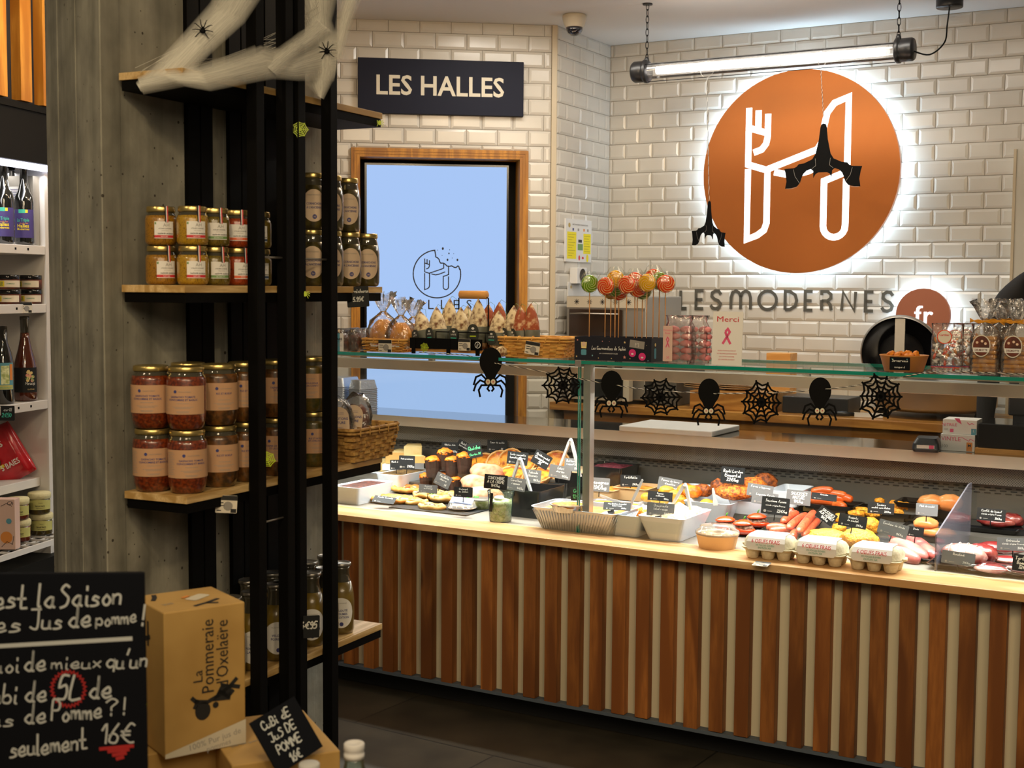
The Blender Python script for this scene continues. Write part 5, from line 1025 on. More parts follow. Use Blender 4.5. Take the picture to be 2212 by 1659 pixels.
P = onTop(845, .20); b1 = basket('wicker_basket', 'small wicker basket holding orange ribbed madeleines in cellophane', P, TH + .06, .19, .13, .046, 'wicker', .9)
def madbag(px, v, lab, k, s=1., lean=0):
    P = onTop(px, v) + Vector((0, 0, .010)); t = thing('madeleine_bag', lab, 'bag', P, TH + .1, 'cellophane bags of orange madeleines')
    mb = MB(); L = []
    for i in range(13):
        z = .088 * s * i / 12; q = math.sqrt(max(.02, 1 - (i / 12.5) ** 2.3)); L.append([(.046 * s * q * (1 + .035 * math.cos(14 * 2 * PI * j / 56)) * math.cos(2 * PI * j / 56), .034 * s * q * (1 + .035 * math.cos(14 * 2 * PI * j / 56)) * math.sin(2 * PI * j / 56), z) for j in range(56)])
    mb.loft(L, 'madeleine', None, smooth=True).obj('madeleines', t)
    mb = MB(); mb.loft([[(r * s * (1 + .08 * math.sin(j * 1.7 + z * 90)) * math.cos(2 * PI * j / 28), r * s * .78 * (1 + .08 * math.cos(j * 2.3 + z * 70)) * math.sin(2 * PI * j / 28), z * s) for j in range(28)] for r, z in ((.046, .001), (.053, .02), (.054, .05), (.042, .085), (.018, .105), (.008, .113))], 'film', None, True, False, True)
    tuft(mb, .008 * s, .036 * s, .055 * s, 'film2', T(0, 0, .112 * s), k); mb.obj('bag', t)
    MB().tube([(.010 * math.cos(a), .010 * math.sin(a), .112 * s) for a in [i * .8 for i in range(9)]] + [(.02, -.01, .118 * s)], .0018, 'gold_lid').obj('tie', t)
    mb = MB().prism(rrect(.045, .020, .004), .0008, 'ink_pink', T(0, -.043 * s, .022) @ UPR); mb.quad(.045, .007, 'paper_white', T(0, -.0442 * s, .0145) @ UPR); mb.disc(.009, 'skin_print', T(-.017, -.0446 * s, .022) @ UPR); mb.hand('Madeleines', .006, 'paper_white', T(.006, -.0446 * s, .0205) @ UPR, .15); mb.obj('label', t)
madbag(828, .19, 'cellophane bag of orange madeleines, largest and leftmost', 2, 1.3); madbag(866, .19, 'cellophane bag of orange madeleines in front middle of the basket', 5, 1.18); madbag(893, .24, 'cellophane bag of orange madeleines beside the sausage crate', 9, 1.12)
shelf_tag(0, 0, 0, 'green framed price tag leaning against the madeleine basket', TH + .1, 0, onTop(832, .108) + Vector((0, 0, .025)), 1.15)
# crate of dried sausages
cw_ = .35; P0c = onTop(999, .215); t = thing('sausage_crate', 'black fronted wooden crate with roller handle full of dried sausages', 'crate', P0c, TH - .02)
MB().bx(-cw_ / 2, cw_ / 2 + .03, -.085, .085, .008, .018, 'handle_wood').obj('floor_board', t)
mb = MB().bx(-cw_ / 2 - .004, cw_ / 2 - .03, -.092, -.086, .020, .060, 'black'); 
for x in (-cw_ / 2 + .005, -.01, cw_ / 2 - .055): mb.bx(x, x + .018, -.0935, -.0925, 0, .060, 'black')
mb.obj('front_board', t)
mb = MB().prism([(.0125 * math.cos(a), .0125 * math.sin(a)) for a in [i * PI / 12 for i in range(24)]], .001, 'ink_white', T(cw_ / 2 - .045, -.0938, .04) @ UPR); mb.prism([(.0098 * math.cos(a), .0098 * math.sin(a)) for a in [i * PI / 12 for i in range(24)]], .001, 'black', T(cw_ / 2 - .045, -.0946, .04) @ UPR); mb.ribbon([[(-.004, -.006), (0, .006)], [(0, -.005), (.004, .004)]], .0015, 'ink_white', T(cw_ / 2 - .045, -.096, .04) @ UPR); mb.obj('badge', t)
mb = MB()
for pts in ([(-.06, -.09, .05), (-.06, -.09, .085), (.0, -.09, .085)], [(.04, -.09, .05), (.04, -.09, .085), (.16, -.09, .085), (.16, -.09, .05)], [(.16, -.09, .085), (.20, .07, .085), (.20, .08, .02)], [(.20, .07, .085), (-.15, .07, .085)]): mb.tube(pts, .0024, 'black')
hx0, hx1 = -.004, .128; hz = tz(1027, 637, .17) - TZ
for x in (hx0, hx1): mb.tube([(x, -.02, .02), (x, -.02, hz - .012), (x + (.012 if x == hx0 else -.012), -.02, hz - .008)], .0026, 'black')
mb.obj('wire_frame', t)
MB().lathe([(.0145, 0), (.0155, .001), (.0155, hx1 - hx0 - .015), (.0145, hx1 - hx0 - .014)], 'handle_wood', T(hx0 + .007, -.02, hz) @ RX, 20).obj('roller_handle', t)
def salami(m, k):
    t = thing('dried_sausage', 'x', 'sausage', (0, 0, 0), 0, 'dried sausages standing in the black crate')
    MB().lathe([(.012, 0), (.024, .006), (.031, .03), (.032, .065), (.029, .09), (.022, .115), (.012, .136), (.003, .150), (.001, .153)], m, None, 18).obj('sausage', t)
    mb = MB().lathe([(.0325, .022), (.0335, .024), (.0338, .068), (.0325, .070)], 'band_grey', None, 20, False, False)
    mb.prism([(x, y) for x, y in rrect(.044, .052, .021, 5)], .001, 'band_dark', T(-.008, -.0345, .052, 0, 0, -.25) @ UPR); mb.text('LOSTE', .008, 'ink_white', T(-.008, -.0362, .052, 0, 0, -.25) @ UPR, bold=.02)
    mb.quad(.024, .004, ['teal', 'neon_sticker', 'orange_p'][k], T(-.008, -.0361, .042, 0, 0, -.25) @ UPR); mb.disc(.006, 'ink_white', T(-.008, -.0361, .065, 0, 0, -.25) @ UPR, 10, .6); mb.obj('paper_band', t)
    mb = MB().tube([(0, 0, .150), (.01, -.002, .160), (.028, 0, .150), (.034, -.01, .12)], .0007, 'label_green', None, 4); mb.obj('string', t); return t
SA = [salami('salami', 0), salami('salami_r', 2), salami('salami', 1)]
SPZ = [(0, 921, .18, 715 - 45, .35, 'leaning left at the left end'), (0, 948, .18, 663, .12, 'second from the left in front'), (0, 968, .235, 645, -.05, 'pointed one in the back row, left'), (0, 994, .18, 664, -.02, 'third in front, left of the handle'), (0, 1010, .25, 660, .0, 'behind the handle, left'), (2, 1034, .185, 646, .02, 'fattest one under the roller handle'), (1, 1052, .24, 657, -.05, 'reddish one behind the handle'), (1, 1078, .22, 653, 0, 'dark red one right of the handle'), (0, 1076, .18, 672, .0, 'white one low in front, right'), (0, 1103, .20, 660, -.12, 'white one near the right end'), (1, 1128, .20, 662, .1, 'reddish one second from the right end'), (1, 1143, .22, 656, -.06, 'reddish one at the right end')]
for i, (k, px, v, py, ln_, nme) in enumerate(SPZ):
    P = onTop(px, v); h = atv(px, py, v).z - TZ - .018; s = max(.5, h / .152); loc = P + Vector((0, 0, .0185)); R3 = (0, -ln_ * .7, TH + RND.uniform(-.3, .3)); lb = 'whitish dried sausage, %s of the crate' % nme if k != 1 else 'dried sausage, %s of the crate' % nme
    if ('S', k) not in used: used.add(('S', k)); o = SA[k]; o.location = loc; o.rotation_euler = R3; o.scale = (1.12, 1.12, s); o['label'] = lb
    else: dup(SA[k], loc, 0, lb, s=(1.12, 1.12, s), rot=R3)
o = MB().lathe([(.009, -.055), (.018, -.045), (.021, 0), (.017, .045), (.008, .056)], 'salami', T(0, 0, .02) @ Matrix.Rotation(PI / 2, 4, 'X') @ T(0, 0, 0), 16).obj('dried_sausage', loc=onTop(1086, .14), rz=TH + .3, label='dried sausage lying flat at the right foot of the crate', cat='sausage', group='dried sausages standing in the black crate')
shelf_tag(0, 0, 0, 'small price tag on the black front of the sausage crate', TH, 0, onTop(1003, .112) + Vector((0, 0, .040)), 1.05)
sticker(onTop(917, .10) + Vector((0, 0, .026)), .019, 'web', 'neon green cobweb sticker at the foot of the sausage crate', TH)
# empty basket
P = onTop(1168, .22); basket('wicker_basket', 'empty shallow wicker basket between the sausage crate and the lollipops', P, TH + .12, .27, .17, .068, 'wicker', .8)
shelf_tag(0, 0, 0, 'small price tag tilted on the front of the empty wicker basket', TH + .15, .15, onTop(1150, .105) + Vector((0, 0, .036)), 1.1)
# lollipop box
lx0, lx1 = atv(1241, 760, .13), atv(1407, 770, .13); wL = (lx1 - lx0).dot(UD)
t = thing('lollipop_box', "black card display box reading 'Les Gourmandises de Sophie' holding lollipops", 'box', Vector((lx0.x, lx0.y, TZ)), TH)
hL = tz(1300, 721, .13) - tz(1300, 769, .13) + .004
mb = MB().bx(0, wL, 0, .002, 0, hL, 'navy_card'); mb.bx(wL - .002, wL, .002, .12, 0, hL, 'navy_card'); mb.bx(0, .002, .002, .12, 0, hL, 'navy_card'); mb.bx(.002, wL - .002, .118, .12, 0, hL, 'navy_card'); mb.bx(.002, wL - .002, .002, .118, hL - .012, hL - .010, 'navy_card'); bx_ = mb.obj('box', t)
mb = MB(); Q = lambda x, y, z=0: T(x, -.0006 - z, y) @ UPR
mb.hand('Les Gourmandises de Sophie', .0125, 'ink_white', Q(wL * .45, hL * .46), .11, 4, width=wL * .44); mb.text('LA CONFISERIE ÉTOILÉE', .0055, 'ink_white', Q(wL * .45, hL * .28), width=wL * .24)
def star(s): return [((s if i % 2 == 0 else s * .42) * math.sin(i * PI / 5), (s if i % 2 == 0 else s * .42) * math.cos(i * PI / 5)) for i in range(10)]
for x, y, s, c in ((.04, .85, .004, 'star_p'), (.66, .8, .005, 'star_y'), (.03, .14, .004, 'star_y'), (.24, .2, .004, 'star_b'), (.37, .82, .003, 'star_p'), (.66, .17, .007, 'star_p'), (.73, .12, .003, 'star_y'), (.32, .1, .003, 'star_y'), (.49, .1, .003, 'star_y'), (.46, .82, .002, 'star_p'), (.96, .06, .003, 'star_b'), (.94, .7, .002, 'star_y')): mb.add([(p[0], p[1], 0) for p in star(s)], [tuple(range(10))], c, Q(wL * x, hL * y, .0002))
mb.disc(.0085, 'skin_print', Q(wL * .125, hL * .68), 14); mb.add([(-.010, 0, 0), (.010, 0, 0), (.012, .022, 0), (-.012, .022, 0)], [(0, 1, 2, 3)], 'hair_print', Q(wL * .125, hL * .50)); mb.disc(.0075, 'skin_print', Q(wL * .125, hL * .68, .0004), 14); mb.prism(rrect(.021, .020, .004), .0002, 'blue_print', Q(wL * .125, hL * .33, .0003))
mb.prism(rrect(.016, .036, .006), .0002, 'blue_print', T(wL + .0006, .03, hL * .35) @ Matrix.Rotation(PI / 2, 4, 'Z') @ UPR); mb.disc(.006, 'hair_print', T(wL + .0009, .03, hL * .72) @ Matrix.Rotation(PI / 2, 4, 'Z') @ UPR, 10)
for x, y in ((.76, .36), (.885, .22)): mb.disc(.0135, 'pink', Q(wL * x, hL * y, .0004), 18); mb.disc(.005, 'paper_white', Q(wL * x, hL * y - .003, .0006), 8, .6)
mb.quad(.056, .026, 'ink_grey', T(wL * .82, -.002, hL * .73, 0, .12, 0) @ UPR); mb.ribbon([[(-.006, -.008), (-.006, .004)], [(-.006, 0), (.006, .004)], [(.006, -.008), (.006, .004)]], .0012, 'paper_white', T(wL * .82, -.0024, hL * .73, 0, .12, 0) @ UPR)
mb.obj('print', bx_)
def lolly(m1, m2):
    t = thing('lollipop', 'x', 'lollipop', (0, 0, 0), 0, 'swirl lollipops standing in the black box')
    r = .031; mb = MB().lathe([(.004, -.0055), (r * .8, -.005), (r, -.001), (r, .001), (r * .8, .005), (.004, .0055)], m1, T(0, 0, .190) @ UPR, 30)
    for k in range(6):
        pts = []
        for i in range(17): q = i / 16; a = k * PI / 3 + q * 3.4; rr = .002 + q * .028; pts.append((rr * math.cos(a), rr * math.sin(a), .0052 - .0022 * q * q))
        for sg in (1, -1): mb.tube([(x, y, z * sg) for x, y, z in pts], [.0006 + .0016 * i / 16 for i in range(17)], m2, T(0, 0, .190) @ UPR, 5)
    mb.obj('candy', t)
    MB().tube([(0, 0, 0), (0, 0, .166)], .0018, 'stick').obj('stick', t)
    mb = MB().loft([[(r_ * (1 + .05 * math.sin(j * 2.2)) * math.cos(2 * PI * j / 22), .35 * r_ * math.sin(2 * PI * j / 22), z) for j in range(22)] for r_, z in ((.003, .115), (.004, .150), (.019, .160), (.035, .185), (.034, .208), (.024, .226), (.018, .234))], 'pane', None, False, False, True); mb.obj('wrapper', t); return t
LO = {'o': lolly('lolly_orange', 'lolly_cream'), 'y': lolly('lolly_yellow', 'lolly_cream'), 'g': lolly('lolly_green', 'lolly_palegreen')}
LN = {'o': 'orange swirl lollipop', 'y': 'yellow swirl lollipop', 'g': 'green swirl lollipop'}
LP_ = [('g', 1274, 613, .15, .5, 'at the left end'), ('o', 1308, 618, .15, -.1, 'large one next to the green'), ('o', 1354, 615, .15, 0, 'in the middle front'), ('y', 1330, 603, .20, .2, 'back row, left'), ('o', 1377, 623, .19, .3, 'lower right of the middle'), ('y', 1398, 611, .15, 0, 'front, right group'), ('o', 1412, 600, .21, .1, 'topmost in the right group'), ('g', 1425, 607, .20, .6, 'edge-on in the right group'), ('o', 1438, 613, .17, .3, 'at the right end'), ('o', 1337, 630, .22, .2, 'lowest, behind the middle'), ('g', 1329, 622, .21, .4, 'hidden between the orange ones'), ('y', 1320, 628, .23, .1, 'back row, low'), ('o', 1372, 607, .23, .2, 'back row, centre'), ('g', 1388, 628, .22, .1, 'low behind the yellow one')]
for k, px, py, v, rz, nme in LP_:
    P = atv(px, py, v); base = Vector((P.x, P.y, TZ + .004)); L = P.z - base.z; s = 1.; loc = Vector((P.x, P.y, P.z - .190)); dz = loc.z - (TZ + .004)
    key = 'L' + k; lb = '%s %s of the black box' % (LN[k], nme)
    if dz < 0: loc.z = TZ + .004
    sc3 = (1, 1, 1) if dz < 0 else (1, 1, 1); 
    sz = L / .190; o = LO[k] if key not in used else dup(LO[k], (0, 0, 0))
    used.add(key); o.location = base; o.rotation_euler = (0, 0, TH + .2 + rz); o['label'] = lb
    for ch in o.children:
        if ch.name.startswith('stick'): ch.scale = (1, 1, (L - .024) / .166)
        else: ch.location = (0, 0, L - .190)
    # keep the candy round although the stick is longer or shorter
    if o is LO[k]: pass
# pink meringue bags
def mbag(px, v, front, label, wx=.085):
    t = tth('meringue_bag', label, 'bag', px, v, .05, 'clear bags of pink meringues')
    t.scale = (1.12, 1.12, 1.27)
    mb = MB()
    for i in range(5):
        for x in (-.02, .022): mb.lathe([(.006, 0), (.018, .003), (.020, .009), (.016, .014), (.004, .018)], 'meringue', T(x, (.004 if i % 2 else -.004), .008 + i * .0185), 16)
    mb.obj('meringues', t)
    mb = MB().loft([[(x * (1 + .03 * math.sin(j * 2.7 + z * 60)), y * (1 + .05 * math.cos(j * 1.9)), z) for j, (x, y) in enumerate(rrect(w_, d_, .014, 5))] for w_, d_, z in ((wx, .05, .001), (wx + .006, .056, .02), (wx + .006, .056, .09), (wx - .01, .03, .112), (wx + .004, .012, .128))], 'film', None, True, True, True); mb.obj('bag', t)
    if front:
        mb = MB().bx(-.042, -.012, -.0312, -.0305, .006, .10, 'kraft_light' if False else 'pink_card'); mb.text('Octobre', .008, 'ink_pink', T(-.027, -.0318, .086) @ UPR); mb.text('Rose', .008, 'ink_pink', T(-.027, -.0318, .078) @ UPR)
        mb.ribbon([[(-.005, -.012), (.004, .008), (0, .014), (-.004, .008), (.005, -.012)]], .003, 'ink_pink', T(-.027, -.0318, .056) @ UPR); mb.text('2€', .009, 'ink_pink', T(-.026, -.0318, .013) @ UPR); mb.obj('label', t)
mbag(1468, .13, 1, "clear bag of pink meringues with 'Octobre Rose' label"); mbag(1508, .16, 0, 'clear bag of pink meringues beside the Merci card', .06)
P = (onTop(1537, .12) + onTop(1602, .12)) / 2; wM = (onTop(1602, .12) - onTop(1537, .12)).length; hM = tz(1570, 673, .12) - TZ
t = thing('merci_card', "upright cream card reading 'Merci' with a pink ribbon", 'card', P, TH, rot=(-.05, 0, TH))
c_ = MB().bx(-wM / 2, wM / 2, 0, .0015, 0, hM, 'paper_white').obj('card', t); mb = MB(); mb.text('Merci', .026, 'ink_red', T(0, -.0006, hM * .81) @ UPR, width=wM * .72)
mb.ribbon([[(-.016, -.022), (.008, .018), (.001, .028), (-.008, .018)], [(-.008, .018), (.001, -.003), (.012, -.022)]], .008, 'ink_pink', T(0, -.0006, hM * .52) @ UPR, cap=False)
for i, q in enumerate((.6, .66, .5, .54)): mb.text(['POUR VOTRE SOUTIEN ET', 'VOTRE IMPLICATION DANS', 'LA LUTTE CONTRE', 'LE CANCER DU SEIN !'][i], .006, 'ink_red', T(0, -.0006, hM * (.26 - .055 * i)) @ UPR, width=wM * q)
mb.obj('print', c_)
# snack bowl, sweets, biscuits at the right
P = onTop(1953, .17); rb_ = 52 * pxm(1953, 770, .17); t = thing('paper_bowl', "brown paper tub of snacks with a small slate reading 'Servez-vous'", 'bowl', P, TH)
MB().lathe([(rb_ * .78, 0), (rb_ * .97, .047), (rb_, .049), (rb_ * .99, .051), (rb_ * .95, .048), (rb_ * .8, .025)], 'kraft', None, 36).obj('bowl', t)
mb = MB(); R = random.Random(8)
for i in range(16): a = R.uniform(0, 6.28); r_ = R.uniform(0, rb_ * .75); mb.blob(.013, .010, .009, 'fried', T(r_ * math.cos(a), r_ * math.sin(a), .046 + .010 * R.random(), 0, R.random(), a), i, .2, 2, 10)
tag(mb.obj('snacks', t), kind='stuff')
card('small_slate', "small slate reading 'Servez-vous' leaning on the brown paper tub", cw(uv(P)[0] + .008, uv(P)[1] - rb_ - .006, TZ + .027), .062, .040, 'board', [('Servez-vous', 0, .006, .0075, 'slate_white', 'H'), ('mangue d', 0, -.013, .006, 'slate_white', 'H'), (.003, -.023, .014, .003, 'teal', 'r'), (.003, .022, .014, .003, 'blue_print', 'r')], rz=TH, cat='sign')
def sweets(px, v, label, k):
    t = tth('sweet_bag', label, 'bag', px, v, .05, 'clear bags of red and white sweets'); R = random.Random(k); mb = MB(); w_ = .085
    for i in range(46):
        x, z = R.uniform(-.037, .037), R.uniform(.012, .115); a = R.uniform(0, PI); c, d = math.cos(a), math.sin(a); y = R.uniform(-.020, .012); mb.tube([(x - c * .009, y, z - d * .009), (x, y, z), (x + c * .009, y, z + d * .009)], [.003, .0052, .003], ['paper_white', 'orange_p', 'paper_white', 'lolly_orange'][i % 4], None, 6)
    tag(mb.obj('sweets', t), kind='stuff')
    MB().loft([[(x, y, z) for x, y in rrect(ww, dd, .012, 5)] for ww, dd, z in ((w_, .045, .001), (w_ + .006, .052, .03), (w_ + .006, .050, .10), (w_ + .006, .010, .137), (w_ + .01, .004, .152))], 'film', None, True, True, True).obj('bag', t)
    mb = MB(); mb.disc(.0215, 'lolly_orange', T(-.005, -.0275, .112) @ UPR, 26); mb.disc(.019, 'paper', T(-.005, -.0278, .112) @ UPR, 26); mb.text('Cartibar', .009, 'ink_red', T(-.005, -.0282, .115) @ UPR, bold=.02, width=.030); mb.bx(-.043, .043, -.0272, -.027, .022, .024, 'ink_blue'); mb.bx(-.043, .043, -.0272, -.027, .0195, .0215, 'ink_red'); mb.obj('label', t)
sweets(2046, .13, 'clear bag of red and white wrapped sweets nearest the paper tub', 1); sweets(2068, .18, 'clear bag of red and white sweets, second behind the first', 2); sweets(2092, .23, 'clear bag of red and white sweets, third one back', 3)
def biscuits(px, v, label, k, tall=1.):
    t = tth('biscuit_bag', label, 'bag', px, v, .0, 'raffia tied bags of finger biscuits'); R = random.Random(k)
    mb = MB()
    for i in range(8):
        for y in (-.014, .014): mb.tube([(-.034, y, .014 + i * .0135), (-.030, y, .014 + i * .0135), (.030, y + R.uniform(-.002, .002), .014 + i * .0135), (.034, y, .014 + i * .0135)], [.004, .0072, .0072, .004], 'biscuit', None, 8)
    mb.obj('biscuits', t)
    mb = MB().loft([[(x * (1 + .04 * math.sin(j * 2.3 + z * 50)), y * (1 + .06 * math.cos(j * 1.9)), z) for j, (x, y) in enumerate(rrect(w_, d_, min(w_, d_) * .3, 5))] for w_, d_, z in ((.078, .054, .001), (.084, .060, .02), (.084, .060, .11), (.066, .045, .138), (.02, .02, .158))], 'film', None, True, False, True)
    tuft(mb, .010, .040, .065, 'film2', T(0, 0, .158), k); mb.obj('bag', t)
    mb = MB()
    for q in range(4): mb.tube(smooth([Vector(p) for p in ((-.045, -.012, .157 + .004 * q), (-.02, -.015, .165 - q * .003), (0, -.013, .159), (.025, -.016, .168 - q * .004), (.055, -.01, .150 + .006 * q))], 4), .0016, 'raffia', None, 5)
    mb.tube([(.012 * math.cos(a), .012 * math.sin(a), .158 + .001 * a) for a in [i * .6 for i in range(16)]], .0018, 'raffia', None, 5); mb.obj('raffia_bow', t)
    mb = MB(); E2 = [(.026 * math.cos(a), .033 * math.sin(a)) for a in [i * PI / 16 for i in range(32)]]; mb.prism(E2, .0008, 'paper', T(-.006, -.0305, .088) @ UPR); mb.prism([(x * .9, y * .9) for x, y in E2], .0004, 'cake', T(-.006, -.0315, .088) @ UPR)
    mb.quad(.046, .013, 'paper_white', T(-.006, -.0324, .076) @ UPR); mb.text('DELMOTTE', .008, 'cake', T(-.006, -.0328, .073) @ UPR, bold=.02, width=.036)
    for x, y in ((-.018, .098), (-.004, .102), (.006, .095)): mb.disc(.004, 'skin_print', T(x, -.0324, y) @ UPR, 8)
    mb.obj('label', t)
biscuits(2128, .13, 'bag of golden finger biscuits with raffia bow, left one', 3); biscuits(2196, .13, 'bag of golden finger biscuits with raffia bow at the picture edge', 6); biscuits(2162, .22, 'bag of golden finger biscuits standing behind the other two', 8)
# ------------------------------------------------------------------ garland of spiders and webs in front of the glass
gv = .078
gpts = [(905, 761), (960, 764), (1010, 768), (1053, 781), (1090, 788), (1200, 808), (1260, 820), (1330, 832), (1400, 842), (1515, 849), (1600, 850), (1700, 847), (1800, 839), (1880, 828), (1960, 812), (2010, 804), (2060, 803), (2130, 805), (2215, 808)]
G3 = [atv(x, y, gv if 1040 < x < 2000 else .09) for x, y in gpts]
for i in (0, 1, 2, -4, -3, -2, -1): G3[i].z = max(G3[i].z, TOPZ + .002)
S3 = smooth(G3, 12); mb = MB()
for ph in (0, PI): mb.tube([p + Vector((0, .0010 * math.cos(i * 2.2 + ph), .0010 * math.sin(i * 2.2 + ph))) for i, p in enumerate(S3)], .0014, 'cord' if ph else 'ink_black', None, 4)
mb.obj('garland_string', label='black and white twisted string looped along the front of the glass case', cat='string')
def gspider(px, py, s, label):
    P = atv(px, py, gv - .006); t = thing('paper_spider', label, 'decoration', P, TH + .45, 'black paper spiders on the garland'); mb = MB()
    body = [(.32 * math.cos(a), .40 * math.sin(a) + .32) for a in [math.radians(d) for d in range(-50, 231, 14)]] + [(-.13, -.14), (-.20, -.26), (-.16, -.38), (.16, -.38), (.20, -.26), (.13, -.14)]
    mb.prism([(x * s, y * s) for x, y in body], .002, 'black', UPR)
    for sg in (-1, 1):
        mb.ribbon([[(sg * x * s, y * s) for x, y in p] for p in ([(.12, -.20), (.26, -.06), (.42, -.13), (.48, -.34)], [(.15, -.28), (.30, -.22), (.42, -.34), (.48, -.52)], [(.12, -.36), (.26, -.36), (.34, -.50), (.30, -.68)], [(.05, -.38), (.09, -.46), (.04, -.52)])], .055 * s, 'black', T(0, -.0008, 0) @ UPR)
    mb.obj('body', t)
    mb = MB()
    for sg in (-1, 1): mb.disc(.065 * s, 'eye_white', T(sg * .075 * s, -.0028, -.26 * s) @ UPR, 14, 1.2); mb.disc(.02 * s, 'ink_red', T(sg * .075 * s, -.0032, -.26 * s) @ UPR, 8)
    mb.obj('eyes', t)
def gweb(px, py, s, label, seed):
    P = atv(px, py, gv - .006); o = MB().ribbon(web_polys(s, 10, 4, seed), s * .085, 'black', UPR); 
    o.ribbon(web_polys(s, 10, 4, seed), s * .085, 'black', T(0, .001, 0) @ UPR); o.obj('paper_web', loc=P, rz=TH + .4, label=label, cat='decoration', group='black paper cobwebs on the garland')
k = pxm(1060, 800, gv)
gspider(1060, 805, 76 * pxm(1060, 800, gv), 'black paper spider hanging left in front of the blue screen'); gspider(1321, 852, 72 * pxm(1321, 850, gv), 'black paper spider just right of the steel glass post'); gspider(1531, 869, 72 * pxm(1531, 850, gv), 'black paper spider in the middle of the garland'); gspider(1771, 868, 74 * pxm(1771, 850, gv), 'black paper spider, rightmost on the garland')
gweb(1216, 832, 43 * pxm(1216, 832, gv), 'black paper cobweb left of the steel glass post', 2); gweb(1427, 858, 44 * pxm(1427, 850, gv), 'black paper cobweb between the second and third spiders', 5); gweb(1645, 869, 47 * pxm(1645, 850, gv), 'black paper cobweb between the two right spiders', 7); gweb(1903, 856, 50 * pxm(1903, 850, gv), 'black paper cobweb, rightmost and largest on the garland', 11)
# ------------------------------------------------------------------ food in the case
FZ = DZ + .0006
def fd(px, py, z=FZ, vm=.79):
    """a point at height z above the deck or the raised rear step, never behind the rear panel"""
    P = atz(px, py, z)
    if uv(P)[1] <= .60: return P
    Q = atz(px, py, z + .0352); v = uv(Q)[1]
    if v < .60: return atv(px, py, .60)
    return Q if v <= vm else atv(px, py, vm)
def riser(px, py, x0, x1, d, h, m, label):
    P = fd(px, py, FZ, .70); d = min(d, .885 - uv(P)[1]); b = .7255 if uv(P)[1] >= .6 else DZ + .0004
    MB().bx(x0, x1, 0, d, b - P.z, h, m).obj('riser', loc=P, rz=TH, label=label, cat='riser')
def fth(name, label, cat, px, py, rz=0, group=None, z=FZ, rot=None):
    P = fd(px, py, z); return thing(name, label, cat, P, TH + rz, group, rot=rot)
def gastro(name, label, px, py, w_, d_, h, m, fill, fh, rz=0, amp=.008, fr=60, dome=.006, fl=.80, group=None, lip=0, cat='dish', n=16, r=.014):
    """tub whose near right bottom corner sits at the pixel; w_ along the counter, d_ away from the customer"""
    P = fd(px, py, FZ, .885 - d_); O = P - UD * w_ * .5 * .86 + VD * d_ * .5 * .9
    t = thing(name, label, cat, O, TH + rz, group); gz = (.7256 if uv(O)[1] >= .6 else DZ + .0004)
    if P.z - gz > .004: MB().bx(-w_ * .3, w_ * .3, -d_ * .3, d_ * .3, gz - P.z, -.0004, 'case_back').obj('stand', t)
    MB().tub(w_, d_, h, m, fl=fl, r=r, lip=lip, th=.004 if m != 'foil' else .0012).obj('dish', t, bevel=.0008)
    if m == 'foil':
        mb = MB(); a0 = rrect(w_ * fl, d_ * (1 - (1 - fl) * w_ / d_), r, 4); a1 = rrect(w_, d_, r, 4)
        def walk(P_, q):
            n = len(P_); L_ = [math.dist(P_[i], P_[(i + 1) % n]) for i in range(n)]; s_ = q * sum(L_)
            for i in range(n):
                if s_ <= L_[i]: u = s_ / max(L_[i], 1e-9); return (P_[i][0] * (1 - u) + P_[(i + 1) % n][0] * u, P_[i][1] * (1 - u) + P_[(i + 1) % n][1] * u)
                s_ -= L_[i]
            return P_[0]
        for i in range(90): p, q = walk(a0, i / 90), walk(a1, i / 90); mb.tube([(p[0] * 1.005, p[1] * 1.005, .004), (q[0] * 1.005, q[1] * 1.005, h - .010)], .0016, 'foil', None, 4)
        mb.obj('ribs', t)
    if fill:
        k = fl + (1 - fl) * fh / h; MB().field(w_ * k - .008, d_ * (1 - (1 - k) * w_ / d_) - .008, fh, amp, fr, fill, None, n, len(label), dome).obj('filling', t)
    return t
# left bay
gastro('terrine_dish', 'white rectangular dish of dark meat terrine at the left end of the case', 774, 1092, .135, .24, .070, 'white_dish', 'meatloaf', .064, amp=.004, dome=.004)
gastro('terrine_dish', 'white rectangular dish of crumb topped pate behind the wooden basket', 864, 1062, .13, .24, .070, 'white_dish', 'crusty', .066, amp=.004, dome=.006)
for i, (px, py, w_, d_, nme) in enumerate(((842, 1020, .09, .12, 'left, lowest in the back corner'), (866, 1012, .10, .14, 'behind the pate card'), (892, 1010, .08, .12, 'on the white plates'))):
    t = fth('cheese_block', 'pale cheese block %s' % nme, 'cheese', px, py, .3 * i, 'pale cheese blocks at the back left of the case', FZ)
    MB().prism([(-w_ / 2, -d_ / 2), (w_ / 2, -d_ / 2), (w_ * .45, d_ / 2), (-w_ * .3, d_ / 2)], .05, 'cheese', T(0, 0, .01 + .02 * i), 'cheese_rind' if i == 1 else 'cheese').obj('cheese', t, bevel=.004)
    MB().bx(-w_ * .6, w_ * .6, -d_ * .6, d_ * .6, 0, .008 + .02 * i, 'white_dish').obj('tray', t, bevel=.002)
MB().prism([(0, 0), (.10, .02), (.05, .09)], .03, 'cheese', None, 'cheese_rind').obj('cheese_wedge', loc=fd(868, 1000, FZ + .07), rz=TH + .3, label='cheese wedge with printed rind on top at the back left', cat='cheese')
for k in range(5): MB().lathe([(.04, 0), (.065, .006), (.063, .008), (.0, .004)], 'white_dish', None, 28).obj('plate', loc=fd(907, 1040) + VD * .25 + Vector((0, 0, .009 * k)), group='stacked white plates behind the terrines', label='white plate behind the terrines, %s from the bottom' % ORD[k], cat='plate')
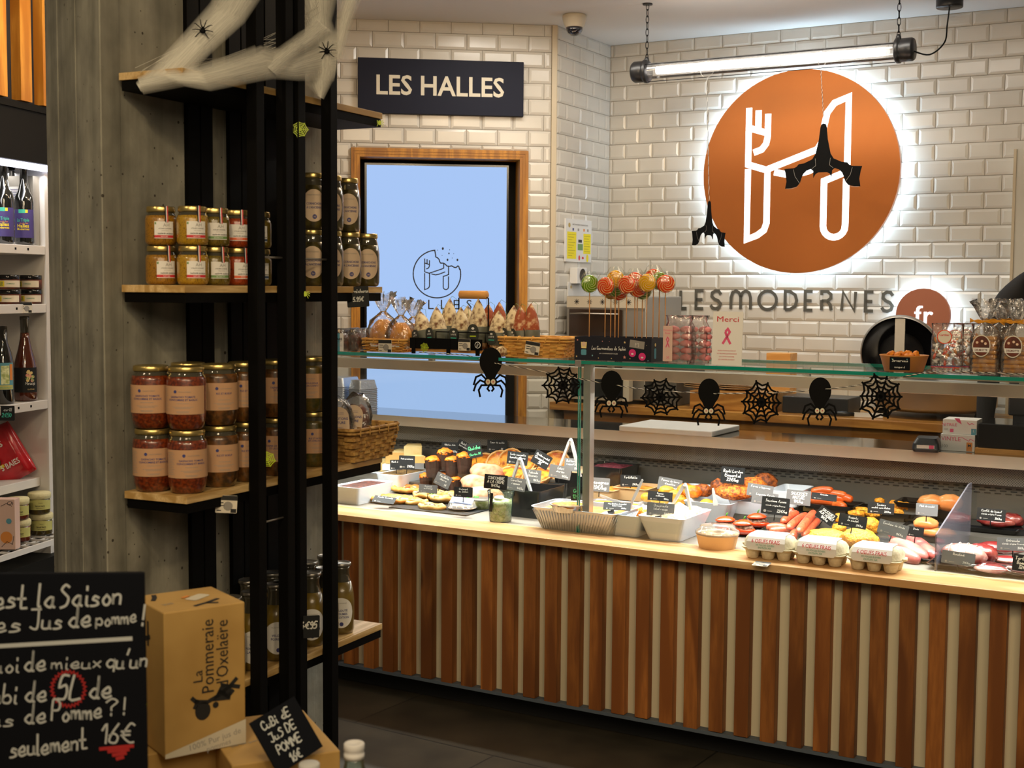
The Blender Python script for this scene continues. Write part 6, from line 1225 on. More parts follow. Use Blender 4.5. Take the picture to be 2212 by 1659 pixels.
def pizza(px, py, rx, ry, label, rz):
    t = fth('tomato_tart', label, 'tart', px, py, rz, z=FZ + .004); R = random.Random(int(px))
    mb = MB(); L = []; n = 48
    for r_, z in ((.86, .0), (1.0, .004), (1.03, .014), (.96, .022), (.86, .018), (.80, .012)): L.append([(r_ * rx * math.cos(2 * PI * j / n) * (1 + .02 * math.sin(j * 1.9)), r_ * ry * math.sin(2 * PI * j / n) * (1 + .02 * math.sin(j * 1.9)), z + .002 * math.sin(j * PI / 1.5)) for j in range(n)])
    mb.loft(L, 'dough', None, True, True, True); mb.obj('crust', t)
    mb = MB()
    for i in range(26): a = R.uniform(0, 6.28); q = math.sqrt(R.random()) * .66; mb.blob(R.uniform(.008, .018), R.uniform(.008, .014), .005, ['pizza_red', 'cheese_white', 'pizza_red', 'gratin'][i % 4], T(q * rx * math.cos(a), q * ry * math.sin(a), .014, 0, 0, a), i, .2, 2, 10)
    mb.obj('topping', t)
pizza(848, 1084, .100, .060, 'oval tomato tart with crimped crust, nearest the glass at the left', .1); pizza(893, 1062, .095, .060, 'second tomato tart behind the first one', .3)
for i, (px, py, rz, nme) in enumerate(((893, 1090, .2, 'leftmost'), (915, 1075, -.3, 'back left'), (958, 1082, .5, 'back right'), (935, 1101, .1, 'nearest the glass'), (981, 1075, .2, 'behind the domed salad pot'), (940, 1072, -.1, 'highest in the middle'))):
    t = fth('mushroom_pastry', 'pale folded mushroom pastry, %s of its heap' % nme, 'pastry', px, py, rz, 'pale mushroom pastries heaped behind the glass', z=FZ + (.012 if i in (1, 2, 5) else 0))
    MB().loft([[(r_ * .058 * math.cos(a) * (1 + .10 * math.sin(3 * a + i)), r_ * .036 * math.sin(a) * (1 + .1 * math.cos(4 * a)), z + .003 * math.sin(5 * a + i) * (z > .003)) for a in [2 * PI * j / 40 for j in range(40)]] for r_, z in ((.8, 0), (1, .006), (1.02, .015), (.90, .022), (.70, .016))], 'pale_dough', None, True, True, True).obj('dough', t)
    mb = MB(); R = random.Random(i)
    for k in range(6): mb.blob(.014, .010, .006, ['mushroom', 'pale_dough'][k % 2], T(R.uniform(-.032, .032), R.uniform(-.016, .016), .019, 0, 0, k), k, .25, 2, 10)
    mb.obj('topping', t)
def muffin(px, py, z, label, s=1.):
    t = fth('paper_muffin', label, 'muffin', px, py, 0, 'orange topped muffins in brown paper cups', z); t.scale = (s, s, s); n = 40
    MB().loft([[((r_ + .0018 * math.sin(j * 2.3) * k) * math.cos(2 * PI * j / n), (r_ + .0018 * math.sin(j * 2.3) * k) * math.sin(2 * PI * j / n), z_ + .003 * math.sin(j * 1.1) * (z_ > .05)) for j in range(n)] for r_, z_, k in ((.023, 0, .3), (.025, .02, 1), (.029, .055, 1), (.030, .066, 1))], 'paper_brown', None, True, False, True).obj('paper_cup', t)
    MB().blob(.030, .030, .015, 'orange_crust', T(0, 0, .064), int(px), .16, 2.5, 22).obj('top', t)
muffin(921, 1061, FZ, 'muffin in brown paper cup, lower one at the left', 1); muffin(984, 1068, FZ, 'muffin in brown paper cup, half hidden behind the croissant card', 1.0); muffin(957, 1058, FZ, 'muffin in brown paper cup, under the grey tilted card', 1.)
for px, py, nme in ((935, 1030, 'upper left'), (977, 1030, 'upper middle with tall top'), (1003, 1022, 'upper right'), (961, 1014, 'upper back')): muffin(px, py, FZ + .071, 'muffin in brown paper cup, %s of the stack' % nme, 1.12)
riser(930, 1052, -.02, .20, .12, .0695, 'case_back', 'low dark riser under the upper muffins')
def loaf(px, py, z, rx, ry, rz_, m, label, seed, rz=0, group=None, name='floured_bread', cat='bread', amp=.1):
    P = fd(px, py, z); o = MB().blob(rx, ry, rz_, m, None, seed, amp, 1.4, 28, flat=-rz_ * .75); return o.obj(name, loc=P + Vector((0, 0, rz_ * .76)), rz=TH + rz, label=label, cat=cat, group=group)
loaf(1044, 1088, FZ, .088, .055, .040, 'flour_bread', 'floured ham turnover at the bottom of the pile', 3, .1, 'floured ham turnovers in a pile'); loaf(1034, 1062, FZ + .035, .084, .055, .040, 'flour_bread', 'floured ham turnover in the middle of the pile', 5, -.05, 'floured ham turnovers in a pile'); loaf(1052, 1038, FZ + .075, .088, .055, .040, 'flour_bread', 'floured ham turnover on top of the pile', 9, -.15, 'floured ham turnovers in a pile')
# domed pots
t = fth('salad_pot', 'clear domed plastic pot of salad with a dark blue card on its lid', 'pot', 998, 1103); MB().lathe([(.040, 0), (.052, .010), (.054, .012)], 'sauerkraut', None, 30).obj('salad', t)
MB().lathe([(.042, 0), (.056, .012), (.060, .014), (.060, .016), (.056, .018), (.050, .036), (.040, .042), (.001, .043)], 'clear_lid', None, 36, c1=False).obj('pot', t); MB().blob(.045, .045, .016, 'sauerkraut', T(0, 0, .018), 4, .15, 3, 20, flat=0).obj('filling', t)
t = fth('salad_pot', 'round tub of pale noodles beside the tall glass jar', 'pot', 1040, 1100); MB().lathe([(.034, 0), (.044, .035), (.046, .037)], 'noodle', None, 30).obj('pot', t); MB().lathe([(.046, .037), (.044, .043), (.001, .045)], 'case_back', None, 30).obj('lid', t)
# tall glass jar
t = fth('glass_jar', 'tall glass jar of green cucumber noodles with a black clip', 'jar', 1081, 1126); t.scale = (1.0, 1.0, .92)
MB().lathe([(.034, .003), (.037, .006), (.042, .07), (.042, .085), (.02, .092)], 'noodle', None, 36).obj('noodles', t)
mb = MB(); R = random.Random(3)
for i in range(46):
    a = R.uniform(-2.4, -.6) ; z = R.uniform(.012, .08); r_ = .0385 + .004 * z / .09; da = R.uniform(.2, .5); mb.tube([(r_ * math.cos(a + da * q), r_ * math.sin(a + da * q), z + .006 * math.sin(q * 5 + i)) for q in (0, .3, .6, 1)], .0012, 'cheese_white' if i % 2 else 'noodle', None, 4)
tag(mb.obj('noodle_strands', t), kind='stuff'); MB().blob(.020, .020, .012, 'cheese_white', T(0, -.01, .094), 5, .15, 2, 18).obj('cucumber_slices', t)
MB().lathe([(.039, 0), (.041, .004), (.047, .090), (.049, .120), (.050, .124), (.048, .126)], 'jar_glass', None, 40, c1=False).obj('glass', t)
MB().bx(-.022, -.011, -.052, -.049, .045, .120, 'dark_plastic', T(0, 0, 0, 0, .08)).obj('clip', t)
# black gastro tubs
gastro('black_tub', 'deep black tub with tongs in it, nearest the glass', 1163, 1122, .155, .20, .105, 'black_gloss', 'gratin', .012, fl=.85, r=.008); gastro('black_tub', 'deep black tub behind the first, half empty', 1222, 1092, .15, .20, .09, 'black_gloss', 'salad_red', .015, fl=.85, r=.008)
gastro('black_tub', 'black tub of pale cheesy salad at the glass post', 1262, 1060, .15, .20, .07, 'black_gloss', 'sauerkraut', .062, fl=.88, r=.008, dome=.012); gastro('black_tub', 'black tub of grated beetroot at the back', 1338, 1052, .17, .18, .075, 'black_gloss', 'salad_red', .062, fl=.85, r=.008, dome=.012)
def tongs(apex, f1, f2, v, label):
    A, B, C_ = atv(*apex, v), atv(*f1, v), atv(*f2, v); t = thing('tongs', label, 'tongs', A, TH); Ti_ = t.matrix_basis.inverted()
    for q in (B, C_):
        e = Ti_ @ q; s = e.normalized(); mb = MB(); w0, w1 = .0045, .004; n = Vector((s.z, 0, -s.x)); L = []
        for k, wk in ((0, .002), (.12, .005), (.8, .0042), (1, .003)): c = e * k; L.append([tuple(c + n * wk + Vector((0, -.006, 0))), tuple(c - n * wk + Vector((0, -.006, 0))), tuple(c - n * wk + Vector((0, .006, 0))), tuple(c + n * wk + Vector((0, .006, 0)))])
        mb.loft(L, 'chrome'); mb.obj('arm', t)
    MB().lathe([(.005, -.008), (.005, .008)], 'chrome', T(0, 0, -.008) @ UPR, 12).obj('rivet', t)
tongs((1123, 988), (1106, 1040), (1150, 1072), .28, 'steel tongs standing in the first black tub'); tongs((1233, 947), (1206, 1018), (1254, 1030), .42, 'steel tongs standing in the back left tub'); tongs((1480, 1044), (1452, 1092), (1495, 1112), .24, 'steel tongs resting in the sauerkraut dish')
# quiches
QP = [(1018, 1008, .0, .2, 'far left, beside the muffins'), (1044, 1006, .02, .5, 'behind the floured turnovers'), (1083, 1002, .03, .9, 'standing on edge behind the turnovers'), (1108, 998, .04, .9, 'second one standing on edge'), (1107, 1030, .05, .15, 'under the courgette tart card'), (1150, 1010, .05, .3, 'behind the courgette tart card'), (1163, 1034, .05, .15, 'in front right of the tilted handwritten card'), (1204, 1004, .07, .8, 'standing on edge near the tongs'), (1185, 1012, .05, .4, 'behind the tilted handwritten card'), (1128, 1012, .06, .3, 'in the second row centre')]
qp = None
for i, (px, py, z, lean, nme) in enumerate(QP):
    P = fd(px, py + 12, FZ + z); 
    if qp is None:
        qp = thing('quiche', '', 'quiche', P, 0, 'round golden quiches at the back of the left bay'); n = 36
        MB().loft([[(r_ * math.cos(2 * PI * j / n) * (1 + .025 * math.sin(j * 3.1)), r_ * math.sin(2 * PI * j / n) * (1 + .025 * math.sin(j * 3.1)), z_) for j in range(n)] for r_, z_ in ((.038, 0), (.050, .020), (.052, .024), (.047, .024), (.045, .019))], 'crust', None, True, False, True).obj('crust', qp); MB().blob(.046, .046, .009, 'quiche', T(0, 0, .019), 4, .2, 4, 26).obj('filling', qp); o = qp
    else: o = dup(qp, P)
    o.location = P + Vector((0, 0, .012)); o.rotation_euler = (.25 + lean, 0, TH + .2 * (i % 3)); o['label'] = 'golden quiche %s' % nme; o.scale = (1.25, 1.25, 1.25)
for px, py in ((1075, 1040), (1160, 1050)): riser(px, py, -.12, .12, .16, .03, 'case_back', 'low dark riser under the quiches, %s' % ('left' if px < 1100 else 'right'))
# foil dishes and gratins
gastro('foil_tray', 'large ribbed foil tray of browned gratin at the glass post', 1318, 1160, .34, .21, .080, 'foil', 'gratin', .066, fl=.86, lip=.007, r=.03, amp=.006, dome=.006)
def foilpan(px, py, z, r_, label, fill='gratin', h=.024, m='foil'):
    t = fth('foil_dish', label, 'dish', px, py, 0, z=z); n = 60
    MB().loft([[(q * r_ * (1 + .012 * (j % 2)) * math.cos(2 * PI * j / n), q * r_ * (1 + .012 * (j % 2)) * math.sin(2 * PI * j / n), zz) for j in range(n)] for q, zz in ((.80, 0), (.94, h), (1.04, h + .001), (1.04, h + .003), (.93, h + .002), (.80, .003))], m).obj('dish', t); MB().blob(r_ * .9, r_ * .9, .010, fill, T(0, 0, h * .85), int(px), .15, 4, 26, flat=-.004).obj('filling', t)
foilpan(1226, 1104, FZ + .072, .062, 'small round foil dish of gratin standing on the big foil tray')
gastro('paper_tray', 'cream pleated tray of lasagne beside the glass post', 1322, 1086, .12, .16, .045, 'kraft_light', 'gratin', .040, fl=.85, lip=.004, r=.01)
gastro('paper_tray', 'cream pleated tray of gratin under film with a serving spatula', 1392, 1085, .145, .17, .048, 'kraft_light', 'gratin', .036, fl=.85, lip=.004, r=.01); 
gastro('foil_tray', 'shallow foil tray of golden potato gratin right of the glass post', 1345, 1128, .20, .16, .05, 'foil', 'gratin', .046, fl=.88, lip=.006, r=.02)
def lump(px, py, z, rx, ry, rz_, m, label, seed, cat, name, group=None, rz=0, amp=.13, rollx=0):
    P = fd(px, py, z); return MB().blob(rx, ry, rz_, m, None, seed, amp, 2.2, 24, flat=-rz_ * .8).obj(name, loc=P + Vector((0, 0, rz_ * .82)), rz=TH + rz, label=label, cat=cat, group=group)
# white dishes in the right bay
gastro('white_dish', 'white angled dish with a few breaded drumettes and a spatula', 1380, 1164, .155, .22, .078, 'white_dish', None, 0, fl=.66, r=.018)
for i, (px, py, nme) in enumerate(((1370, 1122, 'left'), (1381, 1119, 'middle'), (1392, 1124, 'right'))): lump(px, py, FZ + .035, .018, .015, .022, 'fried', 'orange breaded drumette in the white dish, %s one' % nme, i + 3, 'chicken', 'breaded_drumette', 'breaded drumettes in the white dish')
gastro('white_dish', 'white angled dish of sauerkraut with tongs', 1472, 1175, .175, .26, .085, 'white_dish', 'sauerkraut', .070, fl=.66, amp=.020, fr=45, dome=.036, r=.018)
gastro('white_dish', 'white dish of small potatoes behind the sauerkraut', 1572, 1136, .19, .26, .080, 'white_dish', None, 0, fl=.66, r=.018)
for i, (px, py, s) in enumerate(((1527, 1102, 1.25), (1556, 1107, .7), (1512, 1107, .7))): lump(px, py, FZ + .035, .024 * s, .019 * s, .019 * s, 'potato', 'boiled potato in the white dish, %s' % ['largest', 'small right one', 'small left one'][i], i + 11, 'potato', 'potato', 'small potatoes in the white dish', amp=.05)
gastro('white_dish', 'white dish of grey stuffing behind the stuffed peppers', 1650, 1130, .15, .26, .075, 'white_dish', 'mince', .050, fl=.70, r=.018)
gastro('white_dish', 'white square dish behind the stuffing, mostly empty', 1720, 1098, .12, .2, .06, 'white_dish', None, 0, fl=.75, r=.014)
t = fth('white_plate', 'white oval plate of roasted potatoes behind the sauerkraut dish', 'plate', 1430, 1098, 0, z=FZ + .03); MB().tub(.20, .14, .014, 'white_dish', fl=.85, r=.05).obj('plate', t)

for i, (px, py, sx_, m, nme) in enumerate(((1400, 1084, 1., 'potato', 'far left'), (1425, 1090, 1.2, 'potato', 'front centre'), (1455, 1080, 1.1, 'potato', 'centre'), (1478, 1070, 1.3, 'orange_crust', 'topmost, round and orange'), (1495, 1074, 1.25, 'orange_crust', 'rightmost, round and orange'), (1440, 1070, 1.1, 'potato', 'back'), (1468, 1090, 1.1, 'fried_y', 'front right'))): lump(px, py, FZ + .044, .030 * sx_, .024 * sx_, .020 * sx_, m, 'roasted potato on the oval plate, %s' % nme, i + 5, 'potato', 'roast_potato', 'roasted potatoes on the oval plate', amp=.07)
t = fth('white_plate', 'long white tray of brown patties at the back', 'tray', 1540, 1082, 0, z=FZ); MB().tub(.26, .16, .05, 'white_dish', fl=.8, r=.02).obj('plate', t)
for i, (px, py, z, rx, rz_, m, nme) in enumerate(((1517, 1072, .045, .038, .026, 'patty', 'left one in the white tray'), (1553, 1068, .045, .036, .034, 'patty', 'right one in the white tray, darker'), (1585, 1078, .06, .070, .030, 'rosti', 'large one under the handwritten rosti card'), (1622, 1066, .07, .060, .034, 'rosti', 'large one behind the rosti card'), (1652, 1058, .065, .046, .036, 'patty', 'darkest one at the right'))): lump(px, py, FZ + z, rx, rx * .8, rz_, m, 'crisp brown potato patty, %s' % nme, i + 21, 'patty', 'potato_patty', 'brown potato patties at the back of the right bay', amp=.10)
riser(1600, 1092, -.11, .13, .12, .04, 'white_dish', 'white riser under the large potato patties')
# stuffed peppers
gastro('black_tray', 'shallow black tray of stuffed peppers', 1650, 1160, .20, .16, .022, 'black_gloss', None, 0, fl=.85, r=.02)
for i, (px, py, nme) in enumerate(((1568, 1150, 'left, nearest the glass'), (1606, 1158, 'front right with pale stuffing showing'), (1636, 1143, 'back right'))):
    t = fth('stuffed_pepper', 'red stuffed pepper with its lid, %s' % nme, 'stuffed pepper', px, py - 4, .2, 'red stuffed peppers in the black tray', z=FZ + .006)
    MB().lathe([(.024, 0), (.034, .008), (.036, .018), (.032, .022), (.02, .018)], 'pepper', T(s=(1.15, .8, 1)), 26).obj('pepper', t); MB().blob(.036, .025, .017, 'mince', T(0, 0, .024), i, .15, 3, 22).obj('stuffing', t)
    MB().lathe([(.002, .052), (.012, .051), (.024, .046), (.031, .040), (.030, .037), (.01, .040)], 'pepper', T(0, 0, 0, .1, -.06, 0, (1.15, .85, 1)), 26).obj('lid', t); MB().tube([(0, 0, .050), (.002, 0, .060), (.006, 0, .064)], [.003, .0018, .0015], 'green_leaf').obj('stalk', t)
# round paper bowl with clear lid
t = fth('salad_bowl', 'round kraft paper bowl with clear lid next to the egg boxes', 'bowl', 1549, 1183); rb2 = .070
MB().lathe([(rb2 * .84, 0), (rb2 * .86, .002), (rb2, .044), (rb2 * 1.02, .046), (rb2 * 1.02, .050)], 'kraft_light', None, 44).obj('bowl', t); MB().blob(rb2 * .95, rb2 * .95, .012, 'sauerkraut', T(0, 0, .046), 7, .1, 4, 28, flat=0).obj('filling', t)
MB().lathe([(rb2 * 1.05, .046), (rb2 * 1.06, .056), (rb2 * 1.0, .060), (rb2 * .86, .066), (rb2 * .84, .074), (rb2 * .80, .075), (.001, .073)], 'clear_lid', None, 44, c0=False, c1=False).obj('lid', t); mb = MB(); mb.quad(.045, .012, 'blue_print', T(.01, .0, .0765)); mb.quad(.05, .010, 'paper_white', T(.02, -.016, .0765)); mb.obj('label', t)
# trays of sausages
def btray(px, py, w_, d_, label): return gastro('black_tray', label, px, py, w_, d_, .018, 'black_gloss', None, 0, fl=.88, r=.012, cat='tray')
btray(1838, 1106, .20, .15, 'black tray of orange frankfurters at the back')
def sausage(p, q, r_, m, label, name, group, bend=.01, up=.0):
    if m == 'hotdog': r_ = .0155; up += .008
    A, B = fd(*p, FZ + up), fd(*q, FZ + up); mid = (A + B) / 2 + VD * bend + Vector((0, 0, r_ * .35)); pts = smooth([A, mid, B], 8); n = len(pts); t0 = A
    rs = [r_ * min(1, math.sqrt(max(.03, 1 - (abs(2 * i / (n - 1) - 1)) ** 6))) for i in range(n)]
    MB().tube([p_ - A + Vector((0, 0, r_)) for p_ in pts], rs, m, None, 14).obj(name, loc=A, label=label, cat='sausage', group=group)
for i, (p, q, up) in enumerate((((1748, 1090), (1822, 1100), .008), ((1752, 1082), (1826, 1088), .012), ((1790, 1078), (1842, 1090), .010), ((1748, 1076), (1830, 1080), .03), ((1800, 1100), (1825, 1106), .008), ((1752, 1072), (1800, 1070), .03))): sausage(p, q, .0105, 'hotdog', 'orange frankfurter, %s in the black tray' % ['front left', 'centre left', 'rightmost', 'on top', 'short one at the front', 'half under the lying card'][i], 'frankfurter', 'orange frankfurters in the black tray', .004, up)
MB().bx(-.05, .06, -.02, .02, 0, .020, 'cheese').obj('cheese_loaf', loc=fd(1765, 1106), rz=TH, label='pale block in front of the frankfurters', cat='cheese', bevel=.006)
btray(1792, 1168, .22, .20, 'black tray under the fresh pink sausages')
for i, (p, q, up, bd) in enumerate((((1655, 1150), (1700, 1152), .012, .006), ((1662, 1158), (1712, 1158), .016, .004), ((1690, 1138), (1722, 1118), .030, .006), ((1702, 1150), (1742, 1122), .038, .014), ((1724, 1158), (1758, 1116), .040, .020), ((1735, 1166), (1766, 1134), .020, .016), ((1712, 1172), (1718, 1160), .012, 0), ((1696, 1128), (1716, 1112), .012, .006), ((1640, 1172), (1690, 1176), .006, .006))): sausage(p, q, .0150, 'sausage', 'fresh pink sausage, %s' % ['left pair upper', 'left pair lower', 'leaning up at the back', 'long one on top', 'tallest curved one', 'rightmost one', 'end on at the front', 'half hidden at the back', 'lowest behind the egg box'][i], 'fresh_sausage', 'fresh pink sausages', bd, up)
lump(1690, 1188, FZ + .006, .052, .034, .014, 'sausage', 'flat smoked sausage behind the first egg box', 4, 'sausage', 'smoked_sausage', amp=.06); 
# breaded chicken
btray(1968, 1122, .24, .16, 'black tray of breaded chicken tenders at the back'); btray(1895, 1195, .26, .20, 'black tray of nuggets behind the egg boxes')
for i, (px, py, z, rx, ry, rz_) in enumerate(((1862, 1112, .012, .032, .024, .016), (1850, 1116, .012, .03, .024, .014), (1885, 1116, .012, .036, .026, .016), (1935, 1116, .012, .04, .03, .022), (1952, 1106, .014, .034, .028, .02), (1936, 1096, .04, .028, .022, .014), (1900, 1088, .03, .018, .016, .012))): lump(px, py, FZ + z, rx, ry, rz_, 'fried_y', 'golden breaded chicken tender, %s' % ['far left', 'front left', 'below the card', 'right of the card, large', 'right end', 'on top right', 'small one behind the card'][i], i + 31, 'chicken', 'chicken_tender', 'breaded chicken tenders at the back', amp=.16)
for i, (px, py, z, rx, ry, rz_) in enumerate(((1790, 1172, .016, .066, .045, .026), (1856, 1182, .016, .062, .045, .034), (1882, 1150, .014, .032, .026, .030), (1812, 1150, .010, .026, .02, .018), (1812, 1128, .010, .020, .018, .018), (1736, 1194, .006, .028, .02, .012))): lump(px, py, FZ + z, rx, ry, rz_, 'fried_y' if i != 5 else 'rosti', 'large golden breaded cutlet, %s' % ['centre, behind the middle egg box', 'right, thickest', 'upright by the pale card', 'behind the nugget card', 'small one at the back', 'crumbly one by the smoked sausage'][i], i + 41, 'chicken', 'breaded_cutlet', 'golden breaded cutlets behind the egg boxes', amp=.12)
# poultry
btray(2020, 1102, .16, .14, 'black tray of roast chicken at the back'); btray(2046, 1160, .18, .16, 'black tray of chicken breasts by the divider')
for i, (px, py, z, rx, rz_, m) in enumerate(((2012, 1100, .012, .050, .030, 'chicken'), (2022, 1086, .045, .036, .014, 'chicken'), (2052, 1104, .010, .045, .034, 'chicken'), (2000, 1142, .015, .042, .022, 'chicken'), (2012, 1158, .012, .042, .018, 'chicken'), (2040, 1160, .01, .04, .016, 'chicken'), (1958, 1158, .01, .03, .01, 'fried_y'))): lump(px, py, FZ + z, rx, rx * .75, rz_, m, 'orange chicken breast, %s' % ['behind the grey fillet card', 'on top at the back', 'behind the divider at the back', 'upper of the middle tray', 'lower of the middle tray', 'behind the divider in the middle tray', 'thin strips under the small black card'][i], i + 51, 'chicken', 'chicken_breast', 'orange chicken breasts near the divider', amp=.08)
btray(2032, 1222, .24, .16, 'black tray of pink turkey fillets')
for i, (p, q, r_, m) in enumerate((((1922, 1152), (2008, 1188), .024, 'turkey'), ((1925, 1172), (2000, 1206), .026, 'turkey_p'), ((1925, 1192), (1985, 1214), .024, 'turkey_p'), ((1980, 1180), (2026, 1206), .020, 'turkey'))):
    A, B = fd(*p, FZ + .02), fd(*q, FZ + .008); pts = smooth([A, (A + B) / 2 + Vector((0, 0, .006)), B], 8); n = len(pts); mb = MB().tube([x - A for x in pts], [r_ * math.sqrt(max(.03, 1 - abs(2 * k / (n - 1) - 1) ** 3)) for k in range(n)], m, None, 18)
    mb.obj('turkey_fillet', loc=A, label='pink turkey fillet, %s' % ['longest one at the back', 'middle one', 'nearest the third egg box', 'right one against the divider'][i], cat='meat', group='pink turkey fillets beside the third egg box')
# beef bay
btray(2190, 1158, .26, .18, 'black tray of beef cuts at the back right'); btray(2290, 1260, .42, .16, 'black tray of steaks along the glass at the right'); 
lump(2150, 1138, FZ + .02, .060, .03, .022, 'beef', 'film wrapped beef cut behind the black beef card', 61, 'meat', 'beef_cut'); lump(2183, 1136, FZ + .02, .045, .03, .024, 'beef', 'dark beef cut at the back right', 62, 'meat', 'beef_cut')
riser(2150, 1150, -.13, .1, .12, .018, 'black_gloss', 'black riser under the back beef cuts')
t = fth('tied_roast', 'tied beef roast with white fat, left in the beef bay', 'roast', 2082, 1222, 0, z=FZ + .012); MB().blob(.068, .045, .036, 'beef_fat', T(0, 0, .034), 5, .07, 1.5, 30, flat=-.030).obj('meat', t)
mb = MB()
for x in (-.04, -.015, .01, .035): q = math.sqrt(1 - (x / .07) ** 2); mb.tube([(x, .047 * q * math.cos(a), .034 + .038 * q * math.sin(a)) for a in [PI * k / 12 for k in range(13)]], .0012, 'cord', None, 4)
mb.obj('twine', t)
lump(2118, 1216, FZ + .010, .050, .042, .034, 'beef', 'dark red beef joint behind the tied roast', 63, 'meat', 'beef_joint', amp=.08); lump(2160, 1195, FZ + .012, .075, .035, .020, 'beef', 'long marbled beef cut behind the grey entrecote card', 64, 'meat', 'beef_cut', amp=.08)
for i, (px, py, rx) in enumerate(((2140, 1240, .052), (2176, 1222, .050), (2212, 1240, .05))):
    t = fth('steak', 'red steak with a rim of fat, %s' % ['nearest the glass', 'behind the front steak', 'at the picture edge'][i], 'steak', px, py - 4, .15, 'red steaks lying at the right', z=FZ + .008); MB().blob(rx, rx * .62, .012, 'beef_fat', T(0, 0, .010), i + 3, .05, 1.5, 28, flat=-.009).obj('fat_rim', t); MB().blob(rx * .88, rx * .50, .012, 'beef', T(0, 0, .0135), i + 3, .05, 1.5, 28, flat=-.006).obj('meat', t)
MB().blob(.11, .05, .022, 'pane', T(0, 0, .02), 8, .2, 4, 30, flat=0).obj('film_wrap', loc=fd(2150, 1246), rz=TH, label='crumpled clear film around the front steaks', cat='film')
# parsley and small garnishes
for i, (px, py, z) in enumerate(((934, 1069, .03), (1030, 1082, .03), (1012, 1082, .02))):
    mb = MB(); R = random.Random(i)
    for k in range(14): mb.blob(.006, .005, .003, 'green_leaf', T(R.uniform(-.012, .012), R.uniform(-.006, .006), R.uniform(0, .016), R.random(), R.random()), k, .4, 3, 8)
    mb.obj('parsley', loc=fd(px, py, FZ + z), rz=TH, label='sprig of curly parsley %s' % ['by the grey pastry card', 'on the lowest floured turnover', 'by the black croissant card'][i], cat='parsley', group='parsley sprigs')
MB().bx(-.12, .24, -.035, .20, 0, .004, 'card_black').obj('slate_board', loc=fd(905, 1100, DZ + .0004), rz=TH, label='flat slate board under the tarts and pastries near the glass', cat='board', bevel=.001)
# spatulas
def blade(a, b, v, label, w_=.010):
    A, B = atv(*a, v), atv(*b, v); d = (B - A); mb = MB(); n = d.cross(VD).normalized(); L = [[tuple(d * k + n * w_ * q + VD * .001), tuple(d * k - n * w_ * q + VD * .001), tuple(d * k - n * w_ * q - VD * .001), tuple(d * k + n * w_ * q - VD * .001)] for k, q in ((0, .35), (.25, .55), (.6, .5), (.8, .9), (1, .8))]; mb.loft(L, 'chrome').obj('spatula', loc=A, label=label, cat='spatula')
blade((1388, 1036), (1352, 1112), .22, 'steel spatula standing in the drumette dish'); blade((1540, 1054), (1546, 1092), .40, 'steel spatula standing in the small potato dish'); blade((1296, 1070), (1340, 1088), .34, 'steel spatula lying across the pleated trays')
MB().tube([(0, 0, 0), (.03, 0, .001), (.075, .01, .002)], [.008, .010, .008], 'kraft_light').obj('wooden_utensil', loc=fd(1198, 1086, FZ + .085), rz=TH + .1, label='pale wooden utensil handle above the foil trays', cat='utensil')
# ------------------------------------------------------------------ price cards in the case
FS = 1.0
def pcard(px, py, wp, hp, roll, v, col, title, price, label, hand=False, lie=None, ink=None, pin=True, rz=-.22):
    P = atv(px, py, v); k = P.y / FPX; w_, h_ = wp * k, hp * k; ink = ink or ('ink_white'); L = []; nl = len(title)
    if hand:
        for i, s_ in enumerate(title + ([price] if price else [])): n_ = nl + (1 if price else 0); hh = h_ * .78 / n_; L.append((s_, 0, h_ * .40 - hh * (i + .85), min(hh * .72, w_ * 1.35 / max(4, len(s_))), ink, 'H'))
    else:
        for i, s_ in enumerate(title): L.append((s_, 0, h_ * (.22 - .24 * i), min(h_ * .17, w_ * 1.2 / max(6, len(s_))), ink, 'h'))
        if price: L.append((price, w_ * .25, -h_ * .34, h_ * .15, ink, 'h'))
        L.append(('x', -w_ * .36, -h_ * .33, h_ * .08, 'ink_grey' if col != 'card_grey' else 'ink_white', 'd')); L.append((w_ * .16, -w_ * .19, -h_ * .33, h_ * .04, 'ink_grey', 'r'))
    return card('price_card', label, P, w_, h_, {'b': 'card_black', 'g': 'card_grey', 'n': 'card_blue'}[col], L, rz=rz, roll=roll, tilt=(lie if lie is not None else -.12), post=(.02 if pin and lie is None else None))
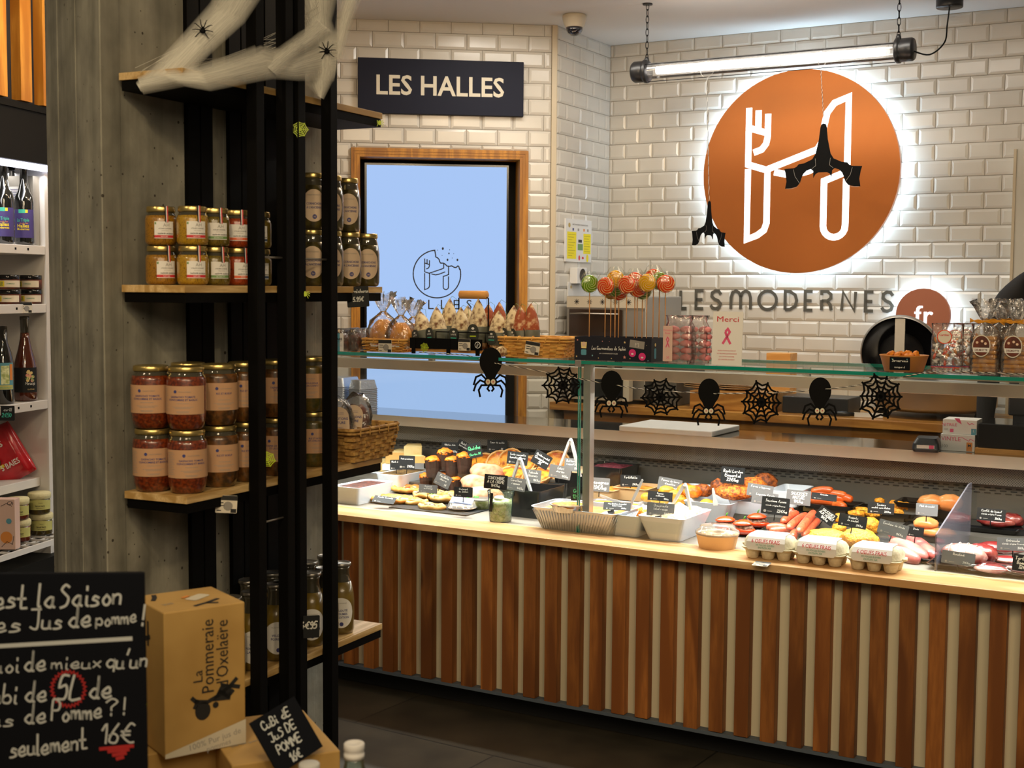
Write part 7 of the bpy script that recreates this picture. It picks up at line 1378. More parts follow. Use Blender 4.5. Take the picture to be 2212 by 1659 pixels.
for a in [
    (972, 968, 38, 26, 0, .74, 'b', ["Rillettes d'oie"], '36€/kg', "black price card 'Rillettes d'oie' behind the muffins"),
    (1000, 966, 30, 26, .45, .78, 'b', ['Quiche', 'lorraine'], '', 'black price card tilted steeply behind the green written one'),
    (1074, 963, 44, 25, 0, .84, 'b', ['Coeur de quiche'], '5€', "dim black price card 'Coeur de quiche' at the very back"),
    (1118, 990, 46, 28, .08, .52, 'b', ['Tarte courgette', 'tomate chevre'], '', "black price card 'Tarte courgette tomate' above the quiches"),
    (1210, 1020, 48, 28, .14, .34, 'g', ['Celeri', 'chorizo'], '16€/kg', 'dark grey price card clipped to the tub by the glass post'),
    (1236, 1004, 34, 28, .05, .50, 'g', ['Butternut', 'roquefort'], '15€', "grey price card 'Butternut' half behind the tongs"),
    (879, 999, 36, 30, 0, .50, 'b', ['Pate grand-mere'], '21€/kg', "black price card 'Pâté grand-mère' over the crumbed terrine"),
    (856, 1004, 28, 22, -.05, .56, 'b', ['Mont d or'], '', "small black price card behind 'Pâté grand-mère'"),
    (957, 1038, 36, 27, .42, .22, 'g', ['Feuillete', 'chevre'], '5€', 'light grey price card turned on its corner above the pastries'),
    (925, 1056, 42, 18, .05, .22, 'g', ['Croissant', 'au fromage'], '', 'grey price card with parsley in front of the muffins'),
    (1001, 1063, 42, 22, 0, .16, 'b', ['Croissant', 'au jambon'], '', "black price card 'Croissant au jambon'"),
    (1114, 1046, 44, 28, .12, .20, 'g', ['Carottes', 'rapees'], '14€/kg', 'light grey price card right beside the cucumber card'),
    (1151, 1029, 36, 29, .08, .30, 'g', ['Taboule', 'libanais'], '19€/kg', "grey price card 'Taboulé libanais' behind the tongs"),
    (1362, 1039, 44, 26, 0, .66, 'b', ['Tartiflette'], '21€/kg', "black price card 'Tartiflette' at the back of the right bay"),
    (1447, 1047, 52, 28, .15, .60, 'g', ['Pommes de terre', 'dauphine'], '16€/kg', "grey price card 'Pommes de terre dauphine'"),
    (1426, 1072, 54, 20, .04, .40, 'b', ['Pommes', 'paillasson'], '17€/kg', "black price card 'Pommes paillasson' on the oval plate"),
    (1642, 1060, 56, 27, .12, .50, 'g', ['Farce a legumes'], '', "grey price card 'Farce à légumes', the upper of two"),
    (1652, 1077, 56, 27, .12, .44, 'g', ['Legumes farcis'], '', "grey price card 'Légumes farcis', the lower of two"),
    (1675, 1093, 60, 38, .08, .26, 'b', ['Saucisse fumee', 'viande origine France'], '22€/kg', "black price card 'Saucisse fumée 22€/kg' on a pin"),
    (1842, 1126, 60, 27, .14, .20, 'b', ['Nuggets', 'de poulet'], '21€/kg', "black price card 'Nuggets de poulet'"),
    (1903, 1098, 56, 25, .04, .36, 'b', ['Tenders', 'poulet corn flakes'], '26€/kg', "black price card 'Tenders poulet corn flakes'"),
    (2002, 1101, 46, 26, .04, .44, 'g', ['Filet de poulet'], '', "grey price card 'Filet de poulet' left of the divider"),
    (1929, 1143, 64, 30, .24, .16, 'g', ['Escalope de dinde'], '19€/kg', "light grey price card 'Escalope de dinde' on a white pin"),
    (1978, 1149, 34, 22, .1, .28, 'b', ['Dinde'], '', 'small black price card with a red mark by the chicken breasts'),
    (2141, 1112, 60, 27, .06, .34, 'b', ['Confit de boeuf', 'viande origine France'], '30€/kg', "black price card 'Confit de boeuf 30€/kg'"),
    (2070, 1206, 70, 28, .1, .13, 'g', ['Rumsteck'], '29€/kg', "grey price card 'Rumsteck' in front of the tied roast"),
    (2188, 1176, 66, 28, .0, .24, 'g', ['Entrecote', 'viande origine France'], '35€/kg', "grey price card 'Entrecôte' at the right edge")]: pcard(*a)
pcard(1025, 973, 33, 32, -.22, .60, 'b', ['Quiche', 'Chorizo 5€'], '', "dark price card handwritten in green 'Quiche Chorizo 5€'", True, ink='ink_green')
pcard(1170, 993, 40, 31, .5, .48, 'b', ['Quiche poulet', 'Champignon'], '5€', "black card handwritten 'Quiche poulet champignon 5€', tilted steeply", True)
pcard(1071, 1041, 52, 31, .05, .105, 'b', ['CONCOMBRE', 'A LA CREME'], '14€/kg', "black card handwritten 'Concombre à la crème 14€/kg'", True, pin=False)
pcard(1295, 1047, 45, 30, .03, .36, 'g', ['Lasagnes', '20€/kg'], '', "pale grey card handwritten 'Lasagnes 20€/kg'", True)
pcard(1243, 1066, 22, 30, -.12, .14, 'b', ['Gr', '12€'], '', "dark card with green writing at the glass post", True, ink='ink_green', pin=False)
pcard(1333, 1094, 60, 20, 0, .17, 'b', ['Aiguillettes de poulet', 'label rouge'], '20€/kg', "black price card 'Aiguillettes de poulet' leaning on the drumette dish", lie=-.75)
pcard(1427, 1101, 60, 29, .05, .13, 'g', ['Choucroute', 'label rouge'], '10€/kg', "grey price card 'Choucroute label rouge 10€/kg'")
pcard(1583, 1027, 51, 36, .06, .58, 'b', ['Rosti Lardon', 'Emmental'], '22€/kg', "black card handwritten 'Rosti Lardon Emmental 22€/kg'", True)
pcard(1725, 1075, 52, 32, .06, .40, 'g', ['SAUCISSES', 'NATURE'], '18€/kg', "grey card handwritten 'Saucisses nature 18€/kg'", True)
pcard(1785, 1114, 42, 28, .6, .28, 'b', ['SAUCISSES', 'AUX HERBES'], '18€/kg', "black card handwritten 'Saucisses aux herbes', tilted steeply", True)
pcard(2208, 1216, 40, 36, .1, .115, 'b', ['Tartare', 'Boeuf'], '32€', "black handwritten card cut by the right picture edge", True, pin=False)
for px, py, wp, v, col, tt, lb in ((998, 1082, 50, .16, 'n', ['Salade', 'piemontaise'], 'dark blue card lying on the clear domed pot'), (830, 1080, 50, .16, 'b', ['Tarte tomate'], 'black card lying flat on the front tomato tart'), (1780, 1074, 54, .60, 'b', ['Knacks'], 'black card lying on the frankfurters')): pcard(px, py, wp, 26, .08, v, col, tt, '', lb, lie=-1.15, pin=False)
def clip(px, py, v, l, label, lean=.3):
    P = atv(px, py, v); MB().bx(-.006, .006, -.004, 0, -l, 0, 'dark_plastic').bx(-.010, .010, -.007, .004, -.004, .010, 'dark_plastic').obj('card_clip', loc=P, rot=(0, -lean, TH), label=label, cat='clip', group='black card clips on the dishes')
clip(1321, 1108, .125, .036, 'black clip hanging on the front of the drumette dish'); clip(1423, 1120, .118, .038, 'black clip hanging on the front of the sauerkraut dish', .22)
# ------------------------------------------------------------------ egg boxes on the ledge
LZ = .6925
def eggbox(px, py, label, rz):
    P = atz(px, py, LZ); t = thing('egg_box', label, 'egg box', P + VD * .045, TH + rz, 'grey pulp egg boxes on the wooden ledge'); t.scale = (1.07, 1.07, 1.07)
    mb = MB()
    for x in (-.048, 0, .048):
        for y in (-.024, .024): mb.lathe([(.012, 0), (.017, .003), (.0235, .030), (.024, .034)], 'egg_pulp', T(x, y, 0), 18)
    mb.loft([[(x, y, z) for x, y in rrect(w_, d_, .022, 5)] for w_, d_, z in ((.145, .098, .028), (.156, .108, .033), (.158, .110, .036))], 'egg_pulp', None, True, True); mb.obj('bottom', t)
    mb = MB(); N_ = 40
    def lid(q, z, bul, sag=0):
        L = []
        for i in range(N_):
            a = 2 * PI * i / N_; c, s = math.cos(a), math.sin(a); e = 3.2; r_ = (abs(c) ** e + abs(s) ** e) ** (-1 / e); x, y = .076 * q[0] * r_ * c, .053 * q[1] * r_ * s
            if abs(x) > .05: x += bul * math.cos(y / .024 * PI) ** 2 * (1 if x > 0 else -1) * .004; 
            L.append((x, y, z - sag * (1 - min(1, abs(x) / .07) ** 2) * (1 if y < 0 else .3)))
        return L
    mb.loft([lid((1.03, 1.03), .037, 0, .007), lid((1, 1), .040, 0, .006), lid((.95, .93), .054, 1, .002), lid((.86, .80), .066, 1), lid((.72, .62), .073, 1), lid((.60, .50), .0745, 0)], 'egg_pulp', None, True, True, True); ld = mb.obj('lid', t)
    mb = MB()
    for sg in (-1, 1): mb.blob(.006, .010, .004, 'egg_pulp', T(sg * .082, 0, .038), 3, .1); mb.bx(sg * .078 - .004, sg * .078 + .004, -.012, .012, .033, .041, 'egg_pulp')
    mb.obj('catch', t)
    # printed paper sleeve: top and front
    prof = [(-.005, .0752), (-.030, .0748), (-.042, .067), (-.0515, .054), (-.0545, .040), (-.0555, .030)]; mb = MB(); top = [(.028, .0752)] + prof; vs = []
    hw = [.052, .053, .054, .056, .058, .060, .052]
    for (y, z), w_ in zip(top, hw): vs += [(-w_, y - .0006, z + .0006), (w_, y - .0006, z + .0006)]
    mb.add(vs, [(2 * i, 2 * i + 1, 2 * i + 3, 2 * i + 2) for i in range(len(top) - 1)], 'paper_white', None)
    Mf = T(0, -.0560, .047) @ Matrix.Rotation(PI / 2 - .30, 4, 'X')
    Mf = Matrix.Translation((0, -.0512, .0505)) @ Matrix.Rotation(PI / 2 - .42, 4, 'X'); mb.text('6 OEUFS FRAIS', .0165, 'ink_red', Mf @ T(0, .0005, .0042), bold=.005, width=.086)
    mb.text('DE POULES ÉLEVÉES', .0070, 'ink_dgreen', Mf @ T(0, -.0085, .0040), width=.056); mb.text('EN PLEIN AIR', .0075, 'ink_dgreen', Mf @ T(0, -.0165, .0044), bold=.004, width=.040)
    mb.text('6 OEUFS FRAIS', .011, 'ink_red', T(0, .004, .0772), width=.072); mb.text('EN PLEIN AIR', .006, 'ink_dgreen', T(0, -.008, .0772), width=.04); mb.obj('sleeve', ld)
eggbox(1654, 1210, 'egg box on the wooden ledge, left of three', .04); eggbox(1765, 1222, 'egg box on the wooden ledge, middle of three', .0); eggbox(1885, 1236, 'egg box on the wooden ledge, right of three', -.03)
shelf_tag(0, 0, 0, 'small price strip lying on the front of the wooden ledge', 0)
o = [x for x in COL.objects if x.get('label') == 'small price strip lying on the front of the wooden ledge'][0]; o.location = atz(1645, 1219, LZ + .002); o.rotation_euler = (-1.45, 0, TH)
# ------------------------------------------------------------------ foreground: juice boxes, chalkboard, slate, bottle
TBZ = .50
t = thing('display_table', 'low wooden display table under the juice boxes', 'table', (-.75, 1.95, 0), 0)
MB().bx(-.75, .52, -.5, .72, TBZ - .03, TBZ, 'shelf_wood').obj('table_top', t, bevel=.002)
for x in (-.70, .47):
    for y in (-.45, .66): MB().bx(x - .02, x + .02, y - .02, y + .02, 0.001, TBZ - .0305, 'black_steel').obj('leg', t)
def juicebox(name, label, C0, rz, w_, d_, h, lying=False):
    """C0 = near bottom corner, rz = direction of the right hand side"""
    t = thing(name, label, 'box', C0, rz); ang = t
    MB().bx(0, w_, 0, d_, 0, h, 'carton').obj('carton', t, bevel=.002)
    return t
bA = aty(357, 1643, 2.38); bA.z = .7005; bB = atz(531, 1606, .7005); rzb = math.atan2(bB.y - bA.y, bB.x - bA.x)
wB = .20; bB2 = atz(530, 1640, .70)
cN = atz(357, 1640, .7005); cR = atz(531, 1604, .7005)                       # near bottom corner and right bottom corner
dirR = (cR - cN); wB = dirR.length; rzb = math.atan2(dirR.y, dirR.x); hB = aty(357, 1324.5, cN.y).z - cN.z
t = thing('juice_box', 'tall cardboard juice box standing upright with sideways brand lettering', 'box', cN, rzb)
dB = .155
MB().bx(0, wB, 0, dB, 0, hB, 'carton').obj('carton', t, bevel=.0025)
mb = MB(); Q = lambda x, y, a=0, z=0: T(x, -.0009 - z, y) @ UPR @ Matrix.Rotation(a, 4, 'Z')
mb.add([(0, -.0008, 0), (wB, -.0008, 0), (wB, -.0008, hB * .17), (0, -.0008, hB * .03)], [(0, 1, 2, 3)], 'carton_white')
mb.text('La', .026, 'ink_black', Q(wB * .46, hB * .53, PI / 2), shear=.0); mb.text('Pommeraie', .034, 'ink_black', Q(wB * .60, hB * .66, PI / 2), width=.135); mb.text("d'Oxelaëre", .034, 'ink_black', Q(wB * .78, hB * .66, PI / 2), width=.125)
mb.text('100% Pur jus de', .016, 'ink_grey', Q(wB * .62, hB * .05, .15)); mb.text('pommes', .014, 'ink_grey', Q(wB * .66, hB * .005, .15))
# leaf and apple ornament
mb.disc(.015, 'ink_black', Q(wB * .46, hB * .285), 16, 1.15); mb.disc(.006, 'ink_black', Q(wB * .62, hB * .31), 10); Fg = Q(wB * .60, hB * .345, .1) @ Matrix.Diagonal((.62, .62, 1, 1))
mb.ribbon([[(-.055, .01), (-.02, .0), (.02, .012), (.055, .03), (.075, .045)], [(.02, .02), (.045, .0), (.06, .012)], [(-.055, .01), (-.065, .022)], [(-.05, .01), (-.06, -.006)], [(.055, .03), (.08, .02)]], .012, 'ink_black', Fg); mb.add([(-.005, -.002, 0), (.05, -.012, 0), (.06, .03, 0), (.03, .045, 0), (.012, .02, 0)], [(0, 1, 2, 3, 4)], 'ink_black', Fg)
Tt = lambda x, y, a: T(x, y, hB + .0008, 0, 0, a)
mb.ribbon([[(-.03, 0), (.0, .004), (.03, .012)], [(.0, .0), (.01, -.01)]], .009, 'ink_black', Tt(wB * .62, dB * .18, .3)); mb.ribbon([[(-.02, 0), (.0, .004), (.02, .012)]], .009, 'ink_black', Tt(wB * .2, dB * .75, .9)); mb.prism(rrect(.05, .026, .006), .0003, 'carton_white', Tt(wB * .62, dB * .52, .6)); mb.quad(.02, .008, 'orange_p', Tt(wB * .50, dB * .60, .6) @ T(0, 0, .0006)); mb.text('jus', .02, 'ink_grey', Tt(wB * .2, dB * .35, .2))
L_ = Matrix.Translation((-.0009, dB * .5, hB * .5)) @ Matrix.Rotation(-PI / 2, 4, 'Z') @ UPR
mb.ribbon([[(0, .06), (0, .10)], [(-.008, .07), (.008, .075)]], .008, 'ink_black', L_); mb.obj('print', t)
# two boxes lying under it
lb = atz(735, 1620, .70); 
for i, (P, rz, w_, d_, lab) in enumerate(((lb - Vector((math.cos(.42), math.sin(.42), 0)) * .20, .42, .20, .26, 'cardboard juice box lying flat under the leaning slate'), (cN + Vector((-.16, -.06, 0)), rzb, .34, .30, 'cardboard juice box lying flat under the upright box'))):
    P = Vector((P.x, P.y, TBZ + .0005)); t = thing('juice_box', lab, 'box', P, rz); hh = .1985
    if i == 1: w_, d_ = .29, .26
    MB().bx(0, w_, 0, d_, 0, hh, 'carton').obj('carton', t, bevel=.0025); mb = MB(); U_ = lambda x, y, a: T(x, y, hh + .0008, 0, 0, a)
    mb.ribbon([[(-.03, 0), (.0, .004), (.03, .012)], [(.0, .0), (.015, -.014)]], .010, 'ink_black', U_(w_ * .75, d_ * .2, .3)); mb.ribbon([[(-.03, 0), (.0, .004), (.03, .012)]], .010, 'ink_black', U_(w_ * .2, d_ * .6, .5)); mb.text('jus de pommes', .014, 'ink_grey', U_(w_ * .3, d_ * .4, .3)); mb.obj('print', t)
# leaning slate
A_, B_2, C2, D2 = atz(699, 1613, .712), atz(601, 1646, .712), aty(576, 1573, 2.53), aty(675, 1541, 2.62)
mid = (A_ + B_2) / 2; wx = (A_ - B_2).length; rz = math.atan2(A_.y - B_2.y, A_.x - B_2.x); upv = ((C2 + D2) / 2 - mid); hS = .105
t = thing('leaning_slate', "black slate reading 'Cubi de jus de pomme 16€' leaning on the flat box", 'sign', Vector((mid.x, mid.y, .7005)), 0, rot=(-.55, -.24, rz))
MB().bx(-wx / 2, wx / 2, 0, .003, 0, hS, 'board').obj('slate', t)
mb = MB()
for i, s_ in enumerate(('CuBi dE', 'JuS DE', 'POMME', '16€')): mb.hand(s_, .0155, 'chalk', T(-.006, -.0008, hS * (.76 - .235 * i)) @ UPR, .17, i + 2)
mb.obj('lettering', t)
# juice bottle in front
P = aty(765, 1615, 2.15); t = thing('juice_bottle', 'glass juice bottle with white screw cap at the bottom edge', 'bottle', (P.x, P.y, TBZ + .0005), 0); zc_ = P.z + .008 - TBZ
MB().lathe([(.030, 0), (.034, .006), (.034, zc_ - .14), (.028, zc_ - .09), (.0155, zc_ - .032), (.0145, zc_ - .022)], 'jar_glass', None, 28).obj('bottle', t); MB().lathe([(.027, .004), (.031, .01), (.031, zc_ - .15), (.026, zc_ - .10)], 'soup', None, 24).obj('juice', t)
MB().lathe([(.0168, zc_ - .026), (.0172, zc_ - .018), (.0165, zc_ - .0175), (.0165, zc_ - .012), (.0172, zc_ - .011), (.0172, zc_ - .002), (.0155, zc_), (.010, zc_ - .0004), (.008, zc_ - .002), (.0, zc_ - .002)], 'paper_white', None, 28).obj('cap', t)
P = aty(668, 1664, 2.12); t = thing('juice_bottle', 'second juice bottle whose cap just reaches the bottom edge', 'bottle', (P.x, P.y, TBZ + .0005), 0); zc_ = P.z - TBZ + .012
MB().lathe([(.030, 0), (.034, .006), (.034, zc_ - .12), (.0145, zc_ - .022)], 'jar_glass', None, 28).obj('bottle', t); MB().lathe([(.0172, zc_ - .022), (.0172, zc_ - .002), (.0155, zc_), (.0, zc_ - .001)], 'slate_white', None, 24).obj('cap', t)
# chalkboard
YB = 2.05; tr = aty(311, 1236, YB); br_ = aty(322, 1655, YB - .03); tl = aty(-60, 1241, YB)
kb = YB / FPX
t = thing('chalkboard', "large black chalkboard advertising apple juice, '5L' and '16€', at the lower left", 'sign', Vector((tr.x, YB, tr.z)), 0, rot=(-.03, -.012, .02))
wC, hC = .62, tr.z - TBZ - .005
MB().bx(-wC, 0, 0, .008, -hC, 0, 'board').obj('board', t, bevel=.002)
mb = MB(); BX = lambda px: (px - 311) * kb; BY = lambda py: -(py - 1236) * kb
def line(s_, x0, x1, y, hpx, ink='chalk', wd=.10, sl=.14, rot=0.): mb.hand(s_, hpx * .80 * kb, ink, T(BX((x0 + x1) / 2), -.0012, BY(y)) @ UPR @ Matrix.Rotation(rot, 4, 'Z'), wd, len(s_) * 3, sl, .8, width=(x1 - x0) * kb)
line("C'est la", -58, 115, 1312, 62, rot=.03); line('Saison', 125, 258, 1308, 62, rot=.05)
line('les', -32, 38, 1364, 52, rot=.05); line('Jus', 58, 128, 1358, 54, rot=.03); line('de', 142, 192, 1356, 60, rot=.03); line('pomme', 205, 292, 1350, 44, rot=.08); line('!', 297, 306, 1352, 56)
mb.ribbon([[(BX(-50), BY(1398)), (BX(280), BY(1382))]], .0065, 'chalk', T(0, -.0012, 0) @ UPR)
line('Quoi', -50, 34, 1455, 46, rot=.05); line('de', 44, 92, 1452, 56, rot=.03); line('mieux', 106, 212, 1447, 38, rot=.03); line("qu'un", 226, 312, 1446, 50, rot=.02)
line('cubi', -48, 28, 1522, 52); line('de', 44, 92, 1520, 58); line('5L', 119, 166, 1515, 64, wd=.10); line('de', 184, 234, 1514, 62, rot=.02)
zig = []; R = random.Random(2)
for i in range(57): a = 2 * PI * i / 56; q = 1.22 if i % 2 else 1.02; zig.append((BX(142) + 32 * kb * q * math.cos(a), BY(1492) + 34 * kb * q * math.sin(a)))
mb.ribbon([zig], .0022, 'chalk_red', T(0, -.0009, 0) @ UPR)
line('jus', -52, 18, 1572, 44); line('de', 42, 90, 1568, 56, rot=.02); line('Pomme', 104, 212, 1560, 54, rot=.04); line('?!', 222, 262, 1552, 46, rot=.05)
line('seulement', 12, 180, 1634, 56, rot=.11); line('16€', 212, 282, 1612, 52, wd=.10, rot=.05)
mb.ribbon([[(BX(210), BY(1626)), (BX(280), BY(1620))], [(BX(228), BY(1632)), (BX(270), BY(1628))], [(BX(238), BY(1640)), (BX(264), BY(1636))], [(BX(246), BY(1648)), (BX(258), BY(1645))]], .0055, 'chalk_red', T(0, -.0012, 0) @ UPR); mb.obj('chalk_writing', t)
sticker(Vector((tr.x + BX(300), YB - .004, tr.z + BY(1532))), .0105, 'spider', 'neon green spider on the right edge of the chalkboard', 0)
# ------------------------------------------------------------------ white shelf cabinet behind the pillar
CA = math.radians(76.7); cA = Vector((math.cos(CA), math.sin(CA), 0)); nA = Vector((cA.y, -cA.x, 0)); K0 = Vector((-1.80, 5.18, 0))
def kc(c, n, z=0): return K0 + cA * c + nA * n + Vector((0, 0, z))
def cab_c(px, n, py=700):
    m_ = ray(px, py).cross(Vector((0, 0, 1))); B = K0 + nA * n; return -((B - CAM).dot(m_)) / cA.dot(m_)
MK = Matrix.Translation(K0) @ Matrix.Rotation(CA, 4, 'Z')      # local x = along, local -y = out of the cabinet
t = thing('shelf_cabinet', 'white lit wall cabinet with bottles and jars behind the concrete pillar', 'cabinet', K0, CA)
CE = cab_c(101, .0)
MB().bx(CE, CE + .35, -.0, .55, .10, 2.0, 'cab_white').obj('side_panel', t)
MB().bx(-1.4, CE, .50, .55, .10, 2.0, 'cab_white').obj('rear_panel', t)
for z, d_ in ((1.70, .5), (1.477, .5), (1.105, .5), (.80, .5)):
    y0 = .0 if z > .9 else .04
    MB().bx(-1.4, CE - .002, y0, .498, z - .034, z, 'cab_white').obj('shelf', t, bevel=.002)
    if z > .9:
        mb = MB()
        for x in (-.02, -.10, -.3): mb.bx(CE + x - .10, CE + x - .09, -.0008, .0, z - .020, z - .011, 'black')
        mb.obj('slots', t)
mb = MB().bx(-1.4, CE, -.10, -.09, .565, .585, 'cab_white')
for i in range(26): mb.bx(-1.4 + .062 * i, -1.396 + .062 * i, -.09, .16, .575, .583, 'cab_white')
for i in range(5): mb.bx(-1.4, CE, -.03 + .045 * i, -.026 + .045 * i, .570, .578, 'cab_white')
mb.obj('wire_shelf', t)
MB().bx(-1.4, CE + .35, -.02, .5, 2.01, 2.20, 'cab_black').obj('header', t); MB().bx(-1.4, CE + .35, -.012, .01, 1.985, 2.008, 'cab_led').obj('led_strip', t)
MB().bx(-1.4, CE + .35, -.04, .5, .0, .50, 'cab_black').obj('base', t)
MB().bx(-1.6, CE + .5, -.03, .5, 2.2, 2.225, 'cab_black').obj('cornice', t)
cl = area('cabinet_led', kc(CE - .45, .02, 1.97), (0, 0, CA), .9, .03, 2.2, (1, .97, .94)); 
lamp2 = area('cabinet_led', kc(CE - .45, -.15, 1.98), (0, 0, CA), .9, .05, 1.2, (1, .97, .94))
t = thing('slat_screen', 'orange wooden slats on a navy wall above the white cabinet', 'slatted wall', K0, CA)
MB().bx(-1.6, CE + .5, .0, .04, 2.226, 2.80, 'navy_wall').obj('backing', t)
for px in (-46, 9, 58, 108): c_ = cab_c(px + 14, .0, 100); MB().bx(0, .07, -.040, -.0, 0, .56, 'pine').obj('slat', t, loc=(c_, 0, 2.228))
spot('track_spot', (-.9, 4.2, 2.75), kc(CE - .3, 0, 2.45), 16, (1, .66, .30), 70)
spot('track_spot', (-.6, 4.3, 2.75), kc(CE - .3, 0, 1.0), 9, (1, .86, .66), 60)
def cput(px, n, z): c_ = cab_c(px, n); return kc(c_, n, z)
# dark bottles on the top shelf
t0 = thing('beer_bottle', '', 'bottle', (0, 0, 0), 0, 'dark bottles with purple labels on the top cabinet shelf')
MB().lathe([(.030, 0), (.035, .004), (.036, .015), (.036, .165), (.033, .185), (.022, .205), (.0155, .235), (.014, .285), (.0155, .287), (.0155, .30), (.0, .301)], 'bottle_black', None, 30).obj('glass', t0)
mb = MB(); r = .0364; curve_patch(mb, r, -1.5, 1.5, .028, .135, 'purple', 24); curve_patch(mb, r + .0003, -.2, .5, .121, .135, 'teal', 8); curve_patch(mb, r + .0004, .5, .75, .122, .134, 'yellow', 4)
mb.text('La Triple', .017, 'teal', wrap=(r + .0008, .25, .089), bold=.02, width=.046); mb.text('locale des', .009, 'orange_p', wrap=(r + .0008, .35, .080), width=.03); mb.text('Halles', .019, 'yellow', wrap=(r + .0008, .25, .0665), bold=.02, width=.044); mb.text('Modernes', .011, 'yellow', wrap=(r + .0008, .25, .057), bold=.02, width=.046); mb.obj('label', t0)
for i, (px, n, rz) in enumerate(((57, -.045, .05), (14, -.045, .05), (34, -.14, .3), (76, -.16, .3))):
    o = t0 if i == 0 else dup(t0, (0, 0, 0)); o.location = cput(px, n, 1.7003); o.rotation_euler = (0, 0, rz - .1); o['label'] = 'dark beer bottle with purple label, %s' % ['right one in front', 'left one cut by the picture edge', 'back row between the two front ones', 'back row, beside the grey box'][i]
t = thing('label_box', 'grey carton with small print behind the dark bottles', 'box', kc(CE - .045, -.10, 1.7003), CA - PI / 2)
MB().bx(-.08, .08, 0, .04, 0, .265, 'steel_dull').obj('carton', t)
mb = MB(); Mx = Matrix.Identity(4); mb.add([(-.055, -.001, .13), (.055, -.001, .13), (.055, -.001, .225), (-.055, -.001, .225)], [(0, 1, 2, 3)], 'paper_white', Mx)
for i in range(14): mb.bx(-.05, .05, -.0016, -.0012, .135 + .006 * i, .1372 + .006 * i, 'ink_blue', Mx)
mb.obj('print', t)
# black lidded jars, second shelf
t0 = thing('pate_jar', '', 'jar', (0, 0, 0), 0, 'black lidded jars on the second cabinet shelf')
MB().lathe([(.036, 0), (.040, .003), (.0405, .035), (.039, .038)], 'cake', None, 28).obj('jar', t0); MB().lathe([(.041, .038), (.0415, .040), (.0415, .053), (.040, .0545), (0, .0545)], 'black_gloss', None, 28).obj('lid', t0)
mb = MB(); r = .0408; curve_patch(mb, r, -1.4, 1.4, .008, .033, 'paper', 20); curve_patch(mb, r + .0003, -1.3, -.3, .010, .031, 'yellow', 8); mb.text('BELLE', .019, 'label_green', wrap=(r + .0007, -.85, .014), bold=.02, width=.036); mb.text('CHAMPIDOUX', .0062, 'ink_dgreen', wrap=(r + .0007, .25, .019), bold=.01, width=.030); mb.obj('label', t0)
for i, (px, z, rz) in enumerate(((68, 0, .05), (22, 0, -.1), (68, .0555, -.25), (20, .0555, .3))):
    o = t0 if i == 0 else dup(t0, (0, 0, 0)); o.location = cput(px, -.05, 1.4775 + z); o.rotation_euler = (0, 0, rz); o['label'] = 'black lidded jar, %s' % ['lower right of four', 'lower left of four', 'upper right of four', 'upper left of four'][i]
shelf_tag(0, 0, 0, 'small price tag stuck under the black lidded jars', 0, 0, kc(cab_c(56, .008, 670), .008, 1.465), .95)
# rose bottle and ale bottle, third shelf
t = thing('rose_bottle', 'rose coloured bottle with a dark flower label on the third cabinet shelf', 'bottle', cput(53, -.05, 1.1053), .0)
MB().lathe([(.034, 0), (.043, .006), (.044, .03), (.044, .12), (.040, .15), (.026, .20), (.018, .24), (.0165, .262)], 'rose', None, 30).obj('bottle', t); MB().lathe([(.0168, .262), (.0165, .31), (.018, .312), (.018, .325), (0, .326)], 'glass_dark', None, 24).obj('neck', t)
mb = MB(); r = .0445; curve_patch(mb, r, -.75, 1.5, .035, .13, 'card_black', 20); R = random.Random(1)
for i in range(16): a = .75 + R.uniform(-.28, .28); z = .098 + R.uniform(-.018, .02); va = [((r + .0008) * math.sin(a + .006 / r * math.cos(q)), -(r + .0008) * math.cos(a + .006 / r * math.cos(q)), z + .006 * math.sin(q)) for q in [k * PI / 4 for k in range(8)]]; mb.add(va, [tuple(range(8))], ['star_y', 'label_green', 'star_p', 'star_y'][i % 4])
mb.text('Maracuja', .016, 'ink_white', wrap=(r + .0008, .75, .064), shear=.3, width=.04); mb.text('La Forte', .008, 'star_y', wrap=(r + .0008, .8, .045), shear=.3); mb.obj('label', t)
t = thing('ale_bottle', 'dark ale bottle with a teal and cream picture label', 'bottle', cput(6, -.05, 1.1053), .0); MB().lathe([(.032, 0), (.037, .006), (.037, .15), (.03, .19), (.016, .23), (.015, .29), (0, .292)], 'bottle_black', None, 28).obj('bottle', t)
mb = MB(); r = .0375; curve_patch(mb, r, -1.2, 1.4, .055, .155, 'blue_print', 20); curve_patch(mb, r + .0004, .1, .9, .075, .145, 'noodle', 8); curve_patch(mb, r + .0006, .95, 1.3, .09, .15, 'orange_p', 6); curve_patch(mb, r + .0006, -.6, 1.3, .056, .072, 'label_lime', 8); mb.text('AMERICAN PALE ALE', .008, 'teal', wrap=(r + .001, .5, .060), width=.05); mb.obj('label', t)
card('price_slate', "black slate with teal figures '€50' hooked on the cabinet shelf", kc(cab_c(14, .02, 880), .02, 1.08), .06, .055, 'card_black', [('avril!', .004, .008, .011, 'chalk', 'H'), ('2€50', .0, -.014, .014, 'teal', 'H')], rz=0)
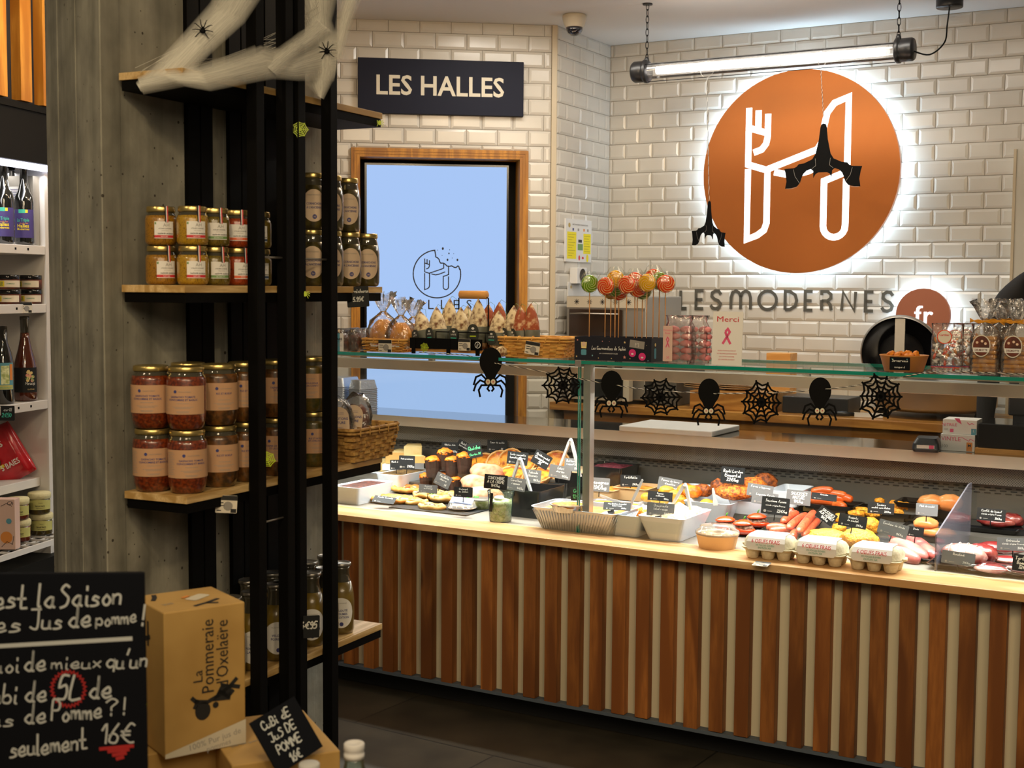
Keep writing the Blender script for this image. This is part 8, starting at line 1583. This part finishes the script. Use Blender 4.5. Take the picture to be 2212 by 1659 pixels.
# red crisp bag, jars, pink carton
P = cput(34, -.09, .8005); t = thing('crisp_bag', 'crumpled red crisp bag leaning on the cabinet shelf', 'bag', P, .1, rot=(0, -.5, .15))
MB().loft([[(x * (1 + .05 * math.sin(j * 2.1)), y * k_ * (1 + .2 * math.cos(j * 1.7)), z + .004 * math.sin(j * 3)) for j, (x, y) in enumerate(rrect(.15, .07, .03, 5))] for k_, z in ((.15, 0), (.7, .02), (1, .07), (.9, .14), (.5, .19), (.1, .215))], 'red_bag', None, True, True, True).obj('bag', t)
mb = MB(); mb.text('5 BAIES', .030, 'paper_white', T(.012, -.046, .055, 0, 0, 0) @ UPR, bold=.02, width=.075); mb.text('CHIPS', .034, 'paper_white', T(-.02, -.043, .140) @ UPR, bold=.02); mb.disc(.018, 'cake', T(-.03, -.044, .095) @ UPR, 12); mb.quad(.04, .012, 'yellow', T(-.03, -.045, .072) @ UPR); mb.obj('print', t)
def vjar(m, word):
    t = thing('vegetable_jar', '', 'jar', (0, 0, 0), 0, 'paper capped vegetable jars on the wire shelf'); MB().lathe([(.036, 0), (.040, .004), (.041, .05), (.036, .064)], m, None, 28).obj('jar', t)
    MB().lathe([(.041, .058), (.043, .062), (.044, .076), (.040, .082), (0, .083)], 'paper_lid', None, 28, c0=False).obj('paper_cap', t)
    mb = MB(); r = .0415; curve_patch(mb, r, -1.4, 1.4, .016, .058, 'label_lime', 20, lambda u: (.018, .058 - .006 * abs(u))); mb.text(word, .0095, 'ink_black', wrap=(r + .0006, .15, .030), bold=.01, width=.036); mb.text('Saveurs', .005, 'ink_black', wrap=(r + .0006, .2, .043)); curve_patch(mb, r + .0004, -.2, .6, .024, .0248, 'ink_black', 5)
    for k in range(6): curve_patch(mb, r + .0004, -.95, -.5, .022 + .004 * k, .0228 + .004 * k, 'ink_black', 3)
    mb.obj('label', t); return t
vj = {'c': vjar('carrot', 'Carottes'), 'h': vjar('beans', 'Haricots beurre')}
for i, (k, px, n, l) in enumerate((('c', 33, -.01, 0), ('h', 82, -.01, 0), ('c', 30, -.01, 1), ('h', 78, -.01, 1), ('h', 118, -.03, 0), ('h', 116, -.03, 1))):
    o = vj[k] if i < 2 else dup(vj[k], (0, 0, 0)); o.location = cput(px, n, .5855 + .0835 * l); o.rotation_euler = (0, 0, .15 + .1 * l); o['label'] = 'paper capped jar of %s, %s layer, %s' % ('carrots' if k == 'c' else 'butter beans', ['lower', 'upper'][l], ['left', 'next to it', 'left', 'next to it', 'against the pillar', 'against the pillar'][i])
P = cput(-6, .03, .5855); t = thing('pink_carton', 'pale pink carton with line drawings at the left picture edge', 'carton', P, .0); MB().bx(-.07, .05, 0, .05, 0, .185, 'pink_card').obj('carton', t, bevel=.001)
mb = MB(); mb.disc(.010, 'blue_print', T(.028, -.001, .105) @ UPR); mb.disc(.022, 'orange_p', T(.018, -.001, .045) @ UPR); mb.ribbon([[(0, .0), (.02, .02), (.04, .01), (.045, .04)], [(.0, .15), (.02, .16), (.04, .15)]], .0016, 'ink_black', T(0, -.0014, .01) @ UPR); mb.text('Ch', .02, 'ink_black', T(.034, -.0014, .165) @ UPR, shear=.3); mb.obj('print', t)
